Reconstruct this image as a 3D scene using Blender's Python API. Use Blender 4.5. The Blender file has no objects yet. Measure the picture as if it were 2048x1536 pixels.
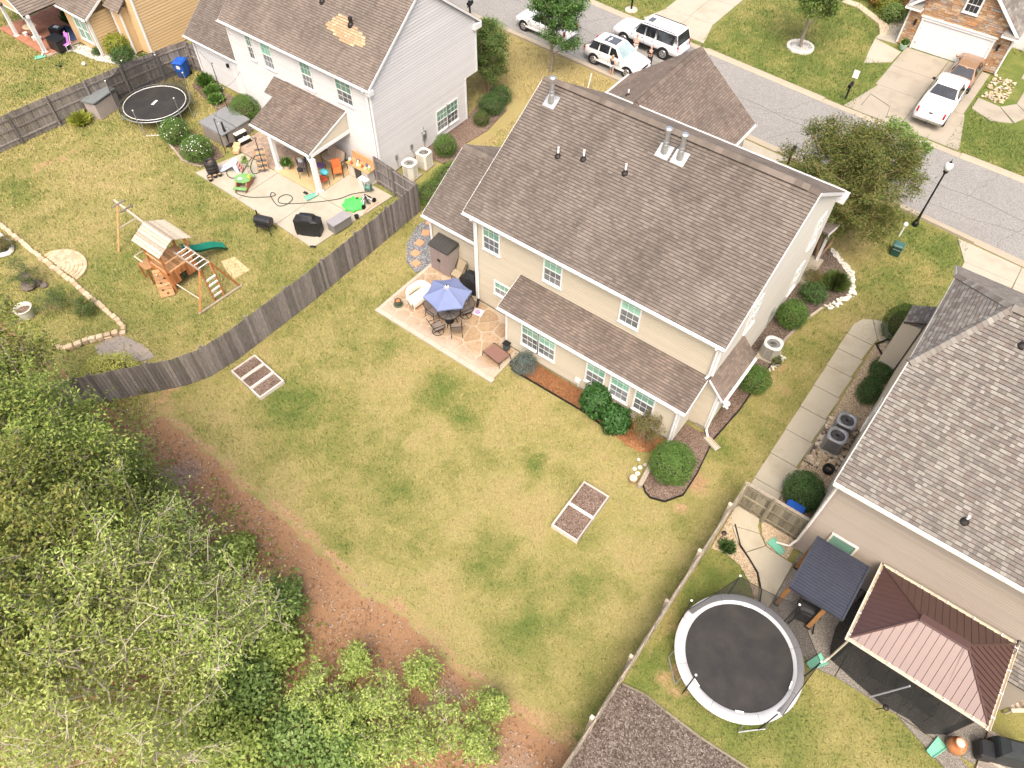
import bpy, math, random
import numpy as np
from mathutils import Vector, Matrix
R = random.Random(7)
NR = np.random.default_rng(11)
rad = math.radians
sc = bpy.context.scene
COL = sc.collection

# ---------------------------------------------------------------- camera, light, exposure
CAM = Vector((0, 0, 27.0))
cd = bpy.data.cameras.new('camera'); cam = bpy.data.objects.new('camera', cd); COL.objects.link(cam)
cd.sensor_width = 36.0; cd.lens = 25.725; cd.clip_start = 0.1; cd.clip_end = 3000
p_, r_, y_ = rad(53.13), rad(0.89), rad(-36.56)
fw = Vector((math.sin(y_)*math.cos(p_), math.cos(y_)*math.cos(p_), -math.sin(p_)))
rt = Vector((math.cos(y_), -math.sin(y_), 0)); up = rt.cross(fw)
rt2 = rt*math.cos(r_)+up*math.sin(r_); up2 = -rt*math.sin(r_)+up*math.cos(r_)
mw = Matrix((rt2, up2, -fw)).transposed().to_4x4(); mw.translation = CAM
cam.matrix_world = mw
sc.camera = cam

SUN_EL, SUN_AZ = 60, 148          # azimuth measured from +Y towards +X
w = bpy.data.worlds.new('World'); sc.world = w; w.use_nodes = True
nt = w.node_tree; bg = nt.nodes['Background']
sky = nt.nodes.new('ShaderNodeTexSky'); sky.sky_type = 'NISHITA'; sky.sun_disc = False
sky.sun_elevation = rad(SUN_EL); sky.sun_rotation = rad(SUN_AZ); sky.dust_density = 7.0; sky.air_density = 0.8; sky.ozone_density = 0.4
nt.links.new(sky.outputs[0], bg.inputs[0]); bg.inputs[1].default_value = 0.15
sl = bpy.data.lights.new('sun', 'SUN'); so = bpy.data.objects.new('sun', sl); COL.objects.link(so)
sl.energy = 1.05; sl.angle = rad(45); sl.color = (1.0, 0.95, 0.86)
so.location = (20, 10, 60)
sdir = Vector((math.sin(rad(SUN_AZ))*math.cos(rad(SUN_EL)), math.cos(rad(SUN_AZ))*math.cos(rad(SUN_EL)), math.sin(rad(SUN_EL))))
so.rotation_euler = sdir.to_track_quat('Z', 'Y').to_euler()
sc.view_settings.view_transform = 'Standard'; sc.view_settings.look = 'None'
sc.view_settings.exposure = 1.1; sc.view_settings.gamma = 1.0
sc.view_settings.use_curve_mapping = False

# ---------------------------------------------------------------- node helper
class NT:
    def __init__(s, name):
        s.m = bpy.data.materials.new(name); s.m.use_nodes = True
        s.t = s.m.node_tree; s.b = s.t.nodes['Principled BSDF']; s.out = s.t.nodes['Material Output']
        s.pos = s.n('ShaderNodeNewGeometry').outputs['Position']
        s.geo = s.pos.node
    def n(s, k): return s.t.nodes.new(k)
    def put(s, sock, v):
        if hasattr(v, 'is_linked'): s.t.links.new(v, sock)
        elif isinstance(v, (tuple, list)):
            sock.default_value = (*v, 1.0) if len(v) == 3 and len(sock.default_value) == 4 else v
        else: sock.default_value = v
    def noise(s, scale, detail=3, rough=.55, vec=None, dist=0):
        o = s.n('ShaderNodeTexNoise'); o.inputs['Scale'].default_value = scale; o.inputs['Detail'].default_value = detail
        o.inputs['Roughness'].default_value = rough; o.inputs['Distortion'].default_value = dist
        s.t.links.new(vec or s.pos, o.inputs['Vector']); return o.outputs['Fac']
    def vor(s, scale, feature='F1', out='Distance', vec=None):
        o = s.n('ShaderNodeTexVoronoi'); o.feature = feature; o.inputs['Scale'].default_value = scale
        s.t.links.new(vec or s.pos, o.inputs['Vector']); return o.outputs[out]
    def scalev(s, v):
        o = s.n('ShaderNodeVectorMath'); o.operation = 'MULTIPLY'; s.t.links.new(s.pos, o.inputs[0]); o.inputs[1].default_value = v
        return o.outputs[0]
    def ramp(s, fac, stops, interp='LINEAR'):
        o = s.n('ShaderNodeValToRGB'); o.color_ramp.interpolation = interp
        e = o.color_ramp.elements
        while len(e) < len(stops): e.new(0.5)
        for i, (p, c) in enumerate(stops):
            e[i].position = p; e[i].color = (*c, 1) if isinstance(c, (tuple, list)) else (c, c, c, 1)
        s.put(o.inputs[0], fac); return o.outputs[0]
    def mix(s, fac, a, b, mode='MIX'):
        o = s.n('ShaderNodeMix'); o.data_type = 'RGBA'; o.blend_type = mode
        s.put(o.inputs[0], fac); s.put(o.inputs[6], a); s.put(o.inputs[7], b); return o.outputs[2]
    def math(s, op, a, b=0.0, clamp=False):
        o = s.n('ShaderNodeMath'); o.operation = op; o.use_clamp = clamp
        s.put(o.inputs[0], a); s.put(o.inputs[1], b); return o.outputs[0]
    def attr(s, name):
        o = s.n('ShaderNodeAttribute'); o.attribute_name = name; return o.outputs['Fac']
    def island(s):                       # a random number per piece, joined or single
        a = s.geo.outputs['Random Per Island']; b = s.n('ShaderNodeObjectInfo').outputs['Random']
        return s.math('FRACT', s.math('ADD', a, b))
    def bump(s, h, strength=.4, dist=.02):
        o = s.n('ShaderNodeBump'); o.inputs['Strength'].default_value = strength; o.inputs['Distance'].default_value = dist
        s.put(o.inputs['Height'], h); s.t.links.new(o.outputs[0], s.b.inputs['Normal']); return o
    def fin(s, col, rough=.8, spec=.3, metal=0.):
        s.put(s.b.inputs['Base Color'], col); s.put(s.b.inputs['Roughness'], rough)
        s.b.inputs['Specular IOR Level'].default_value = spec; s.b.inputs['Metallic'].default_value = metal
        return s.m

MATS = {}
def P(name, col, rough=.6, var=.12, scale=3., fine=30., metal=0., spec=.3, bump=0., dirt=None):
    """painted / plastic / metal / cloth: base colour with cloudy wear and fine grain"""
    if name in MATS: return MATS[name]
    t = NT(name)
    a = t.noise(scale, 4); b = t.noise(fine, 2)
    f = t.math('ADD', t.math('MULTIPLY', a, .65), t.math('MULTIPLY', b, .35))
    lo = tuple(c*(1-var) for c in col); hi = tuple(min(1, c*(1+var)) for c in col)
    c = t.ramp(f, [(.3, lo), (.7, hi)])
    if dirt:
        c = t.mix(t.ramp(t.noise(scale*1.7, 5, .65), [(.52, 0.), (.75, .7)]), c, dirt)
    if bump: t.bump(t.noise(fine, 3), bump, .01)
    MATS[name] = t.fin(c, rough, spec, metal); return MATS[name]

# ---------------------------------------------------------------- mesh builder
def mesh_of(name, v, f, mat=None, smooth=False):
    me = bpy.data.meshes.new(name); me.from_pydata([tuple(p) for p in v], [], f)
    if mat: me.materials.append(mat)
    if smooth: me.polygons.foreach_set('use_smooth', [True]*len(me.polygons))
    me.update(); return me
def link(name, me, parent=None, loc=None):
    o = bpy.data.objects.new(name, me); COL.objects.link(o)
    if parent: o.parent = parent
    if loc is not None: o.location = loc
    return o
class MB:
    def __init__(s): s.v = []; s.f = []
    def add(s, v, f):
        k = len(s.v); s.v += [tuple(p) for p in v]; s.f += [tuple(i+k for i in q) for q in f]; return s
    def box(s, c, d, rz=0, ry=0, rx=0, taper=1.0):
        x, y, z = (q/2 for q in d); vs = []
        m = Matrix.Rotation(rz, 3, 'Z') @ Matrix.Rotation(ry, 3, 'Y') @ Matrix.Rotation(rx, 3, 'X')
        for a, b, e in ((-1,-1,-1),(1,-1,-1),(1,1,-1),(-1,1,-1),(-1,-1,1),(1,-1,1),(1,1,1),(-1,1,1)):
            k = taper if e > 0 else 1
            vs.append(m @ Vector((a*x*k, b*y*k, e*z)) + Vector(c))
        return s.add(vs, [(3,2,1,0),(4,5,6,7),(0,1,5,4),(1,2,6,5),(2,3,7,6),(3,0,4,7)])
    def bbox(s, c, d, b=.02, rz=0):          # box with chamfered upright and top edges
        x, y, z = d[0]/2, d[1]/2, d[2]/2; b = min(b, x*.9, y*.9, z*.9)
        def ring(xx, yy, zz, k):
            return [(-xx+k,-yy,zz),(xx-k,-yy,zz),(xx,-yy+k,zz),(xx,yy-k,zz),(xx-k,yy,zz),(-xx+k,yy,zz),(-xx,yy-k,zz),(-xx,-yy+k,zz)]
        vs = ring(x,y,-z,b)+ring(x,y,z-b,b)+ring(x-b,y-b,z,b*.6)
        m = Matrix.Rotation(rz, 3, 'Z'); vs = [m @ Vector(p)+Vector(c) for p in vs]
        fs = [tuple(range(7,-1,-1)), tuple(range(16,24))]
        for k in (0,8):
            for i in range(8): fs.append((k+i, k+(i+1)%8, k+8+(i+1)%8, k+8+i))
        return s.add(vs, fs)
    def tube(s, pts, r, n=8, closed=False):
        pts = [Vector(p) for p in pts]; N = len(pts); rs = r if isinstance(r, (list, tuple)) else [r]*N
        vs = []; prev = None
        for i, p in enumerate(pts):
            a = pts[i-1] if (i > 0 or closed) else p; b = pts[(i+1) % N] if (i < N-1 or closed) else p
            t = (b-a).normalized() if (b-a).length > 1e-9 else Vector((0,0,1))
            if prev is None:
                u = t.cross(Vector((0,0,1))); u = u.normalized() if u.length > 1e-4 else Vector((1,0,0))
            else:
                u = prev - t*prev.dot(t); u = u.normalized() if u.length > 1e-6 else Vector((1,0,0))
            prev = u; q = t.cross(u)
            for k in range(n):
                an = 2*math.pi*k/n; vs.append(p+(u*math.cos(an)+q*math.sin(an))*rs[i])
        fs = []
        for i in range(N if closed else N-1):
            for k in range(n):
                j = (i+1) % N; fs.append((i*n+k, i*n+(k+1)%n, j*n+(k+1)%n, j*n+k))
        if not closed: fs += [tuple(range(n-1,-1,-1)), tuple(range((N-1)*n, N*n))]
        return s.add(vs, fs)
    def cyl(s, c, r, h, n=16, r2=None):
        return s.lathe(c, [(r, 0), (r if r2 is None else r2, h)], n)
    def lathe(s, c, prof, n=16, cap=True, sy=1.0, rot=None):
        vs = []; m = rot or Matrix.Identity(3)
        for r, z in prof:
            for k in range(n):
                a = 2*math.pi*k/n; vs.append(m @ Vector((r*math.cos(a), r*sy*math.sin(a), z))+Vector(c))
        fs = []
        for i in range(len(prof)-1):
            for k in range(n): fs.append((i*n+k, i*n+(k+1)%n, (i+1)*n+(k+1)%n, (i+1)*n+k))
        if cap: fs += [tuple(range(n-1,-1,-1)), tuple(range((len(prof)-1)*n, len(prof)*n))]
        return s.add(vs, fs)
    def prism(s, poly, z0, z1):              # poly: xy points counter-clockwise
        n = len(poly); vs = [(x,y,z0) for x,y in poly]+[(x,y,z1) for x,y in poly]
        return s.add(vs, [tuple(range(n-1,-1,-1)), tuple(range(n,2*n))]+[(i,(i+1)%n,n+(i+1)%n,n+i) for i in range(n)])
    def plate(s, pts, th):                   # flat polygon in space given thickness behind its front face
        pts = [Vector(p) for p in pts]; nn = Vector((0,0,0)); n = len(pts)
        for i in range(n): nn += pts[i].cross(pts[(i+1)%n])
        nn.normalize(); vs = pts+[p-nn*th for p in pts]
        return s.add(vs, [tuple(range(n)), tuple(range(2*n-1,n-1,-1))]+[(i,n+i,n+(i+1)%n,(i+1)%n) for i in range(n)])
    def ball(s, c, r, n=12, m=7, sz=1.0):
        prof = [(r*math.sin(math.pi*(i+.02)/(m-.96+1e-9)) if 0 < i < m else r*.04, -r*sz*math.cos(math.pi*i/m)) for i in range(m+1)]
        prof = [(max(.03*r, r*math.sin(math.pi*i/m)), -r*sz*math.cos(math.pi*i/m)) for i in range(m+1)]
        return s.lathe(c, prof, n)
    def obj(s, name, mat, parent=None, smooth=False, loc=None, off=None):
        v = s.v
        if off is not None: v = [(p[0]-off[0], p[1]-off[1], p[2]-off[2]) for p in v]
        return link(name, mesh_of(name, v, s.f, mat, smooth), parent, loc)

LOC = {}
def thing(name, label, cat, loc=(0,0,0), rz=0, group=None):
    o = bpy.data.objects.new(name, None); COL.objects.link(o)
    loc = (loc[0], loc[1], loc[2] if len(loc) > 2 else 0.)
    o.location = loc; o.rotation_euler = (0,0,rz); o.empty_display_size = .3
    LOC[o.name] = loc; return tag(o, label, cat, group)
def tag(o, label=None, cat=None, group=None, kind=None):
    if label: o['label'] = label
    if cat: o['category'] = cat
    if group: o['group'] = group
    if kind: o['kind'] = kind
    return o
def struct(o): o['kind'] = 'structure'; return o
def dup(root, loc, rz=0, label=None, group=None):
    def cp(o, par):
        c = o.copy(); COL.objects.link(c)
        if par: c.parent = par
        for ch in list(o.children): cp(ch, c)
        return c
    r = cp(root, None); r.location = (loc[0], loc[1], loc[2] if len(loc) > 2 else 0.); r.rotation_euler = (0,0,rz)
    LOC[r.name] = tuple(r.location)
    if label: r['label'] = label
    if group: r['group'] = group
    return r
def wpart(root, name, mb, mat, parent=None, smooth=False):
    """part given in world coordinates of an unrotated thing"""
    return mb.obj(name, mat, parent or root, smooth, off=LOC[root.name])

# ---------------------------------------------------------------- pieces (boards, tabs, stones, pickets ...)
CACHE = {}; COUNT = {}
def pieces(root, parent, name, items, mat, limit=300, off=None):
    """items: list of (verts, faces[, mat]); the nearest ones become objects, the rest one joined part"""
    off = Vector(off if off is not None else LOC.get(root.name, (0,0,0)))
    its = []
    for it in items:
        v = [Vector(p) for p in it[0]]; c = sum(v, Vector())/len(v)
        its.append(((c-CAM).length, c, v, it[1], it[2] if len(it) > 2 else mat))
    its.sort(key=lambda a: a[0])
    key = (root.name, name); left = max(0, limit-COUNT.get(key, 0))
    COUNT[key] = COUNT.get(key, 0)+min(left, len(its))
    for d, c, v, f, m in its[:left]:
        loc = [p-c for p in v]
        k = (name, m.name, tuple(round(q, 3) for p in loc for q in p), tuple(f))
        me = CACHE.get(k)
        if me is None: me = CACHE[k] = mesh_of(name, loc, f, m)
        link(name, me, parent, c-off)
    if len(its) > left:
        mb = MB()
        for d, c, v, f, m in its[left:]: mb.add(v, f)
        o = mb.obj(name+'_field', mat, parent, off=off); o['kind'] = 'stuff'
def clip(poly, a, b, c):                     # keep a*u+b*v <= c
    out = []
    for i in range(len(poly)):
        p, q = poly[i-1], poly[i]; dp = a*p[0]+b*p[1]-c; dq = a*q[0]+b*q[1]-c
        if (dp <= 0) != (dq <= 0):
            t = dp/(dp-dq); out.append((p[0]+(q[0]-p[0])*t, p[1]+(q[1]-p[1])*t))
        if dq <= 0: out.append(q)
    return out
def area(p): return .5*sum(p[i-1][0]*p[i][1]-p[i][0]*p[i-1][1] for i in range(len(p)))
def frame(pts, u=None):
    """origin, u (level), v (up the plane), n for a planar polygon counter-clockwise from outside"""
    pts = [Vector(p) for p in pts]; n = Vector((0,0,0))
    for i in range(len(pts)): n += pts[i-1].cross(pts[i])
    n.normalize()
    if u is None:
        u = Vector((0,0,1)).cross(n); u = u.normalized() if u.length > 1e-5 else Vector((1,0,0))
    else: u = Vector(u).normalized()
    v = n.cross(u); o = pts[0]
    return o, u, v, n, [((p-o).dot(u), (p-o).dot(v)) for p in pts]
def lapped(pts, course, tab=None, proud=.016, thin=.004, gap=0.0, stagger=True, jitter=0., mats=None, u=None, v0=None, vgap=.026):
    """overlapping rows (siding boards, shingle tabs) clipped to a convex planar polygon"""
    o, u, v, n, p2 = frame(pts, u); its = []
    va = min(q[1] for q in p2) if v0 is None else v0; vb = max(q[1] for q in p2); ua = min(q[0] for q in p2); ub = max(q[0] for q in p2)
    k = 0
    while va+k*course < vb-.01:
        a, b = va+k*course, va+(k+1)*course
        row = clip(clip(p2, 0, -1, -a), 0, 1, b-vgap)  # row cut short: dark backing in the gap stands in for lap shade
        if len(row) >= 3:
            cells = []
            if tab:
                s = ua-R.random()*tab if stagger else ua
                while s < ub:
                    wv = tab*(1+R.uniform(-jitter, jitter)); cells.append((s+gap, s+wv)); s += wv
            else: cells = [(ua-1, ub+1)]
            for c0, c1 in cells:
                q = clip(clip(row, -1, 0, -c0), 1, 0, c1)
                if len(q) < 3 or abs(area(q)) < .0015: continue
                if area(q) < 0: q = q[::-1]
                m = len(q); jz = R.uniform(0, .003) if tab else 0
                vs = [o+u*x+v*y+n*(proud+jz-(proud-thin)*(y-a)/course) for x, y in q]+[o+u*x+v*y+n*.0005 for x, y in q]
                fs = [tuple(range(m))]+[(i, m+i, m+(i+1)%m, (i+1)%m) for i in range(m)]
                its.append((vs, fs) if not mats else (vs, fs, R.choice(mats)))
        k += 1
    return its

# ---------------------------------------------------------------- materials
def shingle_mat(name, cols, stain=.25, streak=None):
    t = NT(name); i = t.island()
    c = t.ramp(i, [(k/(len(cols)-1) if len(cols) > 1 else 0, q) for k, q in enumerate(cols)])
    g = t.noise(120, 2); c = t.mix(.55, c, t.ramp(g, [(.3, .35), (.7, .95)]), 'OVERLAY')
    st = t.ramp(t.math('ADD', t.math('MULTIPLY', t.noise(.55, 5, .6), .5), t.math('MULTIPLY', t.noise(1.0, 5, .65, t.scalev((1.3, .18, .18))), .5)), [(.38, 1-stain), (.62, 1+stain*.5)])
    c = t.mix(1.0, c, st, 'MULTIPLY')
    t.bump(g, .35, .008); MATS[name] = t.fin(c, .9, .2); return MATS[name]
SH_MAIN = shingle_mat('shingle_brown', [(.11,.09,.073),(.135,.112,.092),(.16,.135,.112),(.122,.10,.084),(.148,.123,.10)])
SH_TAN = shingle_mat('shingle_tan_brown', [(.145,.115,.092),(.12,.095,.077),(.17,.137,.11),(.135,.105,.088),(.19,.145,.115)])
SH_LEFT = shingle_mat('shingle_weathered', [(.135,.108,.088),(.16,.13,.105),(.18,.147,.12),(.15,.122,.10)])
SH_GREY = shingle_mat('shingle_grey_blend', [(.165,.152,.132),(.115,.102,.088),(.20,.187,.162),(.145,.118,.10),(.125,.11,.098),(.225,.212,.185),(.155,.137,.113)], .12)
SH_BARE = shingle_mat('shingle_patch', [(.40,.27,.145),(.33,.215,.12),(.46,.33,.19),(.22,.155,.105)], .1)
ROOFDECK = P('roof_felt', (.07,.06,.055), .95)
def siding_mat(name, c, var=.05):
    t = NT(name); i = t.island()
    k = t.ramp(i, [(0, tuple(q*(1-var) for q in c)), (1, tuple(q*(1+var*.6) for q in c))])
    k = t.mix(t.ramp(t.noise(.9, 5, .65), [(.45, 0.), (.8, .16)]), k, tuple(q*.72 for q in c))
    MATS[name] = t.fin(k, .55, .35); return MATS[name]
SD_CREAM = siding_mat('cream_vinyl', (.49,.435,.335)); SD_PALE = siding_mat('pale_vinyl', (.60,.575,.51))
SD_WHITE = siding_mat('white_vinyl', (.63,.615,.60)); SD_TAN = siding_mat('taupe_vinyl', (.355,.305,.25))
SD_GOLD = siding_mat('golden_vinyl', (.60,.43,.235)); SD_BEIGE = siding_mat('beige_vinyl', (.56,.50,.40))
WHITE = P('white_trim', (.70,.695,.68), .45, .04); OFFW = P('cream_trim', (.74,.70,.62), .5, .06, dirt=(.4,.33,.25))
GUTTER = P('white_gutter', (.76,.76,.74), .4, .06, dirt=(.45,.42,.38))
def glass(name, c, c2):
    t = NT(name); k = t.ramp(t.noise(1.6, 3), [(.35, c), (.7, c2)]); k = t.mix(1.0, k, t.ramp(t.n('ShaderNodeObjectInfo').outputs['Random'], [(0, .6), (1, 1.3)]), 'MULTIPLY'); return t.fin(k, .08, .8)
GL_UP = glass('window_glass_green_glare', (.17,.36,.27), (.27,.46,.36)); GL_LO = glass('window_screen', (.12,.135,.135), (.24,.25,.25))  # upper panes: green reflected glare painted into the glass colour
GL_DK = glass('dark_glass', (.012,.014,.016), (.03,.035,.04)); GL_CAR = glass('windscreen_glass', (.20,.27,.27), (.33,.40,.39))
def conc(name, c, stain=(.30,.26,.20), amt=.5, sc1=.8, fine=55):
    t = NT(name); a = t.noise(sc1, 6, .65); f = t.noise(fine, 3, .6)
    k = t.ramp(f, [(.3, tuple(q*.84 for q in c)), (.7, tuple(min(1,q*1.12) for q in c))])
    k = t.mix(t.ramp(a, [(.48, 0.), (.72, amt)]), k, stain); t.bump(f, .25, .006)
    MATS[name] = t.fin(k, .9, .2); return MATS[name]
CONC = conc('concrete', (.34,.30,.235), (.20,.17,.125)); CONC_L = conc('pale_concrete', (.40,.36,.285), (.27,.215,.135), .45)
KERB = conc('kerb_concrete', (.37,.315,.235)); PATHC = conc('path_concrete', (.40,.36,.275), (.28,.225,.15), .5)
def aggregate(name, cols, scale=38, rough=.85):
    t = NT(name); v = t.vor(scale, 'F1', 'Color'); s = t.n('ShaderNodeSeparateColor'); t.put(s.inputs[0], v)
    k = t.ramp(s.outputs[0], [(i/(len(cols)-1), q) for i, q in enumerate(cols)])
    d = t.vor(scale, 'F1', 'Distance'); k = t.mix(t.ramp(d, [(.25, 0.), (.7, .75)]), k, tuple(q*.25 for q in cols[0]))
    k = t.mix(t.ramp(t.noise(1.2, 4), [(.45, 0.), (.75, .3)]), k, tuple(q*.6 for q in cols[1]))
    t.bump(t.math('SUBTRACT', 1.0, d), .7, .02); MATS[name] = t.fin(k, rough, .3); return MATS[name]
AGG = aggregate('exposed_aggregate', [(.25,.22,.18),(.36,.325,.28),(.19,.165,.135),(.46,.425,.37)], 42)
PEA = aggregate('pea_gravel', [(.42,.31,.19),(.55,.43,.28),(.34,.24,.16),(.62,.52,.38)], 26)
GREYG = aggregate('grey_gravel', [(.16,.165,.17),(.30,.30,.30),(.10,.105,.11),(.40,.40,.39)], 22)
WHITEG = aggregate('white_gravel', [(.62,.60,.55),(.75,.73,.68),(.45,.43,.40)], 22)
def mulch(name, cols, scale=22):
    t = NT(name); v = t.scalev((1.0, 2.6, 1.0)); a = t.noise(scale, 5, .75, v, 1.2); b = t.vor(scale*1.4, 'F1', 'Color')
    s = t.n('ShaderNodeSeparateColor'); t.put(s.inputs[0], b)
    f = t.math('ADD', t.math('MULTIPLY', a, .6), t.math('MULTIPLY', s.outputs[0], .4))
    k = t.ramp(f, [(.28+.44*i/(len(cols)-1), q) for i, q in enumerate(cols)])
    k = t.mix(t.ramp(t.noise(.8, 4), [(.4, 0.), (.7, .45)]), k, cols[0]); t.bump(a, .9, .04)
    MATS[name] = t.fin(k, .95, .15); return MATS[name]
STRAW = mulch('pine_straw', [(.15,.06,.025),(.30,.13,.055),(.40,.19,.08),(.50,.30,.16)])
MULCH = mulch('bark_mulch', [(.055,.038,.03),(.12,.085,.065),(.19,.14,.11),(.30,.25,.21)])
MULCHG = mulch('grey_mulch', [(.06,.043,.034),(.115,.088,.07),(.165,.13,.107),(.27,.235,.205)], 13)
SOIL = mulch('garden_soil', [(.07,.042,.03),(.15,.10,.075),(.24,.17,.13),(.36,.29,.24)], 26)
def asphalt():
    t = NT('asphalt'); f = t.vor(34, 'F1', 'Color'); s = t.n('ShaderNodeSeparateColor'); t.put(s.inputs[0], f)
    k = t.ramp(s.outputs[0], [(0, (.165,.158,.145)), (.5, (.235,.225,.208)), (1, (.34,.325,.30))])
    k = t.mix(t.ramp(t.noise(.35, 6, .6), [(.4, 0.), (.75, .35)]), k, (.19,.18,.165))
    t.bump(s.outputs[0], .3, .01); return t.fin(k, .9, .2)
ASPH = asphalt()
def wood(name, c, var=.25, rough=.8):
    t = NT(name); i = t.island(); v = t.noise(5, 5, .6, t.scalev((3, 3, .6)), .6)
    k = t.ramp(v, [(.3, tuple(q*(1-var) for q in c)), (.7, tuple(q*(1+var) for q in c))])
    k = t.mix(1.0, k, t.ramp(i, [(0, .62), (1, 1.25)]), 'MULTIPLY'); t.bump(v, .3, .01)
    MATS[name] = t.fin(k, rough, .2); return MATS[name]
W_GREY = wood('weathered_wood', (.205,.182,.168)); W_OLD = wood('old_wood', (.21,.185,.13)); W_PALE = wood('silvered_wood', (.46,.39,.30))
W_CEDAR = wood('stained_cedar', (.43,.175,.065)); W_CED2 = wood('cedar_planks', (.48,.27,.13)); W_POST = wood('pergola_post', (.30,.155,.06)); W_DECK = wood('deck_board', (.34,.29,.235))
W_WHITE = wood('whitewashed_wood', (.60,.53,.46), .12)
BLACK = P('black_plastic', (.012,.012,.013), .45); RUBBER = P('rubber', (.018,.018,.018), .8); DKMET = P('dark_metal', (.035,.03,.028), .45, .2, metal=.4)
STEEL = P('galvanised', (.50,.51,.51), .38, .12, metal=.75); WPLAS = P('white_plastic', (.74,.73,.70), .4, .04)
TAUPE = P('taupe_resin', (.27,.215,.20), .6, .1); TAUPEL = P('grey_taupe_resin', (.36,.31,.285), .6, .08)
BLUEBIN = P('blue_plastic', (.02,.10,.42), .4, .12); GREENP = P('green_plastic', (.015,.20,.13), .35, .15); LIME = P('lime_plastic', (.08,.62,.10), .4, .1)
SPLASH = P('splash_block_green', (.16,.42,.30), .6, .12, dirt=(.2,.3,.2)); TERRA = P('terracotta', (.42,.16,.06), .7, .25, dirt=(.5,.35,.22))
BRONZE = P('brown_sling', (.17,.105,.075), .8, .12, fine=90); SLING = P('grey_brown_sling', (.21,.17,.14), .8, .1, fine=90)
ORANGE = P('orange_cushion', (.55,.15,.045), .85, .15); PURPLE = P('purple_cloth', (.42,.16,.48), .8, .15); NAVY = P('navy_cushion', (.035,.045,.10), .85, .2)
COVER = P('black_vinyl_cover', (.02,.02,.021), .38, .3, scale=6, bump=.2); CREAMW = P('white_wicker', (.72,.68,.58), .75, .08, fine=70, bump=.4)
CARW = P('white_car_paint', (.80,.80,.80), .16, .02, spec=.6); CARTAN = P('tan_car_paint', (.33,.205,.125), .25, .05, metal=.3, spec=.6)
ALLOY = P('alloy_wheel', (.50,.50,.50), .3, .06, metal=.8); RED = P('red_lens', (.35,.02,.02), .25); LENS = P('clear_lens', (.62,.65,.66), .1, spec=.8)
CHROME = P('chrome', (.6,.6,.6), .2, .04, metal=.9)
SKIN = P('skin', (.55,.33,.235), .6, .06)

# ---------------------------------------------------------------- ground with lawn tones as it grows there
BANKL = np.array([(-60,6.2),(-34,5.9),(-24.7,5.75),(-22.9,5.7),(-20.9,5.55),(-19.3,5.6),(-17.9,5.4),(-15.8,5.55),(-13.9,5.3),(-12.6,5.3),(-10.9,5.1),(-9,5.4),(-7.6,5.45),(-6,5.2),(-4.4,5.2),(-2.9,5.3),(-1.2,5.45),(-1.05,5.4)])
def vnoise(x, y, s, seed=0):
    xi = x*s+seed*17.3; yi = y*s-seed*9.1
    x0 = np.floor(xi); y0 = np.floor(yi); fx = xi-x0; fy = yi-y0
    fx = fx*fx*(3-2*fx); fy = fy*fy*(3-2*fy)
    h = lambda a, b: np.modf(np.abs(np.sin(a*127.1+b*311.7+seed*74.7)*43758.5453))[0]
    return (h(x0,y0)*(1-fx)+h(x0+1,y0)*fx)*(1-fy)+(h(x0,y0+1)*(1-fx)+h(x0+1,y0+1)*fx)*fy
def fbm(x, y, s, seed=0): return .5*vnoise(x,y,s,seed)+.3*vnoise(x,y,s*2.1,seed+1)+.2*vnoise(x,y,s*4.3,seed+2)
GREEN = [(-18.06,13.81)+(.9,.5),(-14.34,13.90)+(1.0,.8),(-13.83,13.93)+(.6,.4),(-8.71,13.66)+(.5,.8),(-19.18,9.45)+(1.3,.7),(-15.61,9.04)+(1.5,.5),(-12.42,13.29)+(.5,.7),(-3.60,10.03)+(.6,.7),(-4.21,10.43)+(.5,.5),(-6.85,8.66)+(1.4,.5),(-4.42,8.56)+(1.2,.4),(-8.31,9.24)+(1.0,.4),(-11.93,9.12)+(1.4,.4),
  (-23.47,12.42)+(2.,.3),(-22.72,16.49)+(2.,.25),(-13.73,10.48)+(.9,.3),(-4.39,6.96)+(1.,.3),(-15.38,7.35)+(.8,.3),(-5.14,12.35)+(.8,.2),(-3.35,19.12)+(1.2,.35),(-3.29,21.89)+(1.,.2),(-1.96,23.27)+(.8,.3),(-0.40,33.81)+(1.5,.4),(0.25,38.18)+(1.5,.6),(-1.64,32.85)+(1.,.2),
  (-37.66,7.72)+(1.5,.25),(-42.45,9.71)+(1.5,.35),(-29.83,15.29)+(2.,.25),(-27.92,8.98)+(1.8,.3),(-30.42,7.04)+(2.,.35),(-52.43,19.26)+(1.5,.3),(-31.81,9.44)+(1.5,.2),(3.24,9.63)+(1.2,.3),(-0.26,9.90)+(1.1,.5),(-0.16,13.54)+(.7,.6),(4.67,10.52)+(1.5,.3),
  (-16.76,50.27)+(3.,.3),(-9.23,51.66)+(3.,.3),(-0.34,50.59)+(4.,.3)]
DRY = [(-16.60,13.61)+(1.6,.35),(-10.38,15.38)+(1.8,.3),(-9.99,10.03)+(1.2,.3),(-15.14,11.37)+(1.2,.25),(-7.85,11.96)+(1.2,.25),(-3.57,12.47)+(1.5,.3),(-5.84,15.31)+(1.,.3),(-7.74,6.73)+(1.5,.25),(-3.24,7.84)+(1.5,.25),(-15.35,6.20)+(1.2,.35),(-19.98,6.97)+(1.2,.35),
  (-41.07,14.26)+(3.,.2),(-40.46,11.26)+(2.,.2),(-26.43,36.58)+(2.5,.5),(-25.38,33.03)+(2.,.5),(-24.65,29.58)+(1.5,.5),(-24.60,38.02)+(2.,.45),(-3.12,34.55)+(2.,.45),(-4.45,35.03)+(1.5,.5),(-7.40,28.37)+(1,.3),(-1.84,30.02)+(1.3,.4),(-4.72,38.56)+(2.,.3)]
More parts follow.
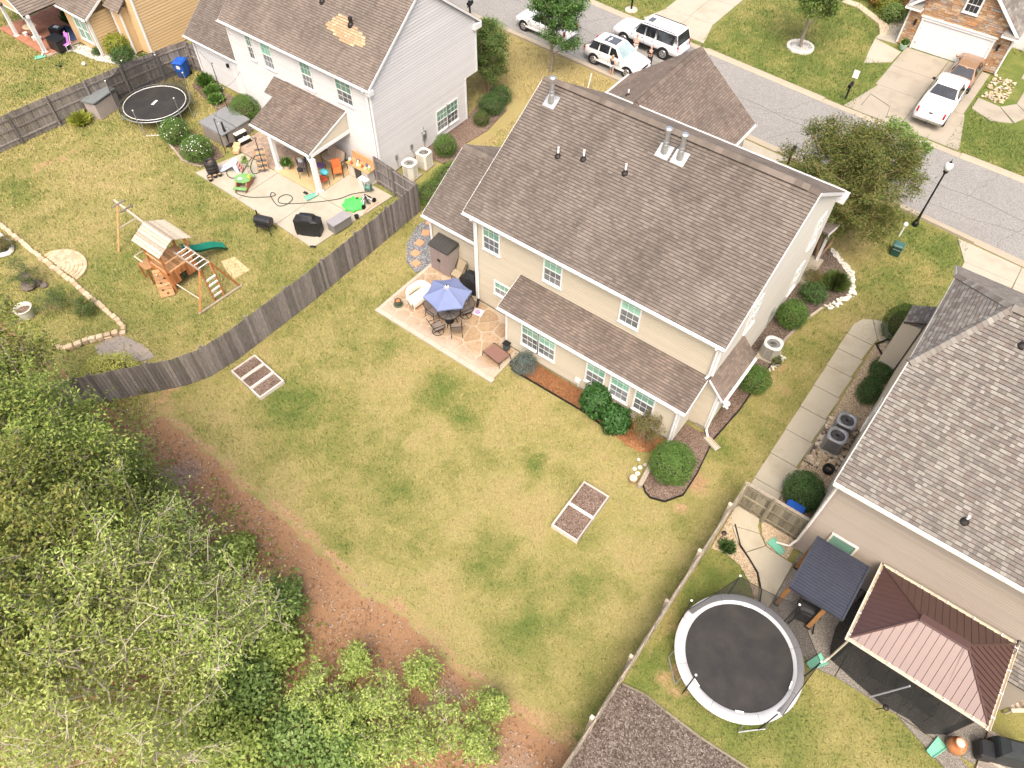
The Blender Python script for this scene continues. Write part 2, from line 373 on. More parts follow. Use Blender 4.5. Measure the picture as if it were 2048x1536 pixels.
BARE = [(-43.69,10.91)+(.5,.55),(-43.63,11.66)+(.5,.6),(-43.62,12.45)+(.5,.65),(-43.56,13.23)+(.55,.7),(-43.50,14.02)+(.5,.65),(-43.35,14.77)+(.45,.6),(-2.82,17.02)+(.7,.75),(-2.66,15.66)+(.5,.7),(-3.11,18.66)+(.5,.45),(-2.78,24.47)+(.55,.75),(-2.03,23.94)+(.4,.5),(-2.11,21.75)+(.4,.4),(-1.91,30.84)+(.4,.5),(-1.84,27.53)+(.3,.4),(-3.08,31.73)+(.3,.35),(-0.73,9.99)+(.35,.5),(0.37,9.51)+(.6,.6),(1.65,9.01)+(.4,.6),(-1.00,11.17)+(.5,.5),(2.00,9.08)+(.4,.5),
  (-23.98,5.23)+(.6,.6),(-23.91,5.98)+(.5,.8),(-1.80,5.18)+(.8,.8),(-2.85,5.17)+(.6,.5),(-22.47,9.07)+(.4,.3),(-33.04,5.85)+(.4,.6),(-33.18,5.53)+(.4,.5),(-28.92,10.34)+(.8,.35),(-30.19,10.69)+(.7,.3),(-44.82,23.27)+(.6,.6),(-3.00,35.65)+(.5,.5),(-5.03,14.42)+(.4,.3),(-3.07,15.35)+(.5,.4),(-1.39,19.04)+(.5,.3)]
def masks(x, y):
    d = y-np.interp(x, BANKL[:,0], BANKL[:,1])
    x0_, y0_ = x, y; x = x0_+1.5*(fbm(x0_,y0_,.8,201)-.5)+.5*(fbm(x0_,y0_,3.2,203)-.5); y = y0_+1.5*(fbm(x0_,y0_,.8,202)-.5)+.5*(fbm(x0_,y0_,3.2,204)-.5); wx, wy = x, y; x, y = x0_, y0_
    d = d+.5*(fbm(x,y,1.6,3)-.5)+.35*(fbm(x,y,5.,8)-.5)
    bank = np.where(x < -1.02, np.clip((-d-.12)/.3, 0, 1), 0.)
    bank = np.where((x < -23.4) & (y > 4.), 0, bank)
    edge = np.clip(1.25-np.abs(d+.02)/.26, 0, 1)*np.where((x < -1.05) & (x > -25), 1, 0)*np.clip(-.05+1.5*fbm(x,y,1.1,5), 0, .85)
    g = np.full_like(x, .37)
    g = np.where((y > 46.), .8, g); g = np.where((x > -1.0) & (y < 17), .58, g)
    s_ = np.clip((y-30.5+2*(fbm(x,y,.4,11)-.5))/3,0,1)*np.clip((-10-x)/3,0,1)*(y < 46); g = g*(1-s_)+.08*s_; s_ = np.clip((y-27)/4,0,1)*np.clip((x+12)/3,0,1)*(y < 46); g = g*(1-s_)+.50*s_
    g = np.where((x < -23.3) & (y < 26), .42, g); g = np.where(x < -46.5, .45, g)
    g = g+.6*(fbm(x,y,.28,21)-.5)+.75*(fbm(x,y,.9,31)-.5)+.45*(fbm(x,y,3.,33)-.5)
    for a, b, r, k in GREEN: g = g+k*.62*np.exp(-((wx-a)**2+(wy-b)**2)/(r*r*1.25))*(.6+.8*fbm(x,y,1.7,41))
    for a, b, r, k in DRY: g = g-k*.8*np.exp(-((wx-a)**2+(wy-b)**2)/(r*r*1.25))
    be = edge*.9
    for a, b, r, k in BARE: be = np.maximum(be, k*np.exp(-((wx-a)**2+(wy-b)**2)/(r*r*1.25))*np.clip(.1+1.6*fbm(x,y,2.2,51), 0, 1.2))
    be = np.maximum(be, np.clip(.9-np.abs(x+.75)/.3, 0, 1)*.35*np.where((y > 5) & (y < 17), 1, 0)*fbm(x,y,1.,61)*1.6)
    u = (fbm(x,y,.55,71)-.35)*2.2
    return np.clip(bank,0,1), np.clip(be,0,1), np.clip(g,0,1), np.clip(u,0,1)
def ground_mat():
    t = NT('lawn_and_soil')
    f1 = t.noise(9, 4, .65); f2 = t.noise(34, 3, .6, t.scalev((1, .7, 1))); f3 = t.noise(90, 2)
    g = t.attr('green')
    gf = t.math('ADD', g, t.math('MULTIPLY', t.math('SUBTRACT', f1, .5), .55))
    gf = t.math('ADD', gf, t.math('MULTIPLY', t.math('SUBTRACT', f2, .5), .5), True)
    c = t.ramp(gf, [(.0, (.32,.26,.112)), (.25, (.29,.256,.096)), (.5, (.225,.21,.068)), (.75, (.165,.18,.05)), (1, (.11,.145,.033))])
    sp = t.ramp(f2, [(.3, .55), (.5, 1.), (.75, 1.35)]); c = t.mix(.85, c, sp, 'MULTIPLY')
    c = t.mix(t.ramp(f3, [(.62, 0.), (.75, .35)]), c, (.55,.47,.25))
    bare = t.ramp(t.math('ADD', t.math('MULTIPLY', f1, .6), t.math('MULTIPLY', f2, .4)), [(.35, (.25,.145,.07)), (.55, (.38,.25,.135)), (.7, (.48,.36,.22))])
    be = t.math('ADD', t.attr('bare'), t.math('MULTIPLY', t.math('SUBTRACT', f1, .5), .7))
    c = t.mix(t.ramp(be, [(.3, 0.), (.65, 1.)]), c, bare)
    v = t.scalev((1, 2.2, 1)); lit = t.noise(26, 5, .75, v, 1.5)
    l1 = t.ramp(lit, [(.3, (.12,.065,.034)), (.45, (.27,.15,.08)), (.6, (.37,.225,.125)), (.75, (.50,.36,.23))])
    l2 = t.ramp(lit, [(.3, (.12,.085,.065)), (.5, (.28,.21,.165)), (.7, (.44,.365,.30))])
    lc = t.mix(t.ramp(t.attr('litter'), [(.5, 0.), (.85, .8)]), l1, l2)
    c = t.mix(t.ramp(t.math('ADD', t.attr('bank'), t.math('MULTIPLY', t.math('SUBTRACT', f1, .5), .6)), [(.35, 0.), (.65, 1.)]), c, lc)
    h = t.math('ADD', t.math('MULTIPLY', f2, .6), t.math('MULTIPLY', lit, .5)); t.bump(h, .75, .05)
    return t.fin(c, .95, .1)
GROUND = ground_mat()
def put_attr(me, x, y):
    b, be, g, u = masks(x, y)
    for nme, a in (('bank', b), ('bare', be), ('green', g), ('litter', u)):
        at = me.attributes.new(nme, 'FLOAT', 'POINT'); at.data.foreach_set('value', a.astype(np.float32))
    return b
def axis(lo, hi, step, far):
    a = np.arange(lo, hi+1e-6, step); k = np.array([3, 8, 20, 50, 120, far])
    return np.concatenate([lo-k[::-1], a, hi+k])
def build_ground():
    xs = axis(-66, 14, .25, 500); ys = axis(-8, 72, .25, 700)
    X, Y = np.meshgrid(xs, ys); x = X.ravel(); y = Y.ravel(); nx = len(xs)
    z = .05*(fbm(x,y,.16,81)-.5)+np.where(y < 5.2, .10*(fbm(x,y,.5,91)-.5), 0)
    near = (np.abs(x+26) < 60) & (y > 5.2); z = np.where(near, z*.5-.015, z-.02)
    b = masks(x, y)[0].reshape(X.shape)
    cell = (b[:-1,:-1]+b[1:,1:]+b[:-1,1:]+b[1:,:-1])/4 > .5
    idx = np.arange(x.size).reshape(X.shape)
    quads = np.stack([idx[:-1,:-1], idx[:-1,1:], idx[1:,1:], idx[1:,:-1]], -1)
    for name, sel in (('lawn', ~cell), ('woodland_floor', cell)):
        q = quads[sel]; u, inv = np.unique(q.ravel(), return_inverse=True)
        me = bpy.data.meshes.new(name); me.vertices.add(len(u)); me.loops.add(q.size); me.polygons.add(len(q))
        me.vertices.foreach_set('co', np.stack([x[u], y[u], z[u]], -1).astype(np.float32).ravel())
        me.loops.foreach_set('vertex_index', inv.astype(np.int32).ravel())
        me.polygons.foreach_set('loop_start', np.arange(0, q.size, 4, dtype=np.int32)); me.polygons.foreach_set('use_smooth', np.ones(len(q), bool))
        me.update(); put_attr(me, x[u], y[u]); me.materials.append(GROUND)
        struct(link(name, me))
build_ground()
def near_kerb(x): return np.interp(x, [-90,-60,-36.7,-25.6,-11.6,-4,4.65,30], [46,43.4,41.75,41.2,40.45,39.95,39.15,37.2])
def far_kerb(x): return np.interp(x, [-90,-60,-29.8,-18.7,-10.2,-2.8,2.7,30], [57,52.6,48.75,47.85,47.15,46.7,46.5,45.4])
def sheet(name, poly, z, mat, kind='structure', th=.05):
    mb = MB(); mb.prism(poly if area(poly) > 0 else poly[::-1], z-th, z); o = mb.obj(name, mat); o['kind'] = kind; return o
xs_ = [float(a) for a in np.arange(-90, 31, 2.0)]
street = sheet('street', [(a, float(near_kerb(a))+.2) for a in xs_]+[(a, float(far_kerb(a))-.2) for a in xs_[::-1]], .03, ASPH)
# seams and cracks in the asphalt
CRK = P('crack_filler', (.10,.095,.09), .85)
def strip(mb, pts, w, z0, z1):
    pts = [Vector((p[0], p[1], 0)) for p in pts]
    for i in range(len(pts)-1):
        d = (pts[i+1]-pts[i]); n = Vector((-d.y, d.x, 0)).normalized()*w/2
        mb.prism([tuple((pts[i]-n)[:2]), tuple((pts[i+1]-n)[:2]), tuple((pts[i+1]+n)[:2]), tuple((pts[i]+n)[:2])], z0, z1)
cr = MB(); strip(cr, [(a, float(near_kerb(a)+far_kerb(a))/2+.12*math.sin(a*1.3)) for a in np.arange(-60, 14, .8)], .03, .028, .034)
for x0, y0, x1, y1 in ((-31,41.6,-26.5,47.9),(-19,44.3,-17,47.6),(-12.5,43.2,-10.2,46.9),(-11.3,40.8,-9.4,43.5),(-6.2,43.3,-5,46.4),(-36,42.2,-38,48.5),(-3,40.4,-2,43),(0.5,42.9,1.4,46.2),(3,39.6,4,42.9),(-13.5,43.5,-8,44.8),(-22,41.5,-21,44),(-1,41,6,41.7)):
    n = 9; pts = [(x0+(x1-x0)*i/n+R.uniform(-.14,.14), y0+(y1-y0)*i/n+R.uniform(-.14,.14)) for i in range(n+1)]; strip(cr, pts, .018, .028, .0345)
cr.obj('crack', CRK, street)
def kerb(name, fn, sgn, gaps):
    root = struct(bpy.data.objects.new(name, None)); COL.objects.link(root); its = []
    a = -88.
    while a < 28:
        b = a+3.0; p = []
        low = any(g0 < (a+b)/2 < g1 for g0, g1 in gaps)
        y0, y1 = float(fn(a)), float(fn(b)); h = .05 if low else .13
        A = [(a+.006, y0-sgn*.24), (b-.006, y1-sgn*.24), (b-.006, y1+sgn*.26), (a+.006, y0+sgn*.26)]
        A2 = [(a+.006, y0-sgn*.02), (b-.006, y1-sgn*.02)]
        v = [(A[0][0],A[0][1],-.02),(A[1][0],A[1][1],-.02),(A[2][0],A[2][1],-.02),(A[3][0],A[3][1],-.02),
             (A[0][0],A[0][1],.045),(A[1][0],A[1][1],.045),(A2[1][0],A2[1][1],h),(A2[0][0],A2[0][1],h),(A[2][0],A[2][1],h),(A[3][0],A[3][1],h)]
        f = [(0,1,5,4),(4,5,6,7),(7,6,8,9),(9,8,2,3),(0,4,7,9,3),(1,2,8,6,5),(3,2,1,0)]
        if sgn < 0: f = [q[::-1] for q in f]
        its.append((v, f)); a = b
    pieces(root, root, 'kerb_stone', its, KERB, off=(0,0,0))
kerb('near_kerb', near_kerb, -1, [(-20,-10),(1.5,9)]); kerb('far_kerb', far_kerb, 1, [(-25,-19.5),(-8.8,-1.2)])
def slabs(name, mat, polys, z=.035, th=.08, label=None):
    root = struct(bpy.data.objects.new(name, None)); COL.objects.link(root)
    for p in polys:
        mb = MB(); p = p if area(p) > 0 else p[::-1]; c = sum((Vector((*q, 0)) for q in p), Vector())/len(p)
        p = [(q[0]+(c.x-q[0])*.004, q[1]+(c.y-q[1])*.004) for q in p]; mb.prism(p, z-th, z); mb.obj('slab', mat, root)
    return root
def rects(x0, x1, y0, y1, nx, ny, g=.012):
    return [[(x0+(x1-x0)*i/nx+g, y0+(y1-y0)*j/ny+g), (x0+(x1-x0)*(i+1)/nx-g, y0+(y1-y0)*j/ny+g), (x0+(x1-x0)*(i+1)/nx-g, y0+(y1-y0)*(j+1)/ny-g), (x0+(x1-x0)*i/nx+g, y0+(y1-y0)*(j+1)/ny-g)] for i in range(nx) for j in range(ny)]
slabs('driveway', CONC_L, [[(-24.9,49.1),(-22.2,48.9),(-22.2,51.5),(-24.2,51.5)],[(-22.18,48.9),(-19.6,48.65),(-20.35,51.5),(-22.18,51.5)]]+rects(-24.3,-20.3,51.5,69,2,5))
slabs('driveway', CONC, [[(-8.7,47.45),(-5,47.25),(-5,51.2),(-7.8,51.2)],[(-4.98,47.25),(-1.2,47.1),(-2.1,51.2),(-4.98,51.2)]]+rects(-8.0,-5.0,51.2,57.2,1,2)+rects(-4.98,-2.2,51.2,57.2,1,2))
slabs('driveway', CONC_L, [[(-19.8,40.4),(-14.4,40.2),(-14.4,38),(-19.2,38)],[(-14.38,40.2),(-9.0,39.9),(-10.3,38.2),(-14.38,38)]]+rects(-19.2,-10.6,37.4,38,2,1))
slabs('driveway', CONC_L, [[(1.2,39.05),(4.6,38.8),(4.6,37.4),(2.05,37.4)],[(4.62,38.8),(9.5,38.3),(8.3,37.4),(4.62,37.4)]]+rects(2.05,4.6,31,37.4,1,2)+rects(4.62,8.3,31,37.4,1,2))
# pavement walk of the stone fronted house, both sides of its garage
slabs('front_walk', CONC_L, [[(-10.2,57.0),(-8.05,56.3),(-8.1,54.6),(-9.6,53.3),(-9.9,55)],[(-10.2,57.1),(-8.7,57.2),(-8.8,66),(-9.9,66)]])
slabs('front_walk', CONC, [[(-2.0,52.3),(-.6,51.6),(.6,52.2),(-.6,53.6),(-2.0,53.8)],[(-.55,53.6),(.7,52.3),(1.2,53.6),(.2,54.6)],[(.2,54.65),(1.3,53.7),(1.3,56),(.2,56)],[(.2,56.05),(1.3,56.05),(1.3,58),(.2,58)],[(-.4,58.05),(2.4,58.05),(2.4,60.5),(-.4,60.5)]])
# path beside the right hand house
y = 17.05; sl_ = []
sl_ += [[(-.97,a),(.22,a),(.3,b),(-.95,b)] for a, b in ((17.0,18.55),(18.58,20.1),(20.13,21.65),(21.68,23.2),(23.23,24.7),(24.73,26.2),(26.23,27.5),(27.53,28.7))]
sl_ += [[(-.95,28.73),(.3,28.73),(.36,29.2),(-.3,30.35),(-.7,30.1),(-.93,29.5)],[(.38,29.22),(1.3,29.5),(1.35,30.5),(.3,30.6),(-.27,30.38)]]
sl_ += [[(-.97,16.97),(-.93,16.4),(-.7,16.0),(.35,16.35),(.15,16.6),(.05,16.97)],[(-.69,15.98),(-.2,15.5),(.25,15.28),(.75,16.0),(.36,16.33)],[(.28,15.26),(.95,14.88),(1.3,14.4),(1.6,13.7),(1.95,13.7),(1.95,15.95),(1.1,15.96),(.78,15.99)]]
slabs('garden_path', PATHC, sl_, .05)
slabs('aggregate_terrace', AGG, [[(1.98,13.2),(2.75,13.2),(2.75,16.58),(1.98,16.58)],[(1.62,13.68),(2.0,13.2),(1.95,13.66)],[(2.78,13.1),(4.3,12.78),(4.9,12.9),(5.1,16.58),(2.78,16.58)],[(4.93,12.92),(7.1,13.0),(7.1,16.58),(5.13,16.58)],[(7.13,13.0),(9.75,13.05),(9.75,16.58),(7.13,16.58)],[(7.2,12.97),(9.3,12.98),(11.2,12.0),(9.4,12.2)]], .045)
sheet('pea_gravel', [(.32,17.05),(1.7,17.05),(1.7,20.6),(.32,20.6)], .028, PEA); sheet('pea_gravel', [(.34,23.6),(1.72,23.6),(1.74,28.4),(.9,28.4),(.4,28.9)], .028, PEA)
sheet('pea_gravel', [(-.98,16.9),(-.9,16.35),(-.6,15.85),(-.1,15.4),(.55,15.05),(1.0,14.75),(1.4,14.1),(1.55,13.7),(1.4,13.75),(.9,14.3),(.33,14.66),(-.38,14.78),(-.9,14.6)], .028, PEA)
sheet('pea_gravel', [(.12,16.98),(.4,16.4),(.8,16.03),(1.2,15.98),(1.7,16.0),(1.7,16.98)], .03, PEA)
sheet('river_rock_bed', [(.33,20.6),(1.7,20.6),(1.7,23.6),(.34,23.6)], .026, MULCHG); sheet('river_rock_bed', [(.42,28.9),(.9,28.42),(1.75,28.42),(1.75,30.2),(.9,29.4)], .026, MULCHG)
sheet('mulch_bed', [(-1.0,8.1),(-.86,8.14),(-.13,8.28),(.7,8.24),(2.07,8.23),(2.99,8.26),(3.86,8.36),(5.5,8.6),(5.5,-2),(-1.0,-2)], .03, MULCHG)
sheet('pine_straw_bed', [(-12.85,17.9),(-12.6,16.92),(-10.13,16.97),(-8.5,17.0),(-7.2,16.85),(-6.1,16.65),(-5.45,16.7),(-5.1,17.05),(-4.7,17.9)], .03, STRAW)
sheet('mulch_bed', [(-4.65,18.5),(-4.85,17.2),(-4.6,15.5),(-4.3,15.2),(-3.98,15.08),(-3.4,15.3),(-2.97,16.01),(-2.98,17.17),(-3.26,19.19),(-3.75,19.3),(-3.9,19.25),(-4.6,19.2)], .032, SOIL)
sheet('pine_straw_bed', [(-3.75,19.32),(-3.24,19.25),(-3.1,20.5),(-3.04,21.38),(-3.05,23.5),(-4.3,23.5),(-4.3,21.9),(-3.72,21.9)], .03, SOIL)
sheet('mulch_bed', [(-4.3,23.52),(-3.05,23.52),(-3.08,24.8),(-3.2,26.5),(-2.96,28.3),(-2.5,29.9),(-1.9,31.3),(-2.6,32.8),(-4.0,33.9),(-6,34.2),(-6.4,31),(-4.4,30.8)], .03, MULCH)
sheet('gravel_bed', [(-22.6,22.9),(-22.75,21.7),(-22.25,20.3),(-21.3,19.25),(-20.35,18.95),(-20.15,19.9),(-20.15,22.2),(-20.9,22.9)], .03, GREYG)
sheet('gravel_bed', [(-54.2,19.9),(-53.6,20.6),(-51.2,20.9),(-48.3,22.0),(-47.4,23.3),(-47.9,24.0),(-49.5,23.0),(-52,22.1),(-54.1,21.3)], .03, WHITEG)
sheet('mulch_bed', [(-27.0,27.0),(-26.6,26.6),(-25.2,26.8),(-24.7,28.0),(-25.4,29.2),(-25.2,31.0),(-25.6,33.5),(-26.8,35),(-28,35),(-27,31)], .03, SOIL)
sheet('mulch_bed', [(-44.3,23.7),(-43.5,22.9),(-41,22.3),(-38.4,21.9),(-37.2,22.3),(-37.2,23.8)], .03, SOIL)
sheet('mulch_bed', [(-40.4,19.3),(-40.3,18.2),(-38.8,17.9),(-37.6,17.6),(-36.2,17.9),(-36,19.3),(-37,19.6),(-38.6,19.8)], .03, SOIL)
sheet('dirt_patch', [(-29.01,13.33),(-28.74,13.97),(-27.33,13.84),(-27.47,12.90),(-28.10,13.00)], .012, P('pale_dirt', (.56,.40,.22), .95, .2, 3, 40))
sheet('slate_patch', [(-29.17,5.92),(-28.97,7.02),(-28.19,7.23),(-26.90,7.36),(-26.33,7.22),(-27.05,6.09),(-28.23,5.56)], .016, conc('slate', (.26,.23,.21), (.36,.27,.18), .7))

# ---------------------------------------------------------------- building kit
def wall(root, name, pts, back, board, course=.16, limit=300, th=.1):
    mb = MB(); mb.plate(pts, th)
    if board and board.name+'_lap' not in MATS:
        c = {'cream_vinyl':(.24,.19,.125),'pale_vinyl':(.45,.39,.31),'white_vinyl':(.30,.28,.27),'taupe_vinyl':(.17,.14,.11),'golden_vinyl':(.33,.19,.07),'beige_vinyl':(.40,.34,.26)}[board.name]; MATS[board.name+'_lap'] = P(board.name+'_lap_shadow_gap', c, .8)  # backing coloured darker than the boards, painted shade under the laps
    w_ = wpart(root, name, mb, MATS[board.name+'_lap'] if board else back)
    if board: pieces(root, w_, 'siding_board', lapped(pts, course, proud=.03, thin=.004, stagger=False, vgap=.034), board, limit)
    return w_
def roof(root, name, slopes, mat, th=.14, course=.14, tab=.2, limit=300, backing=None, jitter=.25, proud=.024, gap=.006):
    mb = MB()
    for p in slopes: mb.plate(p, th)
    r = wpart(root, name, mb, backing or ROOFDECK)
    for p in slopes: pieces(root, r, 'shingle', lapped(p, course, tab, proud, .004, gap, True, jitter), mat, limit)
    return r
def ridge_caps(root, r, a, b, n1, n2, mat, step=.22, wd=.17, name='ridge_cap', lift=.03):
    a, b = Vector(a), Vector(b); d = (b-a); L = d.length; d.normalize(); its = []
    n1 = Vector(n1).normalized(); n2 = Vector(n2).normalized(); s1 = n1.cross(d).normalized(); s2 = n2.cross(d).normalized()
    if s1.z > 0: s1 = -s1
    if s2.z > 0: s2 = -s2
    top = ((n1+n2).normalized())*(lift+.012); k = int(L/step)
    for i in range(k):
        p = a+d*(L*i/k); q = a+d*(L*(i+1.12)/k if i < k-1 else L)
        e0, e1 = .022, .004
        v = [p+s1*wd+n1*(lift*.5+e0), p+top+Vector((0,0,e0)), p+s2*wd+n2*(lift*.5+e0), q+s1*wd+n1*(lift*.5+e1), q+top+Vector((0,0,e1)), q+s2*wd+n2*(lift*.5+e1)]
        v += [p+s1*wd, p+s2*wd, q+s1*wd, q+s2*wd]
        its.append((v, [(0,1,4,3),(1,2,5,4),(0,6,7,2,1),(3,8,6,0),(2,7,9,5)]))
    pieces(root, r, name, its, mat)
def window(root, o, u, n, w, h, sash=2, cols=2, rows=2, par=None, fr=.075, up=None, lo=None, frame_mat=None):
    """o: lower left corner seen from outside; frame > panes, muntins"""
    o, u, n = Vector(o), Vector(u), Vector(n); z = Vector((0,0,1)); mb = MB(); fm = frame_mat or WHITE
    def bar(a0, a1, b0, b1, d0=.0, d1=.06, m=mb): # u range, z range, depth range
        vs = [o+u*a+z*b+n*d for d in (d0, d1) for a, b in ((a0,b0),(a1,b0),(a1,b1),(a0,b1))]
        m.add(vs, [(3,2,1,0),(4,5,6,7),(0,1,5,4),(1,2,6,5),(2,3,7,6),(3,0,4,7)])
    bar(-fr,0,-fr,h+fr); bar(w,w+fr,-fr,h+fr); bar(0,w,h,h+fr); bar(-fr-.02,w+fr+.02,-fr-.03,-fr,0,.09); bar(0,w,-fr,0)
    bar(0,w,h/2-.022,h/2+.022,0,.05)
    f = wpart(root, 'window', mb, fm, par)
    for k, (b0, b1) in enumerate(((0,h/2-.02),(h/2+.02,h))):
        pm = MB(); d0 = .012 if k == 0 else .022; bar(0,w,b0,b1,.0,d0,pm); wpart(root, 'pane', pm, (up or GL_UP) if k else (lo or GL_LO), f)
        mm = MB(); d1 = d0+.012
        for c in range(1, cols+1): bar(w*c/(cols+1)-.007, w*c/(cols+1)+.007, b0, b1, d0, d1, mm)
        for c in range(1, rows): bar(0, w, b0+(b1-b0)*c/rows-.007, b0+(b1-b0)*c/rows+.007, d0, d1+.002, mm)
        wpart(root, 'muntin', mm, fm, f)
    return f
def gutter(root, a, b, n, mat=None, hang=1.2):
    """open trough along an eave with hanger clips"""
    a, b, n = Vector(a), Vector(b), Vector(n); d = (b-a).normalized(); L = (b-a).length; z = Vector((0,0,1)); m = MB()
    sec = [(0,.0),(0,-.11),(.08,-.12),(.115,-.05),(.115,0.),(.1,0.),(.1,-.05),(.075,-.1),(.015,-.09),(.015,0.)]
    vs = [e+n*p+z*q for e in (a, b) for p, q in sec]; k = len(sec)
    m.add(vs, [(i,(i+1)%k,k+(i+1)%k,k+i) for i in range(k)]+[tuple(range(k-1,-1,-1)), tuple(range(k,2*k))])
    g_ = wpart(root, 'gutter', m, mat or GUTTER); t = hang/2
    cl = MB()
    while t < L:
        c = a+d*t+n*.06+z*.006; cl.box(c, (.035,.12,.012) if abs(d.x) > .5 else (.12,.035,.012)); t += hang
    tag(wpart(root, 'gutter_hanger', cl, WHITE, g_), kind='stuff'); return g_
def downspout(root, pts, mat=None, r=.05):
    m = MB(); m.tube(pts, r, 4); return wpart(root, 'downspout', m, mat or GUTTER)
def trim(root, a, b, sz=(.1,.1), mat=None, name='corner_trim'):
    a, b = Vector(a), Vector(b); m = MB(); c = (a+b)/2; d = b-a
    m.box(c, (max(abs(d.x), sz[0]), max(abs(d.y), sz[1]), max(abs(d.z), sz[0]))); return wpart(root, name, m, mat or WHITE)
def rake_board(root, a, b, n, h=.16, t=.03, mat=None):
    a, b, n = Vector(a), Vector(b), Vector(n); z = Vector((0,0,-h)); m = MB()
    vs = [a,b,b+z,a+z]; vs += [p+n*t for p in vs]
    m.add(vs, [(3,2,1,0),(4,5,6,7),(0,1,5,4),(1,2,6,5),(2,3,7,6),(3,0,4,7)]); return wpart(root, 'rake_board', m, mat or WHITE)
X, Y, Z = Vector((1,0,0)), Vector((0,1,0)), Vector((0,0,1))
def vent_pipe(root, r, p, h=.42):
    m = MB(); m.cyl(Vector(p)-Z*.1, .045, h+.1, 10); o = wpart(root, 'vent_pipe', m, WPLAS, r)
    m = MB(); m.lathe(Vector(p)-Z*.1, [(.16,0),(.15,.1),(.075,.2),(.06,.26)], 12); wpart(root, 'vent_boot', m, DKMET, r)
def flue(root, r, p, h, sl):
    m = MB(); c = Vector(p); m.lathe(c-Z*.2, [(.17,.2),(.155,.3),(.115,.55),(.1,.58),(.1,.2+h),(.155,.2+h),(.16,.32+h),(.1,.37+h)], 16); m.lathe(c+Z*(h*.45), [(.118,0),(.12,.05)], 16); wpart(root, 'flue_pipe', m, STEEL, r)
    m = MB(); n = Vector((0,-sl,1)).normalized(); v = Vector((0,1,sl)).normalized(); q = c+n*.03
    m.plate([q-X*.3-v*.32, q+X*.3-v*.32, q+X*.3+v*.3, q-X*.3+v*.3], .02); wpart(root, 'flashing', m, STEEL, r)
def solid_base(root, x0, x1, y0, y1, h=.22, mat=None):
    m = MB(); m.box(((x0+x1)/2,(y0+y1)/2,h/2-.05), (x1-x0, y1-y0, h+.1)); return wpart(root, 'foundation', m, mat or CONC)

# ---------------------------------------------------------------- the cream house in the middle
H = thing('house', 'cream sided two storey house with brown shingle roof behind the stone patio', 'house', (-10.5, 25, 0))
x0, x1, y0, y1 = -16.6, -4.3, 19.4, 30.5; EZ, RY, RZ = 5.72, 24.95, 9.35; sl = (RZ-EZ)/(RY-19.1); ye = 2*RY-19.1; rx0, rx1 = -17.0, -4.1
mr = roof(H, 'main_roof', [[(rx0,19.1,EZ),(rx1,19.1,EZ),(rx1,RY,RZ),(rx0,RY,RZ)]], SH_MAIN)
pieces(H, mr, 'shingle', lapped([(rx1,ye,EZ),(rx0,ye,EZ),(rx0,RY,RZ),(rx1,RY,RZ)], .14, .2, .024, .004, .006), SH_MAIN, 0)
m = MB(); m.plate([(rx1,ye,EZ),(rx0,ye,EZ),(rx0,RY,RZ),(rx1,RY,RZ)], .14); wpart(H, 'roof_slope', m, ROOFDECK)
ridge_caps(H, mr, (rx0+.5,RY,RZ+.07), (rx1-.45,RY,RZ+.07), (0,-sl,1), (0,sl,1), SH_MAIN, .3, .2, lift=.05)
for a, b in ((rx0,rx0+.5),(rx1-.45,rx1)): ridge_caps(H, mr, (a,RY,RZ), (b,RY,RZ), (0,-sl,1), (0,sl,1), SH_MAIN, .3, .16)
wl = wall(H, 'rear_wall', [(x0,y0,.2),(x1,y0,.2),(x1,y0,EZ),(x0,y0,EZ)], SD_CREAM, SD_CREAM, .155)
wall(H, 'gable_wall', [(x1,y0,.2),(x1,y1,.2),(x1,y1,EZ+.15),(x1,RY,RZ-.12),(x1,y0,EZ+.15)], SD_PALE, SD_PALE, .155, 60)
wall(H, 'gable_wall', [(x0,y1,.2),(x0,y0,.2),(x0,y0,EZ+.15),(x0,RY,RZ-.12),(x0,y1,EZ+.15)], SD_PALE, SD_PALE, .155, 60)
wall(H, 'front_wall', [(x1,y1,.2),(x0,y1,.2),(x0,y1,EZ),(x1,y1,EZ)], SD_CREAM, None)
solid_base(H, x0+.05, x1-.05, y0+.05, y1-.05)
m = MB(); m.box(((rx0+rx1)/2, 19.22, EZ-.16), (rx1-rx0-.05, .36, .03)); m.box(((rx0+rx1)/2, ye-.18, EZ-.16), (rx1-rx0-.05, .36, .03)); wpart(H, 'soffit', m, WHITE)
m = MB(); m.box(((rx0+rx1)/2, 19.075, EZ-.1), (rx1-rx0, .03, .16)); m.box(((rx0+rx1)/2, ye+.03, EZ-.1), (rx1-rx0, .03, .16)); wpart(H, 'fascia', m, WHITE)
gutter(H, (rx0,19.05,EZ-.01), (rx1,19.05,EZ-.01), (0,-1,0)); gutter(H, (rx1,ye+.05,EZ-.01), (rx0,ye+.05,EZ-.01), (0,1,0))
for s_ in (-1, 1):
    rx = rx1 if s_ > 0 else rx0
    rake_board(H, (rx,19.1,EZ-.01), (rx,RY,RZ-.01), (s_,0,0)); rake_board(H, (rx,ye,EZ-.01), (rx,RY,RZ-.01), (s_,0,0))
    m = MB(); m.box((rx-s_*.02, ye-.12, EZ-.2), (.42, .62, .3)); wpart(H, 'eave_return', m, WHITE)
trim(H, (x0,y0-.03,.2), (x0,y0-.03,EZ-.15), (.11,.07)); trim(H, (x1,y0-.03,3.5), (x1,y0-.03,EZ-.15), (.11,.07))
downspout(H, [(x0+.13,18.95,EZ-.12),(x0+.13,19.05,EZ-.2),(x0+.13,19.3,EZ-.5),(x0+.13,19.31,.3)], r=.055)
m = MB(); m.tube([(x0+.13,19.3,.32),(x0+.18,19.15,.12),(x0+.3,18.95,.08)], .07, 8); wpart(H, 'downspout_elbow', m, BLACK)
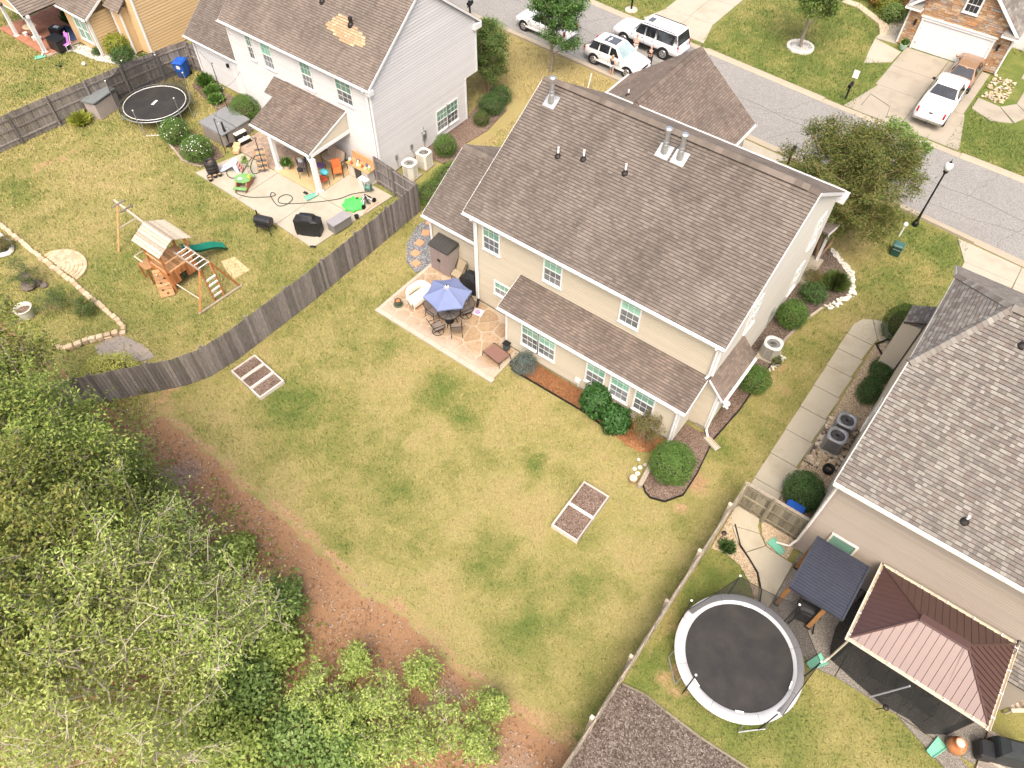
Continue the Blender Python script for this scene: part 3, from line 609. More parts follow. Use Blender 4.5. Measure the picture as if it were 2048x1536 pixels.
downspout(H, [(x1-.12,18.95,EZ-.12),(x1-.12,19.05,EZ-.2),(x1-.12,19.29,EZ-.5),(x1-.12,19.29,3.6),(x1-.16,19.15,3.5)], r=.055)
for a, zz in ((-16.06,3.93),(-12.68,3.97),(-8.76,3.97)): window(H, (a,y0-.022,zz), X, -Y, .86, 1.46)
window(H, (-15.43,y0-.022,1.4), X, -Y, .84, .72, cols=2, rows=1)
window(H, (x1+.022,21.9,4.0), Y, X, .85, 1.5); window(H, (x1+.022,28.3,4.0), Y, X, .85, 1.5); window(H, (x1+.022,28.3,1.0), Y, X, .85, 1.5)
m = MB(); m.box((x1+.06,26.4,1.3),(.09,.35,.5)); m.tube([(x1+.06,26.4,1.05),(x1+.06,26.4,.2)],.025,6); wpart(H, 'meter_box', m, STEEL)
# lower rear addition
ax0, ax1, ay = -13.65, -4.65, 17.95
ar = roof(H, 'lower_roof', [[(-13.98,17.68,2.78),(-4.38,17.68,2.78),(-4.38,19.39,3.42),(-13.98,19.39,3.42)]], SH_TAN, .1, .13)
wl2 = wall(H, 'addition_wall', [(ax0,ay,.2),(ax1,ay,.2),(ax1,ay,2.8),(ax0,ay,2.8)], SD_CREAM, SD_CREAM, .155)
wall(H, 'side_wall', [(ax1,ay,.2),(ax1,y0,.2),(ax1,y0,3.28),(ax1,ay,2.78)], SD_PALE, SD_PALE, .155)
wall(H, 'side_wall', [(ax0,y0,.2),(ax0,ay,.2),(ax0,ay,2.78),(ax0,y0,3.28)], SD_PALE, SD_PALE, .155)
solid_base(H, ax0+.04, ax1-.04, ay+.04, y0)
m = MB(); m.box((-9.18,17.8,2.66),(9.5,.28,.03)); m.box((-9.18,17.655,2.7),(9.6,.03,.14)); wpart(H, 'soffit', m, WHITE)
gutter(H, (-13.98,17.64,2.78), (-4.38,17.64,2.78), (0,-1,0))
for s_, rx in ((1,-4.38),(-1,-13.98)): rake_board(H, (rx,17.68,2.77), (rx,19.39,3.41), (s_,0,0), .13)
trim(H, (ax0,ay-.03,.2), (ax0,ay-.03,2.66), (.09,.07)); trim(H, (ax1,ay-.03,.2), (ax1,ay-.03,2.66), (.09,.07))
downspout(H, [(ax1-.1,17.55,2.7),(ax1-.1,17.82,2.4),(ax1-.1,17.84,.25),(ax1-.05,17.6,.12)], r=.055)
for a in (-12.72,-11.78): window(H, (a,ay-.022,.95), X, -Y, .84, 1.45)
for a in (-9.17,-7.93,-6.70): window(H, (a,ay-.022,.98), X, -Y, .86, 1.46)
m = MB(); m.box((-9.55,ay-.08,.62),(.3,.08,.26)); m.tube([(-9.55,ay-.06,.5),(-9.5,ay-.06,.15)],.02,6); wpart(H, 'outlet_box', m, WPLAS)
# small bay on the right side
br = roof(H, 'bay_roof', [[(-3.48,19.15,2.78),(-3.48,22.15,2.78),(-4.28,22.15,3.62),(-4.28,19.15,3.62)]], SH_TAN, .08, .135)
wall(H, 'bay_wall', [(x1,y0,.3),(-3.78,y0,.3),(-3.78,y0,2.95),(x1,y0,3.45)], SD_CREAM, SD_CREAM, .155)
wall(H, 'bay_wall', [(-3.78,y0,.3),(-3.78,21.9,.3),(-3.78,21.9,2.85),(-3.78,y0,2.85)], SD_PALE, SD_PALE, .155)
wall(H, 'bay_wall', [(-3.78,21.9,.3),(x1,21.9,.3),(x1,21.9,3.45),(-3.78,21.9,2.95)], SD_PALE, SD_PALE, .155)
solid_base(H, x1, -3.8, y0+.03, 21.87, .32); trim(H, (-3.78,y0-.03,.3), (-3.78,y0-.03,2.75), (.1,.07))
gutter(H, (-3.46,19.15,2.77), (-3.46,22.15,2.77), (1,0,0), hang=.9); rake_board(H, (-3.48,19.15,2.77), (-4.28,19.15,3.61), (0,-1,0), .12)
downspout(H, [(-3.42,19.25,2.7),(-3.68,19.34,2.4),(-3.7,19.3,.3),(-3.5,19.15,.12)], r=.055)
m = MB(); m.box((-3.2,18.95,.09),(.75,.28,.07),rz=-.35); m.box((-3.28,18.85,.14),(.72,.04,.06),rz=-.35); m.box((-3.12,19.05,.14),(.72,.04,.06),rz=-.35); sp = m.obj('splash_block', CONC_L); tag(sp, 'pale concrete splash block under the downspout at the right rear corner of the cream house', 'splash block')
m = MB(); m.tube([(-3.6,20.4,.9),(-3.5,20.4,1.0),(-3.42,20.4,.9)], .06, 8); m.lathe((-3.55,20.6,.85),[(.12,0),(.15,.05),(.15,.12)],10); wpart(H, 'hose_holder', m, WPLAS)
# left wing, garage and porch towards the street
wr = roof(H, 'wing_roof', [[(-20.85,20.35,2.75),(-16.62,20.35,2.75),(-16.62,23.8,4.87),(-20.85,23.8,4.87)]], SH_MAIN, .12)
m = MB(); m.plate([(-16.62,27.25,2.75),(-20.85,27.25,2.75),(-20.85,23.8,4.87),(-16.62,23.8,4.87)], .12); fr_ = wpart(H, 'roof_slope', m, ROOFDECK)
pieces(H, fr_, 'shingle', lapped([(-16.62,27.25,2.75),(-20.85,27.25,2.75),(-20.85,23.8,4.87),(-16.62,23.8,4.87)], .14, .2, .024, .004, .006), SH_MAIN, 0)
ridge_caps(H, wr, (-20.85,23.8,4.87), (-16.62,23.8,4.87), (0,-.6,1), (0,.6,1), SH_MAIN, .3)
wall(H, 'wing_wall', [(-20.6,20.62,.2),(x0,20.62,.2),(x0,20.62,2.75),(-20.6,20.62,2.75)], SD_CREAM, SD_CREAM, .155)
wall(H, 'wing_side_wall', [(-20.6,26.9,.2),(-20.6,20.62,.2),(-20.6,20.62,2.8),(-20.6,23.8,4.75),(-20.6,26.9,2.8)], SD_PALE, SD_PALE, .155, 40)
wall(H, 'wing_front_wall', [(x0,26.9,.2),(-20.6,26.9,.2),(-20.6,26.9,2.75),(x0,26.9,2.75)], SD_CREAM, None); solid_base(H, -20.56, x0, 20.66, 26.86)
gutter(H, (-20.85,20.3,2.74), (-16.62,20.3,2.74), (0,-1,0)); m = MB(); m.box((-18.75,20.48,2.62),(4.15,.26,.03)); m.box((-18.75,20.315,2.67),(4.2,.03,.13)); wpart(H, 'soffit', m, WHITE)
rake_board(H, (-20.85,20.35,2.74), (-20.85,23.8,4.86), (-1,0,0)); trim(H, (-20.6,20.59,.2), (-20.6,20.59,2.62), (.1,.07)); downspout(H, [(-20.5,20.25,2.65),(-20.5,20.5,2.3),(-20.5,20.52,.2)], r=.05)
gz, gr_, gx_ = 2.68, 5.8, -15.3
g1 = roof(H, 'garage_roof', [[(-11.15,29.2,gz),(-11.15,37.9,gz),(gx_,37.9,gr_),(gx_,29.2,gr_)], [(-19.45,37.9,gz),(-19.45,29.2,gz),(gx_,29.2,gr_),(gx_,37.9,gr_)]], SH_TAN, .12)
ridge_caps(H, g1, (gx_,30.9,gr_+.05), (gx_,37.4,gr_+.05), (.75,0,1), (-.75,0,1), SH_TAN, .3, .19, lift=.05); ridge_caps(H, g1, (gx_,37.4,gr_), (gx_,37.9,gr_), (.75,0,1), (-.75,0,1), SH_TAN, .25)
wall(H, 'garage_wall', [(-11.4,y1,.1),(-11.4,37.6,.1),(-11.4,37.6,2.75),(-11.4,y1,2.75)], SD_PALE, None); wall(H, 'garage_wall', [(-19.2,37.6,.1),(-19.2,y1,.1),(-19.2,y1,2.75),(-19.2,37.6,2.75)], SD_PALE, None)
wall(H, 'garage_front', [(-11.4,37.6,.1),(-19.2,37.6,.1),(-19.2,37.6,2.75),(gx_,37.6,5.65),(-11.4,37.6,2.75)], SD_PALE, None)
m = MB(); m.box((gx_,37.63,1.1),(4.9,.06,2.2)); wpart(H, 'garage_door', m, WHITE)
gutter(H, (-19.5,37.9,gz-.01), (-19.5,29.5,gz-.01), (-1,0,0), hang=2.2); gutter(H, (-11.1,29.5,gz-.01), (-11.1,37.9,gz-.01), (1,0,0), hang=2.2)
for xx in (-11.15,-19.45): rake_board(H, (xx,37.9,gz-.01), (gx_,37.9,gr_-.01), (0,1,0))
pr_ = roof(H, 'porch_roof', [[(-3.95,32.7,2.62),(-11.1,32.7,2.62),(-11.1,30.55,3.5),(-3.95,30.55,3.5)]], SH_MAIN, .1, limit=300)
gutter(H, (-3.95,32.74,2.6), (-11.1,32.74,2.6), (0,1,0)); rake_board(H, (-3.95,32.7,2.61), (-3.95,30.55,3.49), (1,0,0))
for xx in (-4.2,-7.4,-10.8): trim(H, (xx,32.5,.1), (xx,32.5,2.6), (.13,.13), name='porch_post')
m = MB(); m.box((-7.5,31.6,.08),(7.2,2.2,.24)); wpart(H, 'porch_floor', m, CONC)
for p, h in (((-16.05,24.21,8.89),1.0),((-10.36,24.17,8.86),.95),((-9.64,24.17,8.87),.98)): flue(H, mr, p, h, .62)
for p in ((-14.40,22.47,7.81),(-13.30,22.76,7.99),(-11.35,22.92,8.09)): vent_pipe(H, mr, p, .45)
vent_pipe(H, g1, (-16.9,33.0,4.6), .35)
# retaining board and stones at the corner bed
t = thing('retaining_wall', 'short tan timber retaining wall beside the large round bush', 'retaining wall', (-4.7,16.2,0)); m = MB(); m.box((0,0,.12),(.16,2.1,.34),rz=.12); m.box((.01,0,.31),(.2,2.14,.05),rz=.12); m.obj('timber', W_PALE, t)

# ---------------------------------------------------------------- white house on the left
L = thing('house', 'white sided two storey house with a tan bare patch in its shingle roof', 'house', (-33, 27, 0))
lx0, lx1, ly = -38.35, -26.95, 23.5; LE, LR, LY = 5.85, 9.4, 27.9; ls = (LR-LE)/(LY-23.25); lye = 2*LY-23.25; qx0, qx1 = -38.65, -26.78
lr = roof(L, 'main_roof', [[(qx0,23.25,LE),(qx1,23.25,LE),(qx1,LY,LR),(qx0,LY,LR)]], SH_LEFT)
m = MB(); m.plate([(qx1,lye,LE),(qx0,lye,LE),(qx0,LY,LR),(qx1,LY,LR)], .14); l2 = wpart(L, 'roof_slope', m, ROOFDECK); pieces(L, l2, 'shingle', lapped([(qx1,lye,LE),(qx0,lye,LE),(qx0,LY,LR),(qx1,LY,LR)], .2, .4, .017, .004, .006), SH_LEFT, 0)
# bare patch where tabs were torn off
o_ = Vector((0,23.25,LE)); vdir = Vector((0,1,ls)).normalized(); ndir = Vector((0,-ls,1)).normalized()
pc = Vector((-29.86,25.05,7.23)); its = []
for r in range(-4, 5):
    wd = {-4:.55,-3:1.0,-2:1.35,-1:1.45,0:1.3,1:1.15,2:.95,3:.5,4:.3}[r]; sh = {-4:.35,-3:.3,-2:.1,-1:0,0:-.05,1:-.1,2:-.3,3:-.55,4:-.65}[r]; a = -wd+R.uniform(0,.1)
    while a < wd:
        b = a+R.uniform(.2,.34); c = pc+X*(a+sh)+vdir*(r*.145)+ndir*.022; w_ = b-a-.02; its.append(([c, c+X*w_, c+X*w_+vdir*.125-ndir*.006, c+vdir*.125-ndir*.006]+[q-ndir*.03 for q in (c, c+X*w_, c+X*w_+vdir*.125, c+vdir*.125)], [(0,1,2,3),(0,4,5,1),(1,5,6,2),(3,7,4,0)])); a = b
pieces(L, lr, 'bare_shingle', its, SH_BARE)
for p in ((-29.72,25.37,7.47), (-32.19,25.79,7.79)):
    m = MB(); m.lathe(Vector(p)-Z*.1, [(.2,0),(.16,.16),(.1,.24),(.1,.42),(.13,.44),(.12,.5)], 10); wpart(L, 'roof_vent', m, DKMET, lr)
wall(L, 'rear_wall', [(lx0,ly,.1),(lx1,ly,.1),(lx1,ly,LE),(lx0,ly,LE)], SD_WHITE, SD_WHITE, .175)
wall(L, 'gable_wall', [(lx1,ly,.1),(lx1,31.1,.1),(lx1,31.1,2.8),(lx1,ly,2.8)], SD_WHITE, SD_WHITE, .175)
wall(L, 'gable_wall', [(lx1,ly,2.8),(lx1,32.2,2.8),(lx1,32.2,LE+.1),(lx1,LY,LR-.12),(lx1,ly,LE+.1)], SD_WHITE, SD_WHITE, .175)
m = MB(); m.box(((lx0+lx1)/2,31.6,2.78),(lx1-lx0,1.2,.05)); wpart(L, 'soffit', m, WHITE)
wall(L, 'front_wall', [(lx1,31.1,.1),(lx0,31.1,.1),(lx0,31.1,2.8),(lx1,31.1,2.8)], SD_WHITE, None); wall(L, 'front_wall', [(lx1,32.2,2.8),(lx0,32.2,2.8),(lx0,32.2,LE),(lx1,32.2,LE)], SD_WHITE, None)
wall(L, 'side_wall', [(lx0,32.2,.1),(lx0,ly,.1),(lx0,ly,LE),(lx0,LY,LR-.1),(lx0,32.2,LE)], SD_WHITE, None); solid_base(L, lx0+.05, lx1-.05, ly+.05, 31.05)
gutter(L, (qx0,23.2,LE-.01), (qx1,23.2,LE-.01), (0,-1,0)); m = MB(); m.box(((qx0+qx1)/2,23.37,LE-.17),(qx1-qx0-.04,.26,.03)); m.box(((qx0+qx1)/2,23.22,LE-.1),(qx1-qx0,.03,.16)); wpart(L, 'soffit', m, WHITE)
rake_board(L, (qx1,23.25,LE-.01), (qx1,LY,LR-.01), (1,0,0)); rake_board(L, (qx1,lye,LE-.01), (qx1,LY,LR-.01), (1,0,0)); rake_board(L, (qx0,23.25,LE-.01), (qx0,LY,LR-.01), (-1,0,0))
m = MB(); m.box((qx1-.1,lye-.3,LE-.25),(.32,.6,.32)); m.box((qx1-.1,23.4,LE-.24),(.32,.35,.28)); wpart(L, 'eave_return', m, WHITE)
trim(L, (lx1,ly-.03,.1), (lx1,ly-.03,LE-.2), (.12,.08)); trim(L, (lx0,ly-.03,.1), (lx0,ly-.03,LE-.2), (.12,.08)); trim(L, (lx1+.02,31.1,.1), (lx1+.02,31.1,2.8), (.08,.1)); trim(L, (lx1+.02,32.2,2.8), (lx1+.02,32.2,LE-.2), (.08,.1))
downspout(L, [(lx1-.15,23.12,LE-.1),(lx1-.15,23.36,LE-.5),(lx1-.15,23.4,.25),(lx1-.1,23.2,.1)], r=.055)
for a, wd, zz, hh in ((-36.75,.42,4.1,1.45),(-35.46,.78,4.05,1.5),(-32.26,.8,4.0,1.5),(-29.5,1.12,4.2,1.33)): window(L, (a,ly-.022,zz), X, -Y, wd, hh, cols=1 if wd < .5 else 2)
window(L, (lx1+.022,28.35,.62), Y, X, .9, 1.3); window(L, (lx1+.022,29.33,.62), Y, X, .9, 1.3)
m = MB(); m.box((lx1+.07,27.1,1.1),(.12,.3,.55)); m.lathe((lx1+.12,27.1,1.22),[(.1,0),(.1,.09)],12,rot=Matrix.Rotation(rad(90),3,'Y')); m.tube([(lx1+.06,27.1,.85),(lx1+.06,27.1,.1)],.03,6); m.tube([(lx1+.06,27.1,1.4),(lx1+.06,27.1,1.62)],.03,6); wpart(L, 'electric_meter', m, STEEL)
m = MB(); m.box((lx1+.05,26.0,.9),(.06,.2,.3)); m.tube([(lx1+.07,26.0,.75),(lx1+.1,26.1,.3),(lx1+.25,25.9,.25)],.02,6); m.box((lx1+.05,24.7,.9),(.06,.2,.3)); m.tube([(lx1+.07,24.7,.75),(lx1+.1,24.7,.3),(lx1+.3,24.6,.25)],.02,6); wpart(L, 'disconnect_box', m, STEEL)
# single storey wing with the side door
lw = roof(L, 'wing_roof', [[(-44.2,23.9,2.88),(lx0-.05,23.9,2.88),(lx0-.05,28.2,6.16),(-44.2,28.2,6.16)]], SH_MAIN, .12)
m = MB(); m.plate([(lx0-.05,32.4,2.95),(-44.2,32.4,2.95),(-44.2,28.2,6.16),(lx0-.05,28.2,6.16)], .12); wpart(L, 'roof_slope', m, SH_MAIN)
wall(L, 'wing_wall', [(-43.9,24.2,.1),(lx0,24.2,.1),(lx0,24.2,2.85),(-43.9,24.2,2.85)], SD_WHITE, SD_WHITE, .175); wall(L, 'wing_side_wall', [(-43.9,32.2,.1),(-43.9,24.2,.1),(-43.9,24.2,2.85),(-43.9,28.2,6.0),(-43.9,32.2,2.85)], SD_WHITE, None)
gutter(L, (-44.2,23.85,2.87), (lx0-.05,23.85,2.87), (0,-1,0)); trim(L, (-43.9,24.17,.1), (-43.9,24.17,2.7), (.1,.07)); rake_board(L, (-44.2,23.9,2.87), (-44.2,28.2,6.15), (-1,0,0)); downspout(L, [(-43.8,23.8,2.8),(-43.8,24.1,2.4),(-43.8,24.12,.15)])
m = MB(); m.box((-39.75,24.16,1.2),(.95,.05,2.1)); d_ = wpart(L, 'side_door', m, WHITE)
m = MB()
for a in (-.22,.22):
    for b, h in ((.35,.5),(1.05,.6),(1.75,.5)): m.box((-39.75+a,24.125,.15+b),(.3,.02,h))
wpart(L, 'door_panel', m, WPLAS, d_); m = MB(); m.ball((-39.4,24.1,1.15),.04,8,5); wpart(L, 'handle', m, CHROME, d_)
m = MB(); m.box((-40.6,24.1,1.95),(.12,.14,.22)); wpart(L, 'wall_lamp', m, BLACK)
# patio roof on two posts
lp = roof(L, 'porch_roof', [[(-33.95,20.42,2.52),(-29.15,20.42,2.52),(-29.15,23.48,3.62),(-33.95,23.48,3.62)]], SH_TAN, .12, .15)
l3 = roof(L, 'pent_roof', [[(-35.0,22.55,3.0),(-33.95,22.55,3.0),(-33.95,23.48,3.55),(-35.0,23.48,3.55)]], SH_TAN, .1, .15)
gutter(L, (-33.95,20.38,2.5), (-29.15,20.38,2.5), (0,-1,0), hang=.8); m = MB(); m.plate([(-29.2,20.5,2.4),(-29.2,23.45,2.4),(-29.2,23.45,3.45),(-29.2,20.5,2.44)], .1); cw = wpart(L, 'porch_cheek', m, SD_BEIGE)
pieces(L, cw, 'siding_board', lapped([(-29.19,20.5,2.4),(-29.19,23.45,2.4),(-29.19,23.45,3.45),(-29.19,20.5,2.44)], .175, proud=.024, stagger=False), SD_BEIGE)
m = MB(); m.box((-31.6,20.5,2.3),(4.6,.16,.22)); m.box((-29.2,22,2.33),(.16,2.95,.16)); m.box((-33.85,22,2.33),(.14,2.95,.16)); wpart(L, 'porch_beam', m, WHITE); rake_board(L, (-29.15,20.42,2.51), (-29.15,23.48,3.61), (1,0,0), .1)
for xx in (-32.42,-29.0): m = MB(); m.bbox((xx,20.45,1.12),(.24,.24,2.28)); m.box((xx,20.45,.1),(.32,.32,.16)); wpart(L, 'porch_post', m, WHITE)
downspout(L, [(-29.25,20.32,2.42),(-29.0,20.28,2.1),(-28.98,20.27,.2),(-28.95,20.1,.1)], r=.05)

# ---------------------------------------------------------------- taupe house on the right
T = thing('house', 'taupe sided house with blended grey shingle roof at the right edge', 'house', (6, 22, 0))
ts = .64; E5 = 5.55
tr_ = roof(T, 'main_roof', [[(1.45,16.3,E5),(13,16.3,E5),(13,22.8,9.71),(3.2,22.8,9.71),(1.45,20.2,8.05)]], SH_GREY, .14, .14, .17, 300, jitter=.35, proud=.022)
pieces(T, tr_, 'shingle', lapped([(1.45,25.4,8.05),(1.45,20.2,8.05),(3.2,22.8,9.71)], .14, .17, .02, .004, .006, jitter=.35), SH_GREY)
m = MB(); m.plate([(1.45,25.4,8.05),(1.45,20.2,8.05),(3.2,22.8,9.71)], .14); m.plate([(13,29.3,E5),(1.45,29.3,E5),(1.45,25.4,8.05),(3.2,22.8,9.71),(13,22.8,9.71)], .14); t2 = wpart(T, 'roof_slope', m, ROOFDECK)
pieces(T, t2, 'shingle', lapped([(13,29.3,E5),(1.45,29.3,E5),(1.45,25.4,8.05),(3.2,22.8,9.71),(13,22.8,9.71)], .14, .17, .02, .004, .006, jitter=.35), SH_GREY, 0)
hn = (-.94,0,1); ridge_caps(T, tr_, (1.45,20.2,8.07), (3.2,22.8,9.73), (0,-ts,1), hn, SH_GREY, .17, .17); ridge_caps(T, tr_, (1.45,25.4,8.07), (3.2,22.8,9.73), (0,ts,1), hn, SH_GREY, .17, .17); ridge_caps(T, tr_, (3.2,22.8,9.76), (13,22.8,9.76), (0,-ts,1), (0,ts,1), SH_GREY, .22, .19, lift=.05)
tw = wall(T, 'rear_wall', [(1.72,16.61,.1),(13,16.61,.1),(13,16.61,E5),(1.72,16.61,E5)], SD_TAN, SD_TAN, .15)
wall(T, 'gable_wall', [(1.72,28.9,.1),(1.72,16.61,.1),(1.72,16.61,E5+.1),(1.72,20.3,7.95),(1.72,25.3,7.95),(1.72,28.9,E5+.1)], SD_BEIGE, SD_BEIGE, .15, 60)
wall(T, 'front_wall', [(13,28.9,.1),(1.72,28.9,.1),(1.72,28.9,E5),(13,28.9,E5)], SD_TAN, None); solid_base(T, 1.77, 13, 16.66, 28.85, .12)
m = MB(); m.box((7.2,16.45,E5-.16),(11.5,.3,.03)); m.box((7.2,16.28,E5-.1),(11.55,.03,.16)); wpart(T, 'soffit', m, OFFW)
gutter(T, (1.45,16.25,E5-.01), (13,16.25,E5-.01), (0,-1,0), OFFW, .9); rake_board(T, (1.45,16.3,E5-.01), (1.45,20.2,8.04), (-1,0,0), .16, mat=OFFW); rake_board(T, (1.45,29.3,E5-.01), (1.45,25.4,8.04), (-1,0,0), .16, mat=OFFW); rake_board(T, (1.45,20.2,8.04), (1.45,25.4,8.04), (-1,0,0), .16, mat=OFFW)
trim(T, (1.72,16.58,.1), (1.72,16.58,E5-.2), (.13,.08), P('taupe_trim', (.36,.30,.27), .6)); downspout(T, [(1.6,16.2,E5-.1),(1.62,16.45,E5-.5),(1.62,16.48,.9),(1.5,16.3,.5),(1.05,16.35,.14)], OFFW)
vent_pipe(T, tr_, (5.24,17.07,6.04), .3); vent_pipe(T, tr_, (4.02,21.96,9.17), .3)
window(T, (2.5,16.585,1.0), X, -Y, .85, 1.35, cols=0, rows=1, frame_mat=OFFW, lo=GL_DK); window(T, (8.95,16.585,1.0), X, -Y, .85, 1.35, cols=0, rows=1, frame_mat=OFFW)
m = MB(); m.box((9.45,15.95,1.1),(.95,1.3,2.2)); bb = wpart(T, 'bump_out', m, SD_TAN); roof(T, 'bump_roof', [[(8.9,15.2,2.2),(10.0,15.2,2.2),(10.0,16.6,2.55),(8.9,16.6,2.55)]], SH_GREY, .08, .14, .17, 300)
b5 = roof(T, 'bay_roof', [[(.85,28.6,3.3),(.85,27.4,3.3),(1.7,27.4,3.75),(1.7,28.6,3.75)]], SH_GREY, .1, .145); m = MB(); m.box((1.25,28.0,1.65),(.75,1.0,3.1)); wpart(T, 'bay', m, SD_BEIGE)
window(T, (1.70,23.5,1.2), -Y, -X, .8, 1.3, frame_mat=OFFW); window(T, (1.70,20.4,3.9), -Y, -X, .8, 1.3, frame_mat=OFFW)

# ---------------------------------------------------------------- stone fronted house across the street
STONES = []
def stone_mat():
    t = NT('ledge_stone'); i = t.island()
    c = t.ramp(i, [(0,(.38,.20,.09)),(.2,(.50,.31,.16)),(.4,(.30,.21,.15)),(.55,(.56,.40,.25)),(.7,(.42,.37,.33)),(.85,(.52,.25,.10)),(1,(.60,.48,.34))]); n_ = t.noise(14, 4)
    c = t.mix(.5, c, t.ramp(n_, [(.3,.5),(.7,1.)]), 'MULTIPLY'); t.bump(n_, .5, .03); return t.fin(c, .9, .2)
LEDGE = stone_mat(); MORTAR = P('mortar', (.33,.27,.21), .95)
S = thing('house', 'stone fronted garage house with white door across the street', 'house', (-5.4, 60, 0))
sy = 57.4; gable = [(-8.75,sy,.05),(-2.0,sy,.05),(-2.0,sy,3.05),(-5.38,sy,5.95),(-8.75,sy,3.05)]
m = MB(); m.plate(gable, .15); sw = wpart(S, 'front_wall', m, MORTAR); its = []; zz = .06
while zz < 5.9:
    h = R.uniform(.09,.19); row = clip(clip([(q[0],q[2]) for q in gable],0,-1,-zz),0,1,zz+h-.012); a = -8.75
    while a < -2.0 and len(row) > 2:
        b = a+R.uniform(.18,.62); q = clip(clip(row,-1,0,-a),1,0,b-.014); a = b
        if len(q) < 3 or abs(area(q)) < .004: continue
        cx_ = sum(p[0] for p in q)/len(q); cz_ = sum(p[1] for p in q)/len(q)
        if (-7.75 < cx_ < -3.02 and cz_ < 2.22) or (-5.85 < cx_ < -4.7 and 3.1 < cz_ < 4.35): continue
        if area(q) < 0: q = q[::-1]
        d = R.uniform(.02,.07); k = len(q); v = [(cx_+(p[0]-cx_)*.93, sy-d, cz_+(p[1]-cz_)*.9) for p in q]+[(p[0], sy-.001, p[1]) for p in q]
        its.append((v, [tuple(range(k))]+[(i,k+i,k+(i+1)%k,(i+1)%k) for i in range(k)]))
    zz += h
pieces(S, sw, 'ledge_stone', its, LEDGE)
m = MB(); m.box((-5.39,sy-.07,2.13),(4.95,.12,.2)); m.box((-5.39,sy-.1,2.25),(5.1,.18,.06))
for xx in (-7.76,-3.02): m.box((xx,sy-.06,1.02),(.13,.1,2.04))
wpart(S, 'door_surround', m, WHITE)
its = []
for k in range(8):
    m = MB(); m.box((-5.39,sy-.03,.14+k*.245+.0),(4.55,.05,.232)); its.append((m.v, m.f))
m = MB(); m.box((-5.39,sy+.0,1.02),(4.6,.04,1.98)); gd = wpart(S, 'garage_door', m, P('garage_white', (.68,.68,.67), .5, .03)); pieces(S, gd, 'door_panel', its, MATS['garage_white'])
window(S, (-5.6,sy-.03,3.28), X, -Y, .78, .95, cols=2, rows=1, up=GL_DK, lo=GL_DK, fr=.11)
s_r = roof(S, 'gable_roof', [[(-1.75,57.0,2.82),(-1.75,66,2.82),(-5.38,66,5.98),(-5.38,57.0,5.98)], [(-9.0,66,2.82),(-9.0,57.0,2.82),(-5.38,57.0,5.98),(-5.38,66,5.98)]], SH_GREY, .14, .2, .4, 0)
rake_board(S, (-1.75,56.98,2.82), (-5.38,56.98,5.98), (0,-1,0), .24, .04); rake_board(S, (-9.0,56.98,2.82), (-5.38,56.98,5.98), (0,-1,0), .24, .04)
for sx, xx in ((1,-2.2),(-1,-8.55)):
    m = MB(); m.add([(xx-.5,57.38,2.72),(xx+.5,57.38,2.72),(xx+.5,56.8,2.72),(xx-.5,56.8,2.72),(xx-.5,57.38,3.05),(xx+.5,57.38,3.05)], [(3,2,1,0),(0,4,5,1),(3,4,0),(2,1,5),(3,2,5,4)]); wpart(S, 'eave_return', m, SH_GREY)
    m = MB(); m.box((xx,57.08,2.66),(1.1,.62,.1)); wpart(S, 'return_trim', m, WHITE)
downspout(S, [(-8.72,57.2,2.6),(-8.78,57.33,2.2),(-8.78,57.32,.1)], r=.06); downspout(S, [(-2.0,57.2,2.6),(-1.97,57.33,2.2),(-1.97,57.32,.1)], r=.06)
m = MB(); m.plate([(-2.0,57.4,.05),(-2.0,62,.05),(-2.0,62,2.9),(-2.0,57.4,2.9)], .1); m.plate([(-8.75,66,.05),(-8.75,57.5,.05),(-8.75,57.5,2.9),(-8.75,66,2.9)], .1); m.box((2,62,2.0),(8,.15,4)); m.box((-1.2,61.88,1.1),(.1,.1,2.2)); wpart(S, 'side_wall', m, SD_WHITE)
m = MB(); m.box((-.1,61.9,1.05),(1.0,.06,2.1)); wpart(S, 'front_door', m, P('blue_grey_door', (.09,.13,.17), .5))
for xx in (-8.15,-2.62): m = MB(); m.box((xx,57.28,1.7),(.13,.14,.3)); m.box((xx,57.26,1.88),(.18,.2,.05)); wpart(S, 'wall_lantern', m, DKMET)

# ---------------------------------------------------------------- golden house at the top left
N = thing('house', 'golden sided house with covered brick porch in the top left corner', 'house', (-54, 25, 0))
wall(N, 'rear_wall', [(-54.3,21.55,.1),(-51.3,21.55,.1),(-51.3,21.55,2.75),(-54.3,21.55,2.75)], SD_GOLD, None)
wall(N, 'side_wall', [(-51.3,21.55,.1),(-51.3,23.6,.1),(-51.3,23.6,2.75),(-51.3,21.55,2.75)], SD_GOLD, SD_GOLD, .19)
wall(N, 'rear_wall', [(-51.3,23.6,.1),(-48.6,23.6,.1),(-48.6,23.6,6.2),(-51.3,23.6,6.2)], SD_GOLD, SD_GOLD, .19)
wall(N, 'side_wall', [(-48.6,23.6,.1),(-48.6,33,.1),(-48.6,33,6.2),(-48.6,23.6,6.2)], SD_GOLD, SD_GOLD, .19)
wall(N, 'porch_wall', [(-60.5,24.2,.1),(-54.3,24.2,.1),(-54.3,24.2,3.2),(-60.5,24.2,3.2)], SD_GOLD, SD_GOLD, .19); wall(N, 'porch_wall', [(-54.3,24.2,.1),(-54.3,21.55,.1),(-54.3,21.55,2.9),(-54.3,24.2,2.9)][::-1], SD_GOLD, None)
window(N, (-53.25,21.53,.75), X, -Y, .62, 1.42, cols=1, rows=1, lo=GL_UP); window(N, (-52.5,21.53,.75), X, -Y, .62, 1.42, cols=1, rows=1, lo=GL_UP)
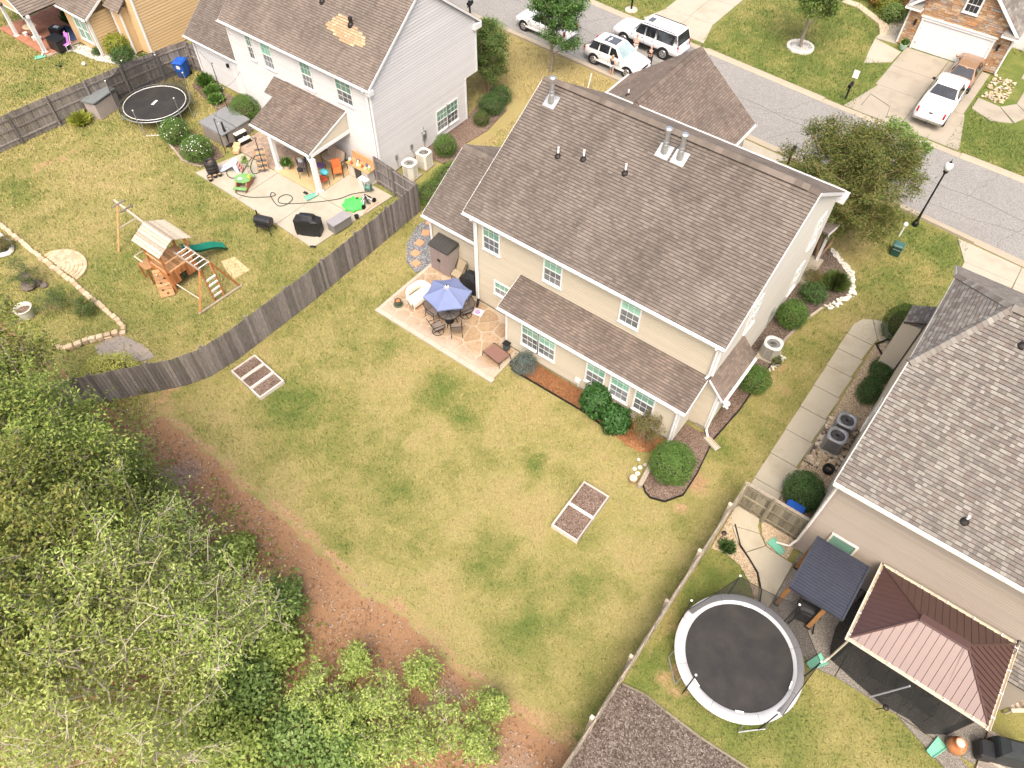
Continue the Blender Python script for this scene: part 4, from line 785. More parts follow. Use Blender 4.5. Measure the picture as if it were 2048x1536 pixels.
roof(N, 'bedroom_roof', [[(-54.4,21.25,2.75),(-51.0,21.25,2.75),(-51.0,24.6,4.6),(-54.4,24.6,4.6)]], SH_LEFT, .12, .18, .34, 40); gutter(N, (-54.4,21.2,2.74), (-51.0,21.2,2.74), (0,-1,0), hang=3)
rake_board(N, (-51.0,21.25,2.74), (-51.0,24.6,4.59), (1,0,0)); trim(N, (-51.3,21.52,.1), (-51.3,21.52,2.6), (.12,.08)); downspout(N, [(-51.2,21.1,2.65),(-51.3,21.4,2.2),(-51.3,21.42,.1)]); trim(N, (-48.6,23.57,.1), (-48.6,23.57,6), (.14,.1))
m = MB(); m.box((-50.2,23.3,1.6),(.9,.55,3.0)); wpart(N, 'chimney_bump', m, SD_GOLD); trim(N, (-50.7,23.0,.1),(-50.7,23.0,3.1),(.1,.1)); trim(N, (-49.7,23.0,.1),(-49.7,23.0,3.1),(.1,.1)); roof(N, 'bump_roof', [[(-51.1,22.75,3.05),(-49.4,22.75,3.05),(-49.4,23.58,3.7),(-51.1,23.58,3.7)]], SH_LEFT, .1, .18, .34, 40)
m = MB(); m.box((-49.9,23.0,.5),(.3,.06,.3)); wpart(N, 'wall_vent', m, WPLAS)
roof(N, 'porch_roof', [[(-60.5,18.9,2.72),(-57.2,18.9,2.72),(-57.2,24.2,2.75+1.9),(-60.5,24.2,4.65)]], SH_LEFT, .14, .18, .34, 40)
roof(N, 'porch_gable_roof', [[(-54.4,18.95,2.8),(-54.4,25,2.8),(-56.4,25,4.3),(-56.4,18.95,4.3)][::1], [(-58.3,25,2.9),(-58.3,18.95,2.9),(-56.4,18.95,4.3),(-56.4,25,4.3)]], SH_LEFT, .14, .18, .34, 40)
rake_board(N, (-54.4,18.93,2.8), (-56.4,18.93,4.3), (0,-1,0), .2); rake_board(N, (-58.3,18.93,2.9), (-56.4,18.93,4.3), (0,-1,0), .2); m = MB(); m.plate([(-58.2,19.1,2.75),(-54.6,19.1,2.75),(-56.4,19.1,4.15)], .08); wpart(N, 'porch_gable', m, SD_GOLD)
m = MB(); m.box((-56.4,19.2,2.68),(4.2,.2,.18)); wpart(N, 'porch_beam', m, WHITE)
for xx in (-54.75,-58.25): m = MB(); m.bbox((xx,19.3,1.3),(.22,.22,2.6)); m.box((xx,19.3,.08),(.32,.32,.16)); wpart(N, 'porch_post', m, WHITE)
downspout(N, [(-54.6,19.05,2.6),(-54.62,19.15,.3),(-54.5,18.9,.12)])
its = []
for i in range(15):
    for j in range(9):
        m = MB(); a = -60+i*.38+(j % 2)*.19; m.box((a,19.3+j*.5,.1),(.365,.485,.06)); its.append((m.v,m.f))
m = MB(); m.box((-57.2,21.5,.03),(6.1,4.7,.08)); pf = wpart(N, 'porch_floor', m, MORTAR); pieces(N, pf, 'paver', its, P('red_paver', (.38,.17,.10), .85, .25, 4, 30))
m = MB(); m.box((-54.15,22.9,1.05),(.06,.9,2.0)); wpart(N, 'glass_door', m, GL_DK)

# ---------------------------------------------------------------- fences
def resample(pts, step):
    out = []; carry = 0.
    for (ax, ay_), (bx, by) in zip(pts, pts[1:]):
        L = math.hypot(bx-ax, by-ay_); t = carry
        while t < L: out.append((ax+(bx-ax)*t/L, ay_+(by-ay_)*t/L, math.atan2(by-ay_, bx-ax))); t += step
        carry = t-L
    return out
def fence(name, label, pts, h, mat, side=1, pick=.138, step=.152, rails=(.35,1.0,1.6), post=2.4, wob=.012, rail_in=True, cap=False):
    f = thing(name, label, 'fence', (pts[0][0], pts[0][1], 0)); its = []; rl = []
    for x, y, a in resample(pts, step):
        hh = h+R.uniform(-.02,.02); w_ = pick/2; t = .018
        ca, sa = math.cos(a+R.uniform(-.03,.03)), math.sin(a); j = R.uniform(-wob, wob)*.5
        def q(u, v, z): return (x+ca*u-sa*(v+j), y+sa*u+ca*(v+j), z)
        c = .028
        prof = [(-w_,.02),(w_,.02),(w_,hh-c),(w_-c,hh),(-w_+c,hh),(-w_,hh-c)]
        v = [q(u,-t/2,z) for u, z in prof]+[q(u,t/2,z) for u, z in prof]
        its.append((v, [(0,1,2,3,4,5),(11,10,9,8,7,6)]+[((i+1)%6,i,i+6,(i+1)%6+6) for i in range(6)]))
    pieces(f, f, 'picket', its, mat)
    for (ax, ay_), (bx, by) in zip(pts, pts[1:]):
        L = math.hypot(bx-ax, by-ay_); a = math.atan2(by-ay_, bx-ax); nx, ny = -math.sin(a)*side, math.cos(a)*side
        for z in rails:
            m = MB(); m.box(((ax+bx)/2+nx*.035, (ay_+by)/2+ny*.035, z), (L+.02, .045, .085), rz=a); wpart(f, 'rail', m, mat)
    for x, y, a in resample(pts, post):
        nx, ny = -math.sin(a)*side, math.cos(a)*side; m = MB(); m.box((x+nx*.11, y+ny*.11, (h+.02)/2), (.1,.1,h+.02), rz=a)
        if cap: m.box((x+nx*.11, y+ny*.11, h+.03), (.13,.13,.03), rz=a)
        wpart(f, 'post', m, mat)
    return f
fence('wood_fence', 'long grey picket fence curving between the playset yard and the middle lawn', [(-23.42,22.68),(-23.1,14.4),(-23.15,9.6),(-23.35,8.1),(-23.8,7.1),(-24.45,6.25),(-26.1,4.05),(-27.6,2.4)], 1.92, W_GREY, side=-1)
fence('wood_fence', 'grey picket fence behind the far trampoline, bordering the golden house yard', [(-47.2,5.5),(-46.75,11.2),(-46.4,15.2),(-45.55,22.9),(-45.2,24.35),(-43.95,24.3)], 1.95, W_GREY, side=-1)
fence('wood_fence', 'pale old wooden fence seen edge-on along the right lawn border', [(-1.02,-3.5),(-1.0,5),(-1.03,10.5),(-1.0,16.9)], 1.8, W_PALE, side=1, pick=.14, step=.143, rails=(.35,.95,1.6), cap=True, wob=.03)
def gate_panel(f, a, b, h, mat, rails, pname, side):
    L = math.hypot(b[0]-a[0], b[1]-a[1]); an = math.atan2(b[1]-a[1], b[0]-a[0]); nx, ny = -math.sin(an)*side, math.cos(an)*side
    its = []
    for x, y, q in resample([a, b], .128):
        m = MB(); m.box((x+.06*math.cos(an), y+.06*math.sin(an), h/2+.04), (.12,.018,h+R.uniform(-.02,.02)), rz=an); its.append((m.v, m.f))
    pieces(f, f, 'picket', its, mat); c = ((a[0]+b[0])/2+nx*.03, (a[1]+b[1])/2+ny*.03)
    for z in rails: m = MB(); m.box((c[0], c[1], z), (L,.05,.09), rz=an); wpart(f, 'rail', m, mat)
    for p in (a, b): m = MB(); m.box((p[0]+nx*.04, p[1]+ny*.04, h/2+.03), (.1,.1,h+.06), rz=an); wpart(f, 'post', m, mat)
f = thing('wood_gate', 'grey wooden gate and panel beside the white house wall near the air conditioners', 'gate', (-25.4,22.85,0))
gate_panel(f, (-26.9,23.05), (-25.45,22.9), 1.85, W_GREY, (.3,1.0,1.7), 'gate', -1); gate_panel(f, (-25.4,22.89), (-23.5,22.7), 1.85, W_GREY, (.3,1.0,1.7), 'panel', -1)
f = thing('wood_gate', 'dark old wooden gate and panel across the concrete path beside the blue bin', 'gate', (.3,16.96,0))
gate_panel(f, (-.95,16.94), (.12,16.95), 1.75, W_OLD, (.3,.95,1.62), 'gate', -1); gate_panel(f, (.2,16.95), (1.64,16.95), 1.75, W_OLD, (.3,.95,1.62), 'panel', -1)
m = MB(); m.box((.28,16.96,1.78),(2.7,.13,.03)); wpart(f, 'cap_rail', m, W_PALE)

# ---------------------------------------------------------------- stone patio
pat = struct(bpy.data.objects.new('patio', None)); COL.objects.link(pat)
m = MB(); m.prism([(-20.2,15.7),(-12.9,15.7),(-12.9,17.94),(-13.66,17.94),(-13.66,19.38),(-16.62,19.38),(-16.62,20.6),(-20.2,20.6)], -.05, .075); m.obj('mortar_bed', conc('patio_mortar', (.42,.345,.255), (.30,.23,.15), .5), pat)
def flag_mat():
    t = NT('flagstone'); i = t.island(); c = t.ramp(i, [(0,(.245,.165,.095)),(.3,(.31,.23,.145)),(.55,(.27,.195,.125)),(.8,(.35,.27,.185)),(1,(.29,.185,.115))])
    n1 = t.noise(4.5, 6, .7, None, 1.0); c = t.mix(t.ramp(n1, [(.42,0.),(.62,.75)]), c, (.21,.135,.075)); n2 = t.noise(40, 3); c = t.mix(.4, c, t.ramp(n2, [(.3,.55),(.7,.95)]), 'OVERLAY')
    px = t.n('ShaderNodeSeparateXYZ'); t.put(px.inputs[0], t.pos); wf = t.math('ADD', px.outputs[1], t.math('MULTIPLY', t.noise(1.1, 4), 1.2)); c = t.mix(t.ramp(t.math('SUBTRACT', 17.4, wf), [(0,0.),(.9,.65)]), c, (.46,.395,.33))
    t.bump(n1, .4, .02); return t.fin(c, .85, .25)
FLAG = flag_mat()
box_ = [(-20.0,15.98),(-13.1,15.98),(-13.1,20.5),(-20.0,20.5)]; pts = []
while len(pts) < 108:
    p = (R.uniform(-20.1,-13.0), R.uniform(15.95,20.55))
    if all((p[0]-q[0])**2+(p[1]-q[1])**2 > .31 for q in pts): pts.append(p)
    elif R.random() < .004: break
its = []
for p in pts:
    c = list(box_)
    for q in pts:
        if q is p or abs(q[0]-p[0])+abs(q[1]-p[1]) > 2.6: continue
        dx, dy = q[0]-p[0], q[1]-p[1]; c = clip(c, dx, dy, (q[0]**2+q[1]**2-p[0]**2-p[1]**2)/2)
        if len(c) < 3: break
    if len(c) < 3: continue
    if area(c) < 0: c = c[::-1]
    gx0 = sum(q[0] for q in c)/len(c); gy0 = sum(q[1] for q in c)/len(c)
    if (gx0 > -13.7 and gy0 > 17.8) or (gx0 > -16.6 and gy0 > 19.2): continue
    if any((q[0] > -13.62 and q[1] > 17.98) or (q[0] > -16.58 and q[1] > 19.42) for q in c): 
        c = clip(c, 0, 1, 17.9) if gx0 > -14 else clip(c, 0, 1, 19.34)
        if len(c) < 3: continue
    r = max(.001, math.sqrt(abs(area(c)))); sh = 1-.06/r; h = R.uniform(.088,.1); k = len(c)
    c2 = []
    for i in range(k):                       # knock the corners off
        a, b, d = Vector(c[i-1]), Vector(c[i]), Vector(c[(i+1)%k])
        for e in (a, d): c2.append(tuple(b+(e-b)*min(.3, .07/max(.01,(e-b).length))))
    k = len(c2); v = [(gx0+(q[0]-gx0)*(sh-.025), gy0+(q[1]-gy0)*(sh-.025), h) for q in c2]+[(gx0+(q[0]-gx0)*sh, gy0+(q[1]-gy0)*sh, h-.012) for q in c2]+[(gx0+(q[0]-gx0)*sh, gy0+(q[1]-gy0)*sh, .07) for q in c2]
    its.append((v, [tuple(range(k))]+[(j*k+i,(j+1)*k+i,(j+1)*k+(i+1)%k,j*k+(i+1)%k) for j in (0,1) for i in range(k)]))
pieces(pat, pat, 'flagstone', its, FLAG, off=(0,0,0))
its = []
for i in range(7): m = MB(); m.bbox((-19.67+i*1.055,15.83,.05),(1.035,.24,.11),.015); its.append((m.v,m.f))
for i in range(5): m = MB(); m.bbox((-20.1,16.42+i*.93,.05),(.18,.91,.11),.015); its.append((m.v,m.f))
pieces(pat, pat, 'edging_stone', its, conc('edging_stone', (.44,.38,.31), (.33,.26,.18), .4), off=(0,0,0))
# orange stepping stones in the grey gravel
PAV = P('orange_paver', (.60,.26,.13), .85, .12, 6, 60, dirt=(.5,.4,.3))
for i, (c, a) in enumerate(zip(((-22.34,22.35),(-21.98,21.55),(-21.72,20.75),(-21.35,20.0),(-20.82,19.45)), (.2,.5,.15,.0,-.1))):
    m = MB(); m.bbox((0,0,.03),(.42,.42,.07),.015); m.obj('stepping_stone', PAV, None, loc=(c[0],c[1],.02)); o = bpy.context.scene.objects[-1] if False else None
for i, o in enumerate([o for o in COL.objects if o.name.startswith('stepping_stone')]):
    o.rotation_euler = (0,0,(.2,.5,.15,0,-.1)[i]); tag(o, 'square orange stepping stone in grey gravel, '+('farthest, beside the wing corner','second from the house wing end','middle one of five','second from the patio','nearest to the patio')[i], 'stepping stone', 'stepping stones in the gravel')
# loose gravel over the oval
def scatter_stones(name, poly, n, r0, r1, mat, z=.03, parent=None, flat=.6, limit=0, root=None, kids='stone'):
    its = []; xs = [p[0] for p in poly]; ys = [p[1] for p in poly]; tries = 0
    def inside(x, y):
        c = False
        for i in range(len(poly)):
            a, b = poly[i-1], poly[i]
            if (a[1] > y) != (b[1] > y) and x < (b[0]-a[0])*(y-a[1])/(b[1]-a[1])+a[0]: c = not c
        return c
    while len(its) < n and tries < n*6:
        tries += 1; x, y = R.uniform(min(xs),max(xs)), R.uniform(min(ys),max(ys))
        if not inside(x, y): continue
        r = R.uniform(r0, r1); a = R.uniform(0, 6.3); e = R.uniform(.6,1.); k = 6
        ring = lambda s, zz, jit: [(x+r*s*math.cos(a+2*math.pi*i/k)*R.uniform(1-jit,1)*1, y+r*s*e*math.sin(a+2*math.pi*i/k)*R.uniform(1-jit,1), zz) for i in range(k)]
        v = ring(.85, z-.01, .1)+ring(1., z+r*flat*.5, .2)+ring(.6, z+r*flat, .2)
        its.append((v, [tuple(range(12,18))]+[(j*k+i, j*k+(i+1)%k, (j+1)*k+(i+1)%k, (j+1)*k+i) for j in (0,1) for i in range(k)]))
    if root: pieces(root, root, kids, its, mat, limit, off=(0,0,0)); return
    mb = MB()
    for v, f_ in its: mb.add(v, f_)
    o = mb.obj(name, mat); o['kind'] = 'stuff'; return o
def stone_mix(name, cols):
    t = NT(name); i = t.island(); c = t.ramp(i, [(k/(len(cols)-1), q) for k, q in enumerate(cols)]); n_ = t.noise(30, 3); c = t.mix(.4, c, t.ramp(n_, [(.3,.6),(.7,1.)]), 'MULTIPLY'); return t.fin(c, .8, .3)
RIVER = stone_mix('river_rock', [(.30,.22,.13),(.55,.44,.29),(.42,.31,.19),(.66,.56,.42),(.36,.30,.24),(.50,.36,.20)]); GREYS = stone_mix('grey_stone', [(.10,.105,.11),(.26,.26,.26),(.36,.37,.38),(.17,.175,.18)]); WHITES = stone_mix('white_stone', [(.62,.58,.50),(.78,.75,.68),(.50,.45,.36)])
PEAS = stone_mix('pea_stone', [(.45,.33,.20),(.60,.48,.32),(.36,.27,.18),(.68,.58,.43)])
scatter_stones('gravel', [(-22.6,22.9),(-22.75,21.7),(-22.25,20.3),(-21.3,19.25),(-20.35,18.95),(-20.15,19.9),(-20.15,22.2),(-20.9,22.9)], 2600, .02, .045, GREYS)
scatter_stones('gravel', [(-54.2,19.9),(-53.6,20.6),(-51.2,20.9),(-48.3,22.0),(-47.4,23.3),(-47.9,24.0),(-49.5,23.0),(-52,22.1),(-54.1,21.3)], 900, .03, .07, WHITES)
for nm, poly, n, lim in (('river_rock_bed', [(.36,20.65),(1.66,20.65),(1.68,23.55),(.37,23.55)], 420, 190), ('river_rock_bed', [(.5,28.9),(.9,28.5),(1.65,28.5),(1.65,29.6),(.9,29.4)], 90, 60)):
    r_ = struct(bpy.data.objects.new('river_rocks', None)); COL.objects.link(r_); scatter_stones('', poly, n, .05, .13, RIVER, root=r_, kids='rock', limit=lim)
for poly, n in (([(.34,17.1),(1.68,17.1),(1.68,20.6),(.34,20.6)],2200),([(.36,23.6),(1.7,23.6),(1.72,28.3),(.9,28.3),(.42,28.8)],2600),([(-.96,16.8),(-.88,16.3),(-.58,15.83),(-.1,15.36),(.55,15.0),(1.0,14.7),(1.38,14.1),(1.35,13.8),(.85,14.3),(.33,14.66),(-.38,14.78),(-.9,14.6)],1500),([(.14,16.95),(.42,16.42),(.8,16.05),(1.2,16.0),(1.68,16.02),(1.68,16.95)],1500)):
    scatter_stones('gravel', poly, n, .014, .036, PEAS)
scatter_stones('edging_rocks', [(-1.9,31.3),(-1.62,31.5),(-2.3,33.0),(-3.9,34.05),(-4.0,33.85),(-2.55,32.75)], 170, .05, .11, WHITES); scatter_stones('edging_rocks', [(-3.05,24.2),(-2.85,24.2),(-2.7,25.4),(-3.0,25.6)], 40, .05, .1, WHITES); scatter_stones('edging_rocks', [(-1.9,31.3),(-1.6,31.3),(-2.2,29.7),(-2.55,29.8)], 60, .06, .12, WHITES)
def edging(label, pts, mat, h=.09, w_=.05):
    m = MB(); P_ = [Vector((p[0],p[1],0)) for p in pts]
    for a, b in zip(P_, P_[1:]):
        d = b-a; m.box(((a.x+b.x)/2,(a.y+b.y)/2,h/2),(d.length+.02,w_,h),rz=math.atan2(d.y,d.x))
    o = m.obj('bed_edging', mat); tag(o, label, 'garden edging'); return o
edging('thin black edging along the pine straw bed behind the cream house', [(-12.6,16.9),(-10.13,16.95),(-8.5,16.97),(-7.2,16.82)], BLACK)
edging('black edging curving round the large bush at the house corner', [(-4.62,15.5),(-4.3,15.18),(-3.98,15.06),(-3.4,15.27),(-2.95,16.0),(-2.97,17.17),(-3.24,19.2),(-3.05,21.38),(-3.07,24.8)], BLACK)
edging('grey brick edging beside the dark mulch on the right side of the cream house', [(-3.18,25.6),(-3.2,26.5),(-2.94,28.3),(-2.6,29.6)], W_PALE, .08, .12)
edging('dark edging round the rock bed beside the round clipped shrub', [(.9,28.4),(.42,28.9),(.75,29.5),(1.3,29.7)], BLACK, .1, .06); edging('dark edging between pea gravel and river rocks near the condensers', [(.33,20.62),(.33,23.55),(.75,23.58)], W_OLD, .08, .07); edging('curved black edging between the gravel and concrete path near the gate', [(-.62,16.1),(-.05,15.42),(.55,15.08),(1.02,14.78),(1.45,14.2),(1.62,13.7)], BLACK, .08, .05)
edging('dark curved edging of the grey mulch bed near the round trampoline', [(-.95,8.1),(-.13,8.28),(.7,8.24),(2.07,8.23),(3.86,8.36)], W_OLD, .06, .07)
edging('stone edging round the two round bushes beside the hot tub', [(-40.4,19.1),(-40.0,18.1),(-38.8,17.85),(-37.6,17.5),(-36.2,17.8)], W_PALE, .07, .1)

# ---------------------------------------------------------------- garden beds
def bed(label, loc, rz, w_, d, n, along, h=.28):
    t = thing('raised_bed', label, 'raised bed', loc, rz, 'raised beds on the lawn')
    for k in range(n):
        a = -w_/2+w_*k/n; b = -w_/2+w_*(k+1)/n; hh = h-.03*k*(n > 2)
        for q, (c, s) in enumerate((((a+.03,0),(.06,d)),((b-.03,0),(.06,d)),(((a+b)/2,d/2-.03),(b-a-.12,.06)),(((a+b)/2,-d/2+.03),(b-a-.12,.06)))):
            m = MB(); m.box((c[0],c[1],hh/2),(s[0],s[1],hh)); m.obj('plank', W_WHITE, t)
        m = MB(); g = []
        nx, ny = 7, 9
        for i in range(nx):
            for j in range(ny): g.append((a+.05+(b-a-.1)*i/(nx-1), -d/2+.05+(d-.1)*j/(ny-1), hh-.07+R.uniform(-.02,.03)))
        m.add(g, [(i*ny+j,(i+1)*ny+j,(i+1)*ny+j+1,i*ny+j+1) for i in range(nx-1) for j in range(ny-1)]); m.obj('soil', SOIL, t)
    return t
bed('whitewashed raised bed with three soil compartments near the grey fence', (-21.5,9.35,0), -.09, 2.2, 1.33, 3, 0)
bed('whitewashed raised bed with two soil compartments in the middle of the lawn', (-5.87,12.72,0), 1.60, 2.45, 1.22, 2, 0)

# ---------------------------------------------------------------- patio furniture
def sling_chair(label, loc, rz, swivel=False, group=None, seat=SLING):
    t = thing('patio_chair', label, 'chair', loc, rz, group)
    m = MB(); m.plate([(-.25,-.24,.42),(.25,-.24,.42),(.25,.25,.40),(-.25,.25,.40)], .02); m.obj('seat', seat, t)
    m = MB(); m.plate([(.25,.24,.42),(-.25,.24,.42),(-.24,.42,.92),(.24,.42,.92)][::-1], .02); m.obj('backrest', seat, t)
    for s in (-1, 1):
        m = MB(); m.tube([(s*.27,-.26,.42),(s*.27,-.28,.62),(s*.27,.1,.63),(s*.27,.33,.66)], .018, 6); m.tube([(s*.26,-.25,.42),(s*.26,.25,.4),(s*.25,.43,.93)], .018, 6); m.obj('arm', DKMET, t)
        if not swivel:
            for yy in (-.24,.3): m = MB(); m.tube([(s*.26,yy,.41),(s*.27,yy+(.06 if yy > 0 else -.03),.01)], .016, 6); m.obj('leg', DKMET, t)
    m = MB(); m.tube([(-.25,.43,.93),(.25,.43,.93)], .018, 6); m.obj('top_rail', DKMET, t)
    if swivel:
        m = MB(); m.tube([(.28*math.cos(2*math.pi*i/18), .28*math.sin(2*math.pi*i/18), .025) for i in range(18)], .016, 6, True); m.cyl((0,0,.03),.04,.36,8)
        for a in (0,1.57,3.14,4.71): m.tube([(0,0,.05),(.27*math.cos(a),.27*math.sin(a),.03)], .014, 6)
        m.obj('swivel_base', DKMET, t)
    return t
GZ = .095
sling_chair('brown swivel patio chair nearest the lawn at the umbrella table', (-16.78,16.55,GZ), 2.75, True, 'patio chairs'); sling_chair('brown patio chair on the house side of the umbrella table, legs splayed', (-16.0,17.02,GZ), 3.9, False, 'patio chairs')
sling_chair('brown patio chair left of the umbrella table, half under the canopy', (-17.55,17.15,GZ), 1.5, False, 'patio chairs'); sling_chair('brown patio chair behind the umbrella table, mostly hidden by the canopy', (-16.4,18.2,GZ), -.4, True, 'patio chairs')
t = thing('patio_table', 'round dark metal table with slatted top under the blue umbrella', 'table', (-16.75,17.4,GZ))
m = MB(); m.tube([(.55*math.cos(2*math.pi*i/28), .55*math.sin(2*math.pi*i/28), .72) for i in range(28)], .022, 6, True); m.obj('rim', DKMET, t)
m = MB(); m.lathe((0,0,.705), [(.05,0),(.53,0),(.53,.012),(.05,.012)], 28, cap=False); m.obj('tabletop', P('smoked_glass', (.16,.14,.12), .12, .1, spec=.7), t)
for i in range(4): a = .4+i*math.pi/2; m = MB(); m.tube([(.45*math.cos(a),.45*math.sin(a),.7),(.3*math.cos(a),.3*math.sin(a),.35),(.42*math.cos(a),.42*math.sin(a),.01)], .018, 6); m.obj('leg', DKMET, t)
m = MB()
for i in range(10): a = i*math.pi/5; m.tube([(.06*math.cos(a),.06*math.sin(a),.735),(.53*math.cos(a),.53*math.sin(a),.735)], .01, 5)
m.obj('spoke', DKMET, t)['kind'] = 'stuff'
t = thing('patio_umbrella', 'blue grey six sided patio umbrella with white valve ring', 'umbrella', (-16.78,17.42,GZ))
UMB = P('blue_grey_canvas', (.165,.20,.34), .85, .06, 3, 60); RU = 1.16; zt = 2.52-GZ; zr = 2.0-GZ
for k in range(6):
    m = MB(); a0, a1 = rad(-13+60*k), rad(-13+60*(k+1)); N = 6; v = []
    for i in range(N+1):
        f_ = .11+.89*i/N; sag = -.05*math.sin(math.pi*i/N)
        for j in range(5):
            a = a0+(a1-a0)*j/4; pin = 1-.06*math.sin(math.pi*j/4)*i/N; e0 = Vector((math.cos(a0),math.sin(a0))); e1 = Vector((math.cos(a1),math.sin(a1))); e = e0.lerp(e1, j/4)
            v.append((e.x*RU*f_*pin, e.y*RU*f_*pin, zt-(zt-zr)*f_+sag*.2-.02*math.sin(math.pi*j/4)*(1-i/N)-.035*math.sin(math.pi*j/4)*i/N))
    n5 = 5; m.add(v, [(i*n5+j,(i+1)*n5+j,(i+1)*n5+j+1,i*n5+j+1) for i in range(N) for j in range(4)])
    b = N*n5; vv = [v[b+j] for j in range(5)]+[(v[b+j][0]*1.0,v[b+j][1]*1.0,v[b+j][2]-.07) for j in range(5)]; m.add(vv, [(j,j+5,j+6,j+1) for j in range(4)]); m.obj('canopy_panel', UMB, t)
    m = MB(); m.tube([(0,0,zt-.05),(RU*.98*math.cos(a0),RU*.98*math.sin(a0),zr-.02)], .012, 5); m.obj('rib', DKMET, t)
m = MB(); m.lathe((0,0,zt-.045), [(.16,-.01),(.1,.025),(.03,.05)], 12); m.obj('valve_cap', P('pale_canvas', (.62,.63,.66), .85), t)
m = MB(); m.tube([(.13*math.cos(2*math.pi*i/16), .13*math.sin(2*math.pi*i/16), zt-.035) for i in range(16)], .016, 5, True); m.obj('valve_ring', DKMET, t)
m = MB(); m.cyl((0,0,0), .022, zt+.06, 8); m.cyl((0,0,0), .22, .06, 16); m.ball((0,0,zt+.06),.035,8,5); m.obj('pole', DKMET, t)
t = thing('settee', 'white wicker settee with curved back on the stone patio', 'settee', (-18.85,17.55,GZ), -.12)
m = MB(); prof = []
N = 17
for i in range(N):
    a = -1.32+2.64*i/(N-1); x = .38-.80*math.cos(a*.62)**1.0*1.0; yv = .70*math.sin(a)/math.sin(1.32); xx = -.36+.62*abs(i/(N-1)*2-1)**3.2; h = .92-.30*abs(i/(N-1)*2-1)**2.4
    prof.append((xx, yv, h))
v = []
for x, y, h in prof:
    v += [(x-.04,y*1.05,.22),(x-.07,y*1.09,h),(x+.0,y*1.02,h+.03),(x+.05,y*.96,h-.02),(x+.03,y*.95,.22)]
m.add(v, [(i*5+j,i*5+(j+1)%5,(i+1)*5+(j+1)%5,(i+1)*5+j) for i in range(N-1) for j in range(5)]+[(4,3,2,1,0),tuple((N-1)*5+j for j in range(5))]); m.obj('backrest', CREAMW, t, True)
m = MB(); m.bbox((.03,0,.4),(.62,1.28,.1),.03); m.obj('seat', CREAMW, t); m = MB(); m.box((.33,0,.27),(.04,1.3,.2)); m.obj('apron', CREAMW, t)
for x, y in ((.3,.6),(.3,-.6),(-.3,.55),(-.3,-.55)): m = MB(); m.tube([(x,y,.36),(x*1.04,y*1.02,0)], .03, 8); m.obj('leg', CREAMW, t)
t = thing('flower_pot', 'dark glazed flower pot on a green saucer at the patio edge', 'plant pot', (-19.5,16.68,GZ)); m = MB(); m.lathe((0,0,.03), [(.12,0),(.17,.12),(.18,.2),(.15,.26),(.16,.3),(.13,.3),(.12,.25)], 16, cap=False); m.obj('pot', P('glazed_pot', (.06,.075,.05), .3, .3), t, True); m = MB(); m.lathe((0,0,0), [(.22,0),(.25,.04),(.22,.035)], 18); m.obj('saucer', P('green_saucer', (.075,.10,.065), .4, .2), t); m = MB(); m.lathe((0,0,.27),[(.12,0),(.11,.02)],12); m.obj('soil', TERRA, t)
t = thing('storage_cabinet', 'tall taupe resin storage shed with dark lid on the stone patio', 'storage shed', (-19.35,20.1,GZ)); WW, DD, HH = 1.22, .78, 1.62
m = MB(); m.box((-WW/2+.02,0,HH/2),(.04,DD,HH)); m.box((WW/2-.02,0,HH/2),(.04,DD,HH)); m.box((0,DD/2-.02,HH/2),(WW-.08,.04,HH)); m.obj('side_panel', TAUPEL, t)
m = MB(); m.box((0,0,HH-.08),(WW-.08,DD-.05,.16)); m.obj('header', TAUPEL, t)
for s in (-1, 1):
    m = MB(); m.box((s*(WW/4-.005),-DD/2+.02,(HH-.18)/2),(WW/2-.025,.05,HH-.18)); d_ = m.obj('door', TAUPE, t); m = MB()
    for i in range(4): m.box((s*(.09+i*.14),-DD/2-.012,(HH-.2)/2),(.125,.016,HH-.28))
    for i in range(4):
        q = MB(); q.box((s*(.09+i*.14),-DD/2-.012,(HH-.2)/2),(.12,.018,HH-.26)); q.obj('plank', TAUPE, d_)
    m = MB(); m.ball((s*.05,-DD/2-.04,.85),.05,8,6,1.7); m.obj('handle', BLACK, d_)
m = MB(); m.add([(-WW/2-.05,-DD/2-.07,HH+.02),(WW/2+.05,-DD/2-.07,HH+.02),(WW/2+.05,DD/2+.04,HH+.16),(-WW/2-.05,DD/2+.04,HH+.16),(-WW/2-.05,-DD/2-.07,HH-.04),(WW/2+.05,-DD/2-.07,HH-.04),(WW/2+.05,DD/2+.04,HH-.04),(-WW/2-.05,DD/2+.04,HH-.04)], [(0,1,2,3),(7,6,5,4),(0,4,5,1),(1,5,6,2),(2,6,7,3),(3,7,4,0)])
for i in range(6): x = -WW/2+.1+i*.2; m.add([(x,-DD/2-.06,HH+.022),(x+.1,-DD/2-.06,HH+.022),(x+.1,DD/2+.02,HH+.158),(x,DD/2+.02,HH+.158),(x,-DD/2-.06,HH+.035),(x+.1,-DD/2-.06,HH+.035),(x+.1,DD/2+.02,HH+.172),(x,DD/2+.02,HH+.172)], [(4,5,6,7),(0,1,5,4),(1,2,6,5),(3,0,4,7)])
m.obj('lid', P('dark_resin_lid', (.052,.05,.045), .55, .15, bump=.3), t)
m = MB(); m.tube([(-.66,-.2,.2),(-.72,-.1,.7),(-.7,.15,.75),(-.68,.25,.3)], .05, 8); tag(m.obj('garden_hose', BLACK, None, True, (-19.4,20.1,GZ)), 'black coiled hose hanging on the left side of the patio shed', 'hose')
t = thing('covered_grill', 'grill under a glossy black cover in the corner by the cream house', 'grill', (-17.25,19.75,GZ), .15)
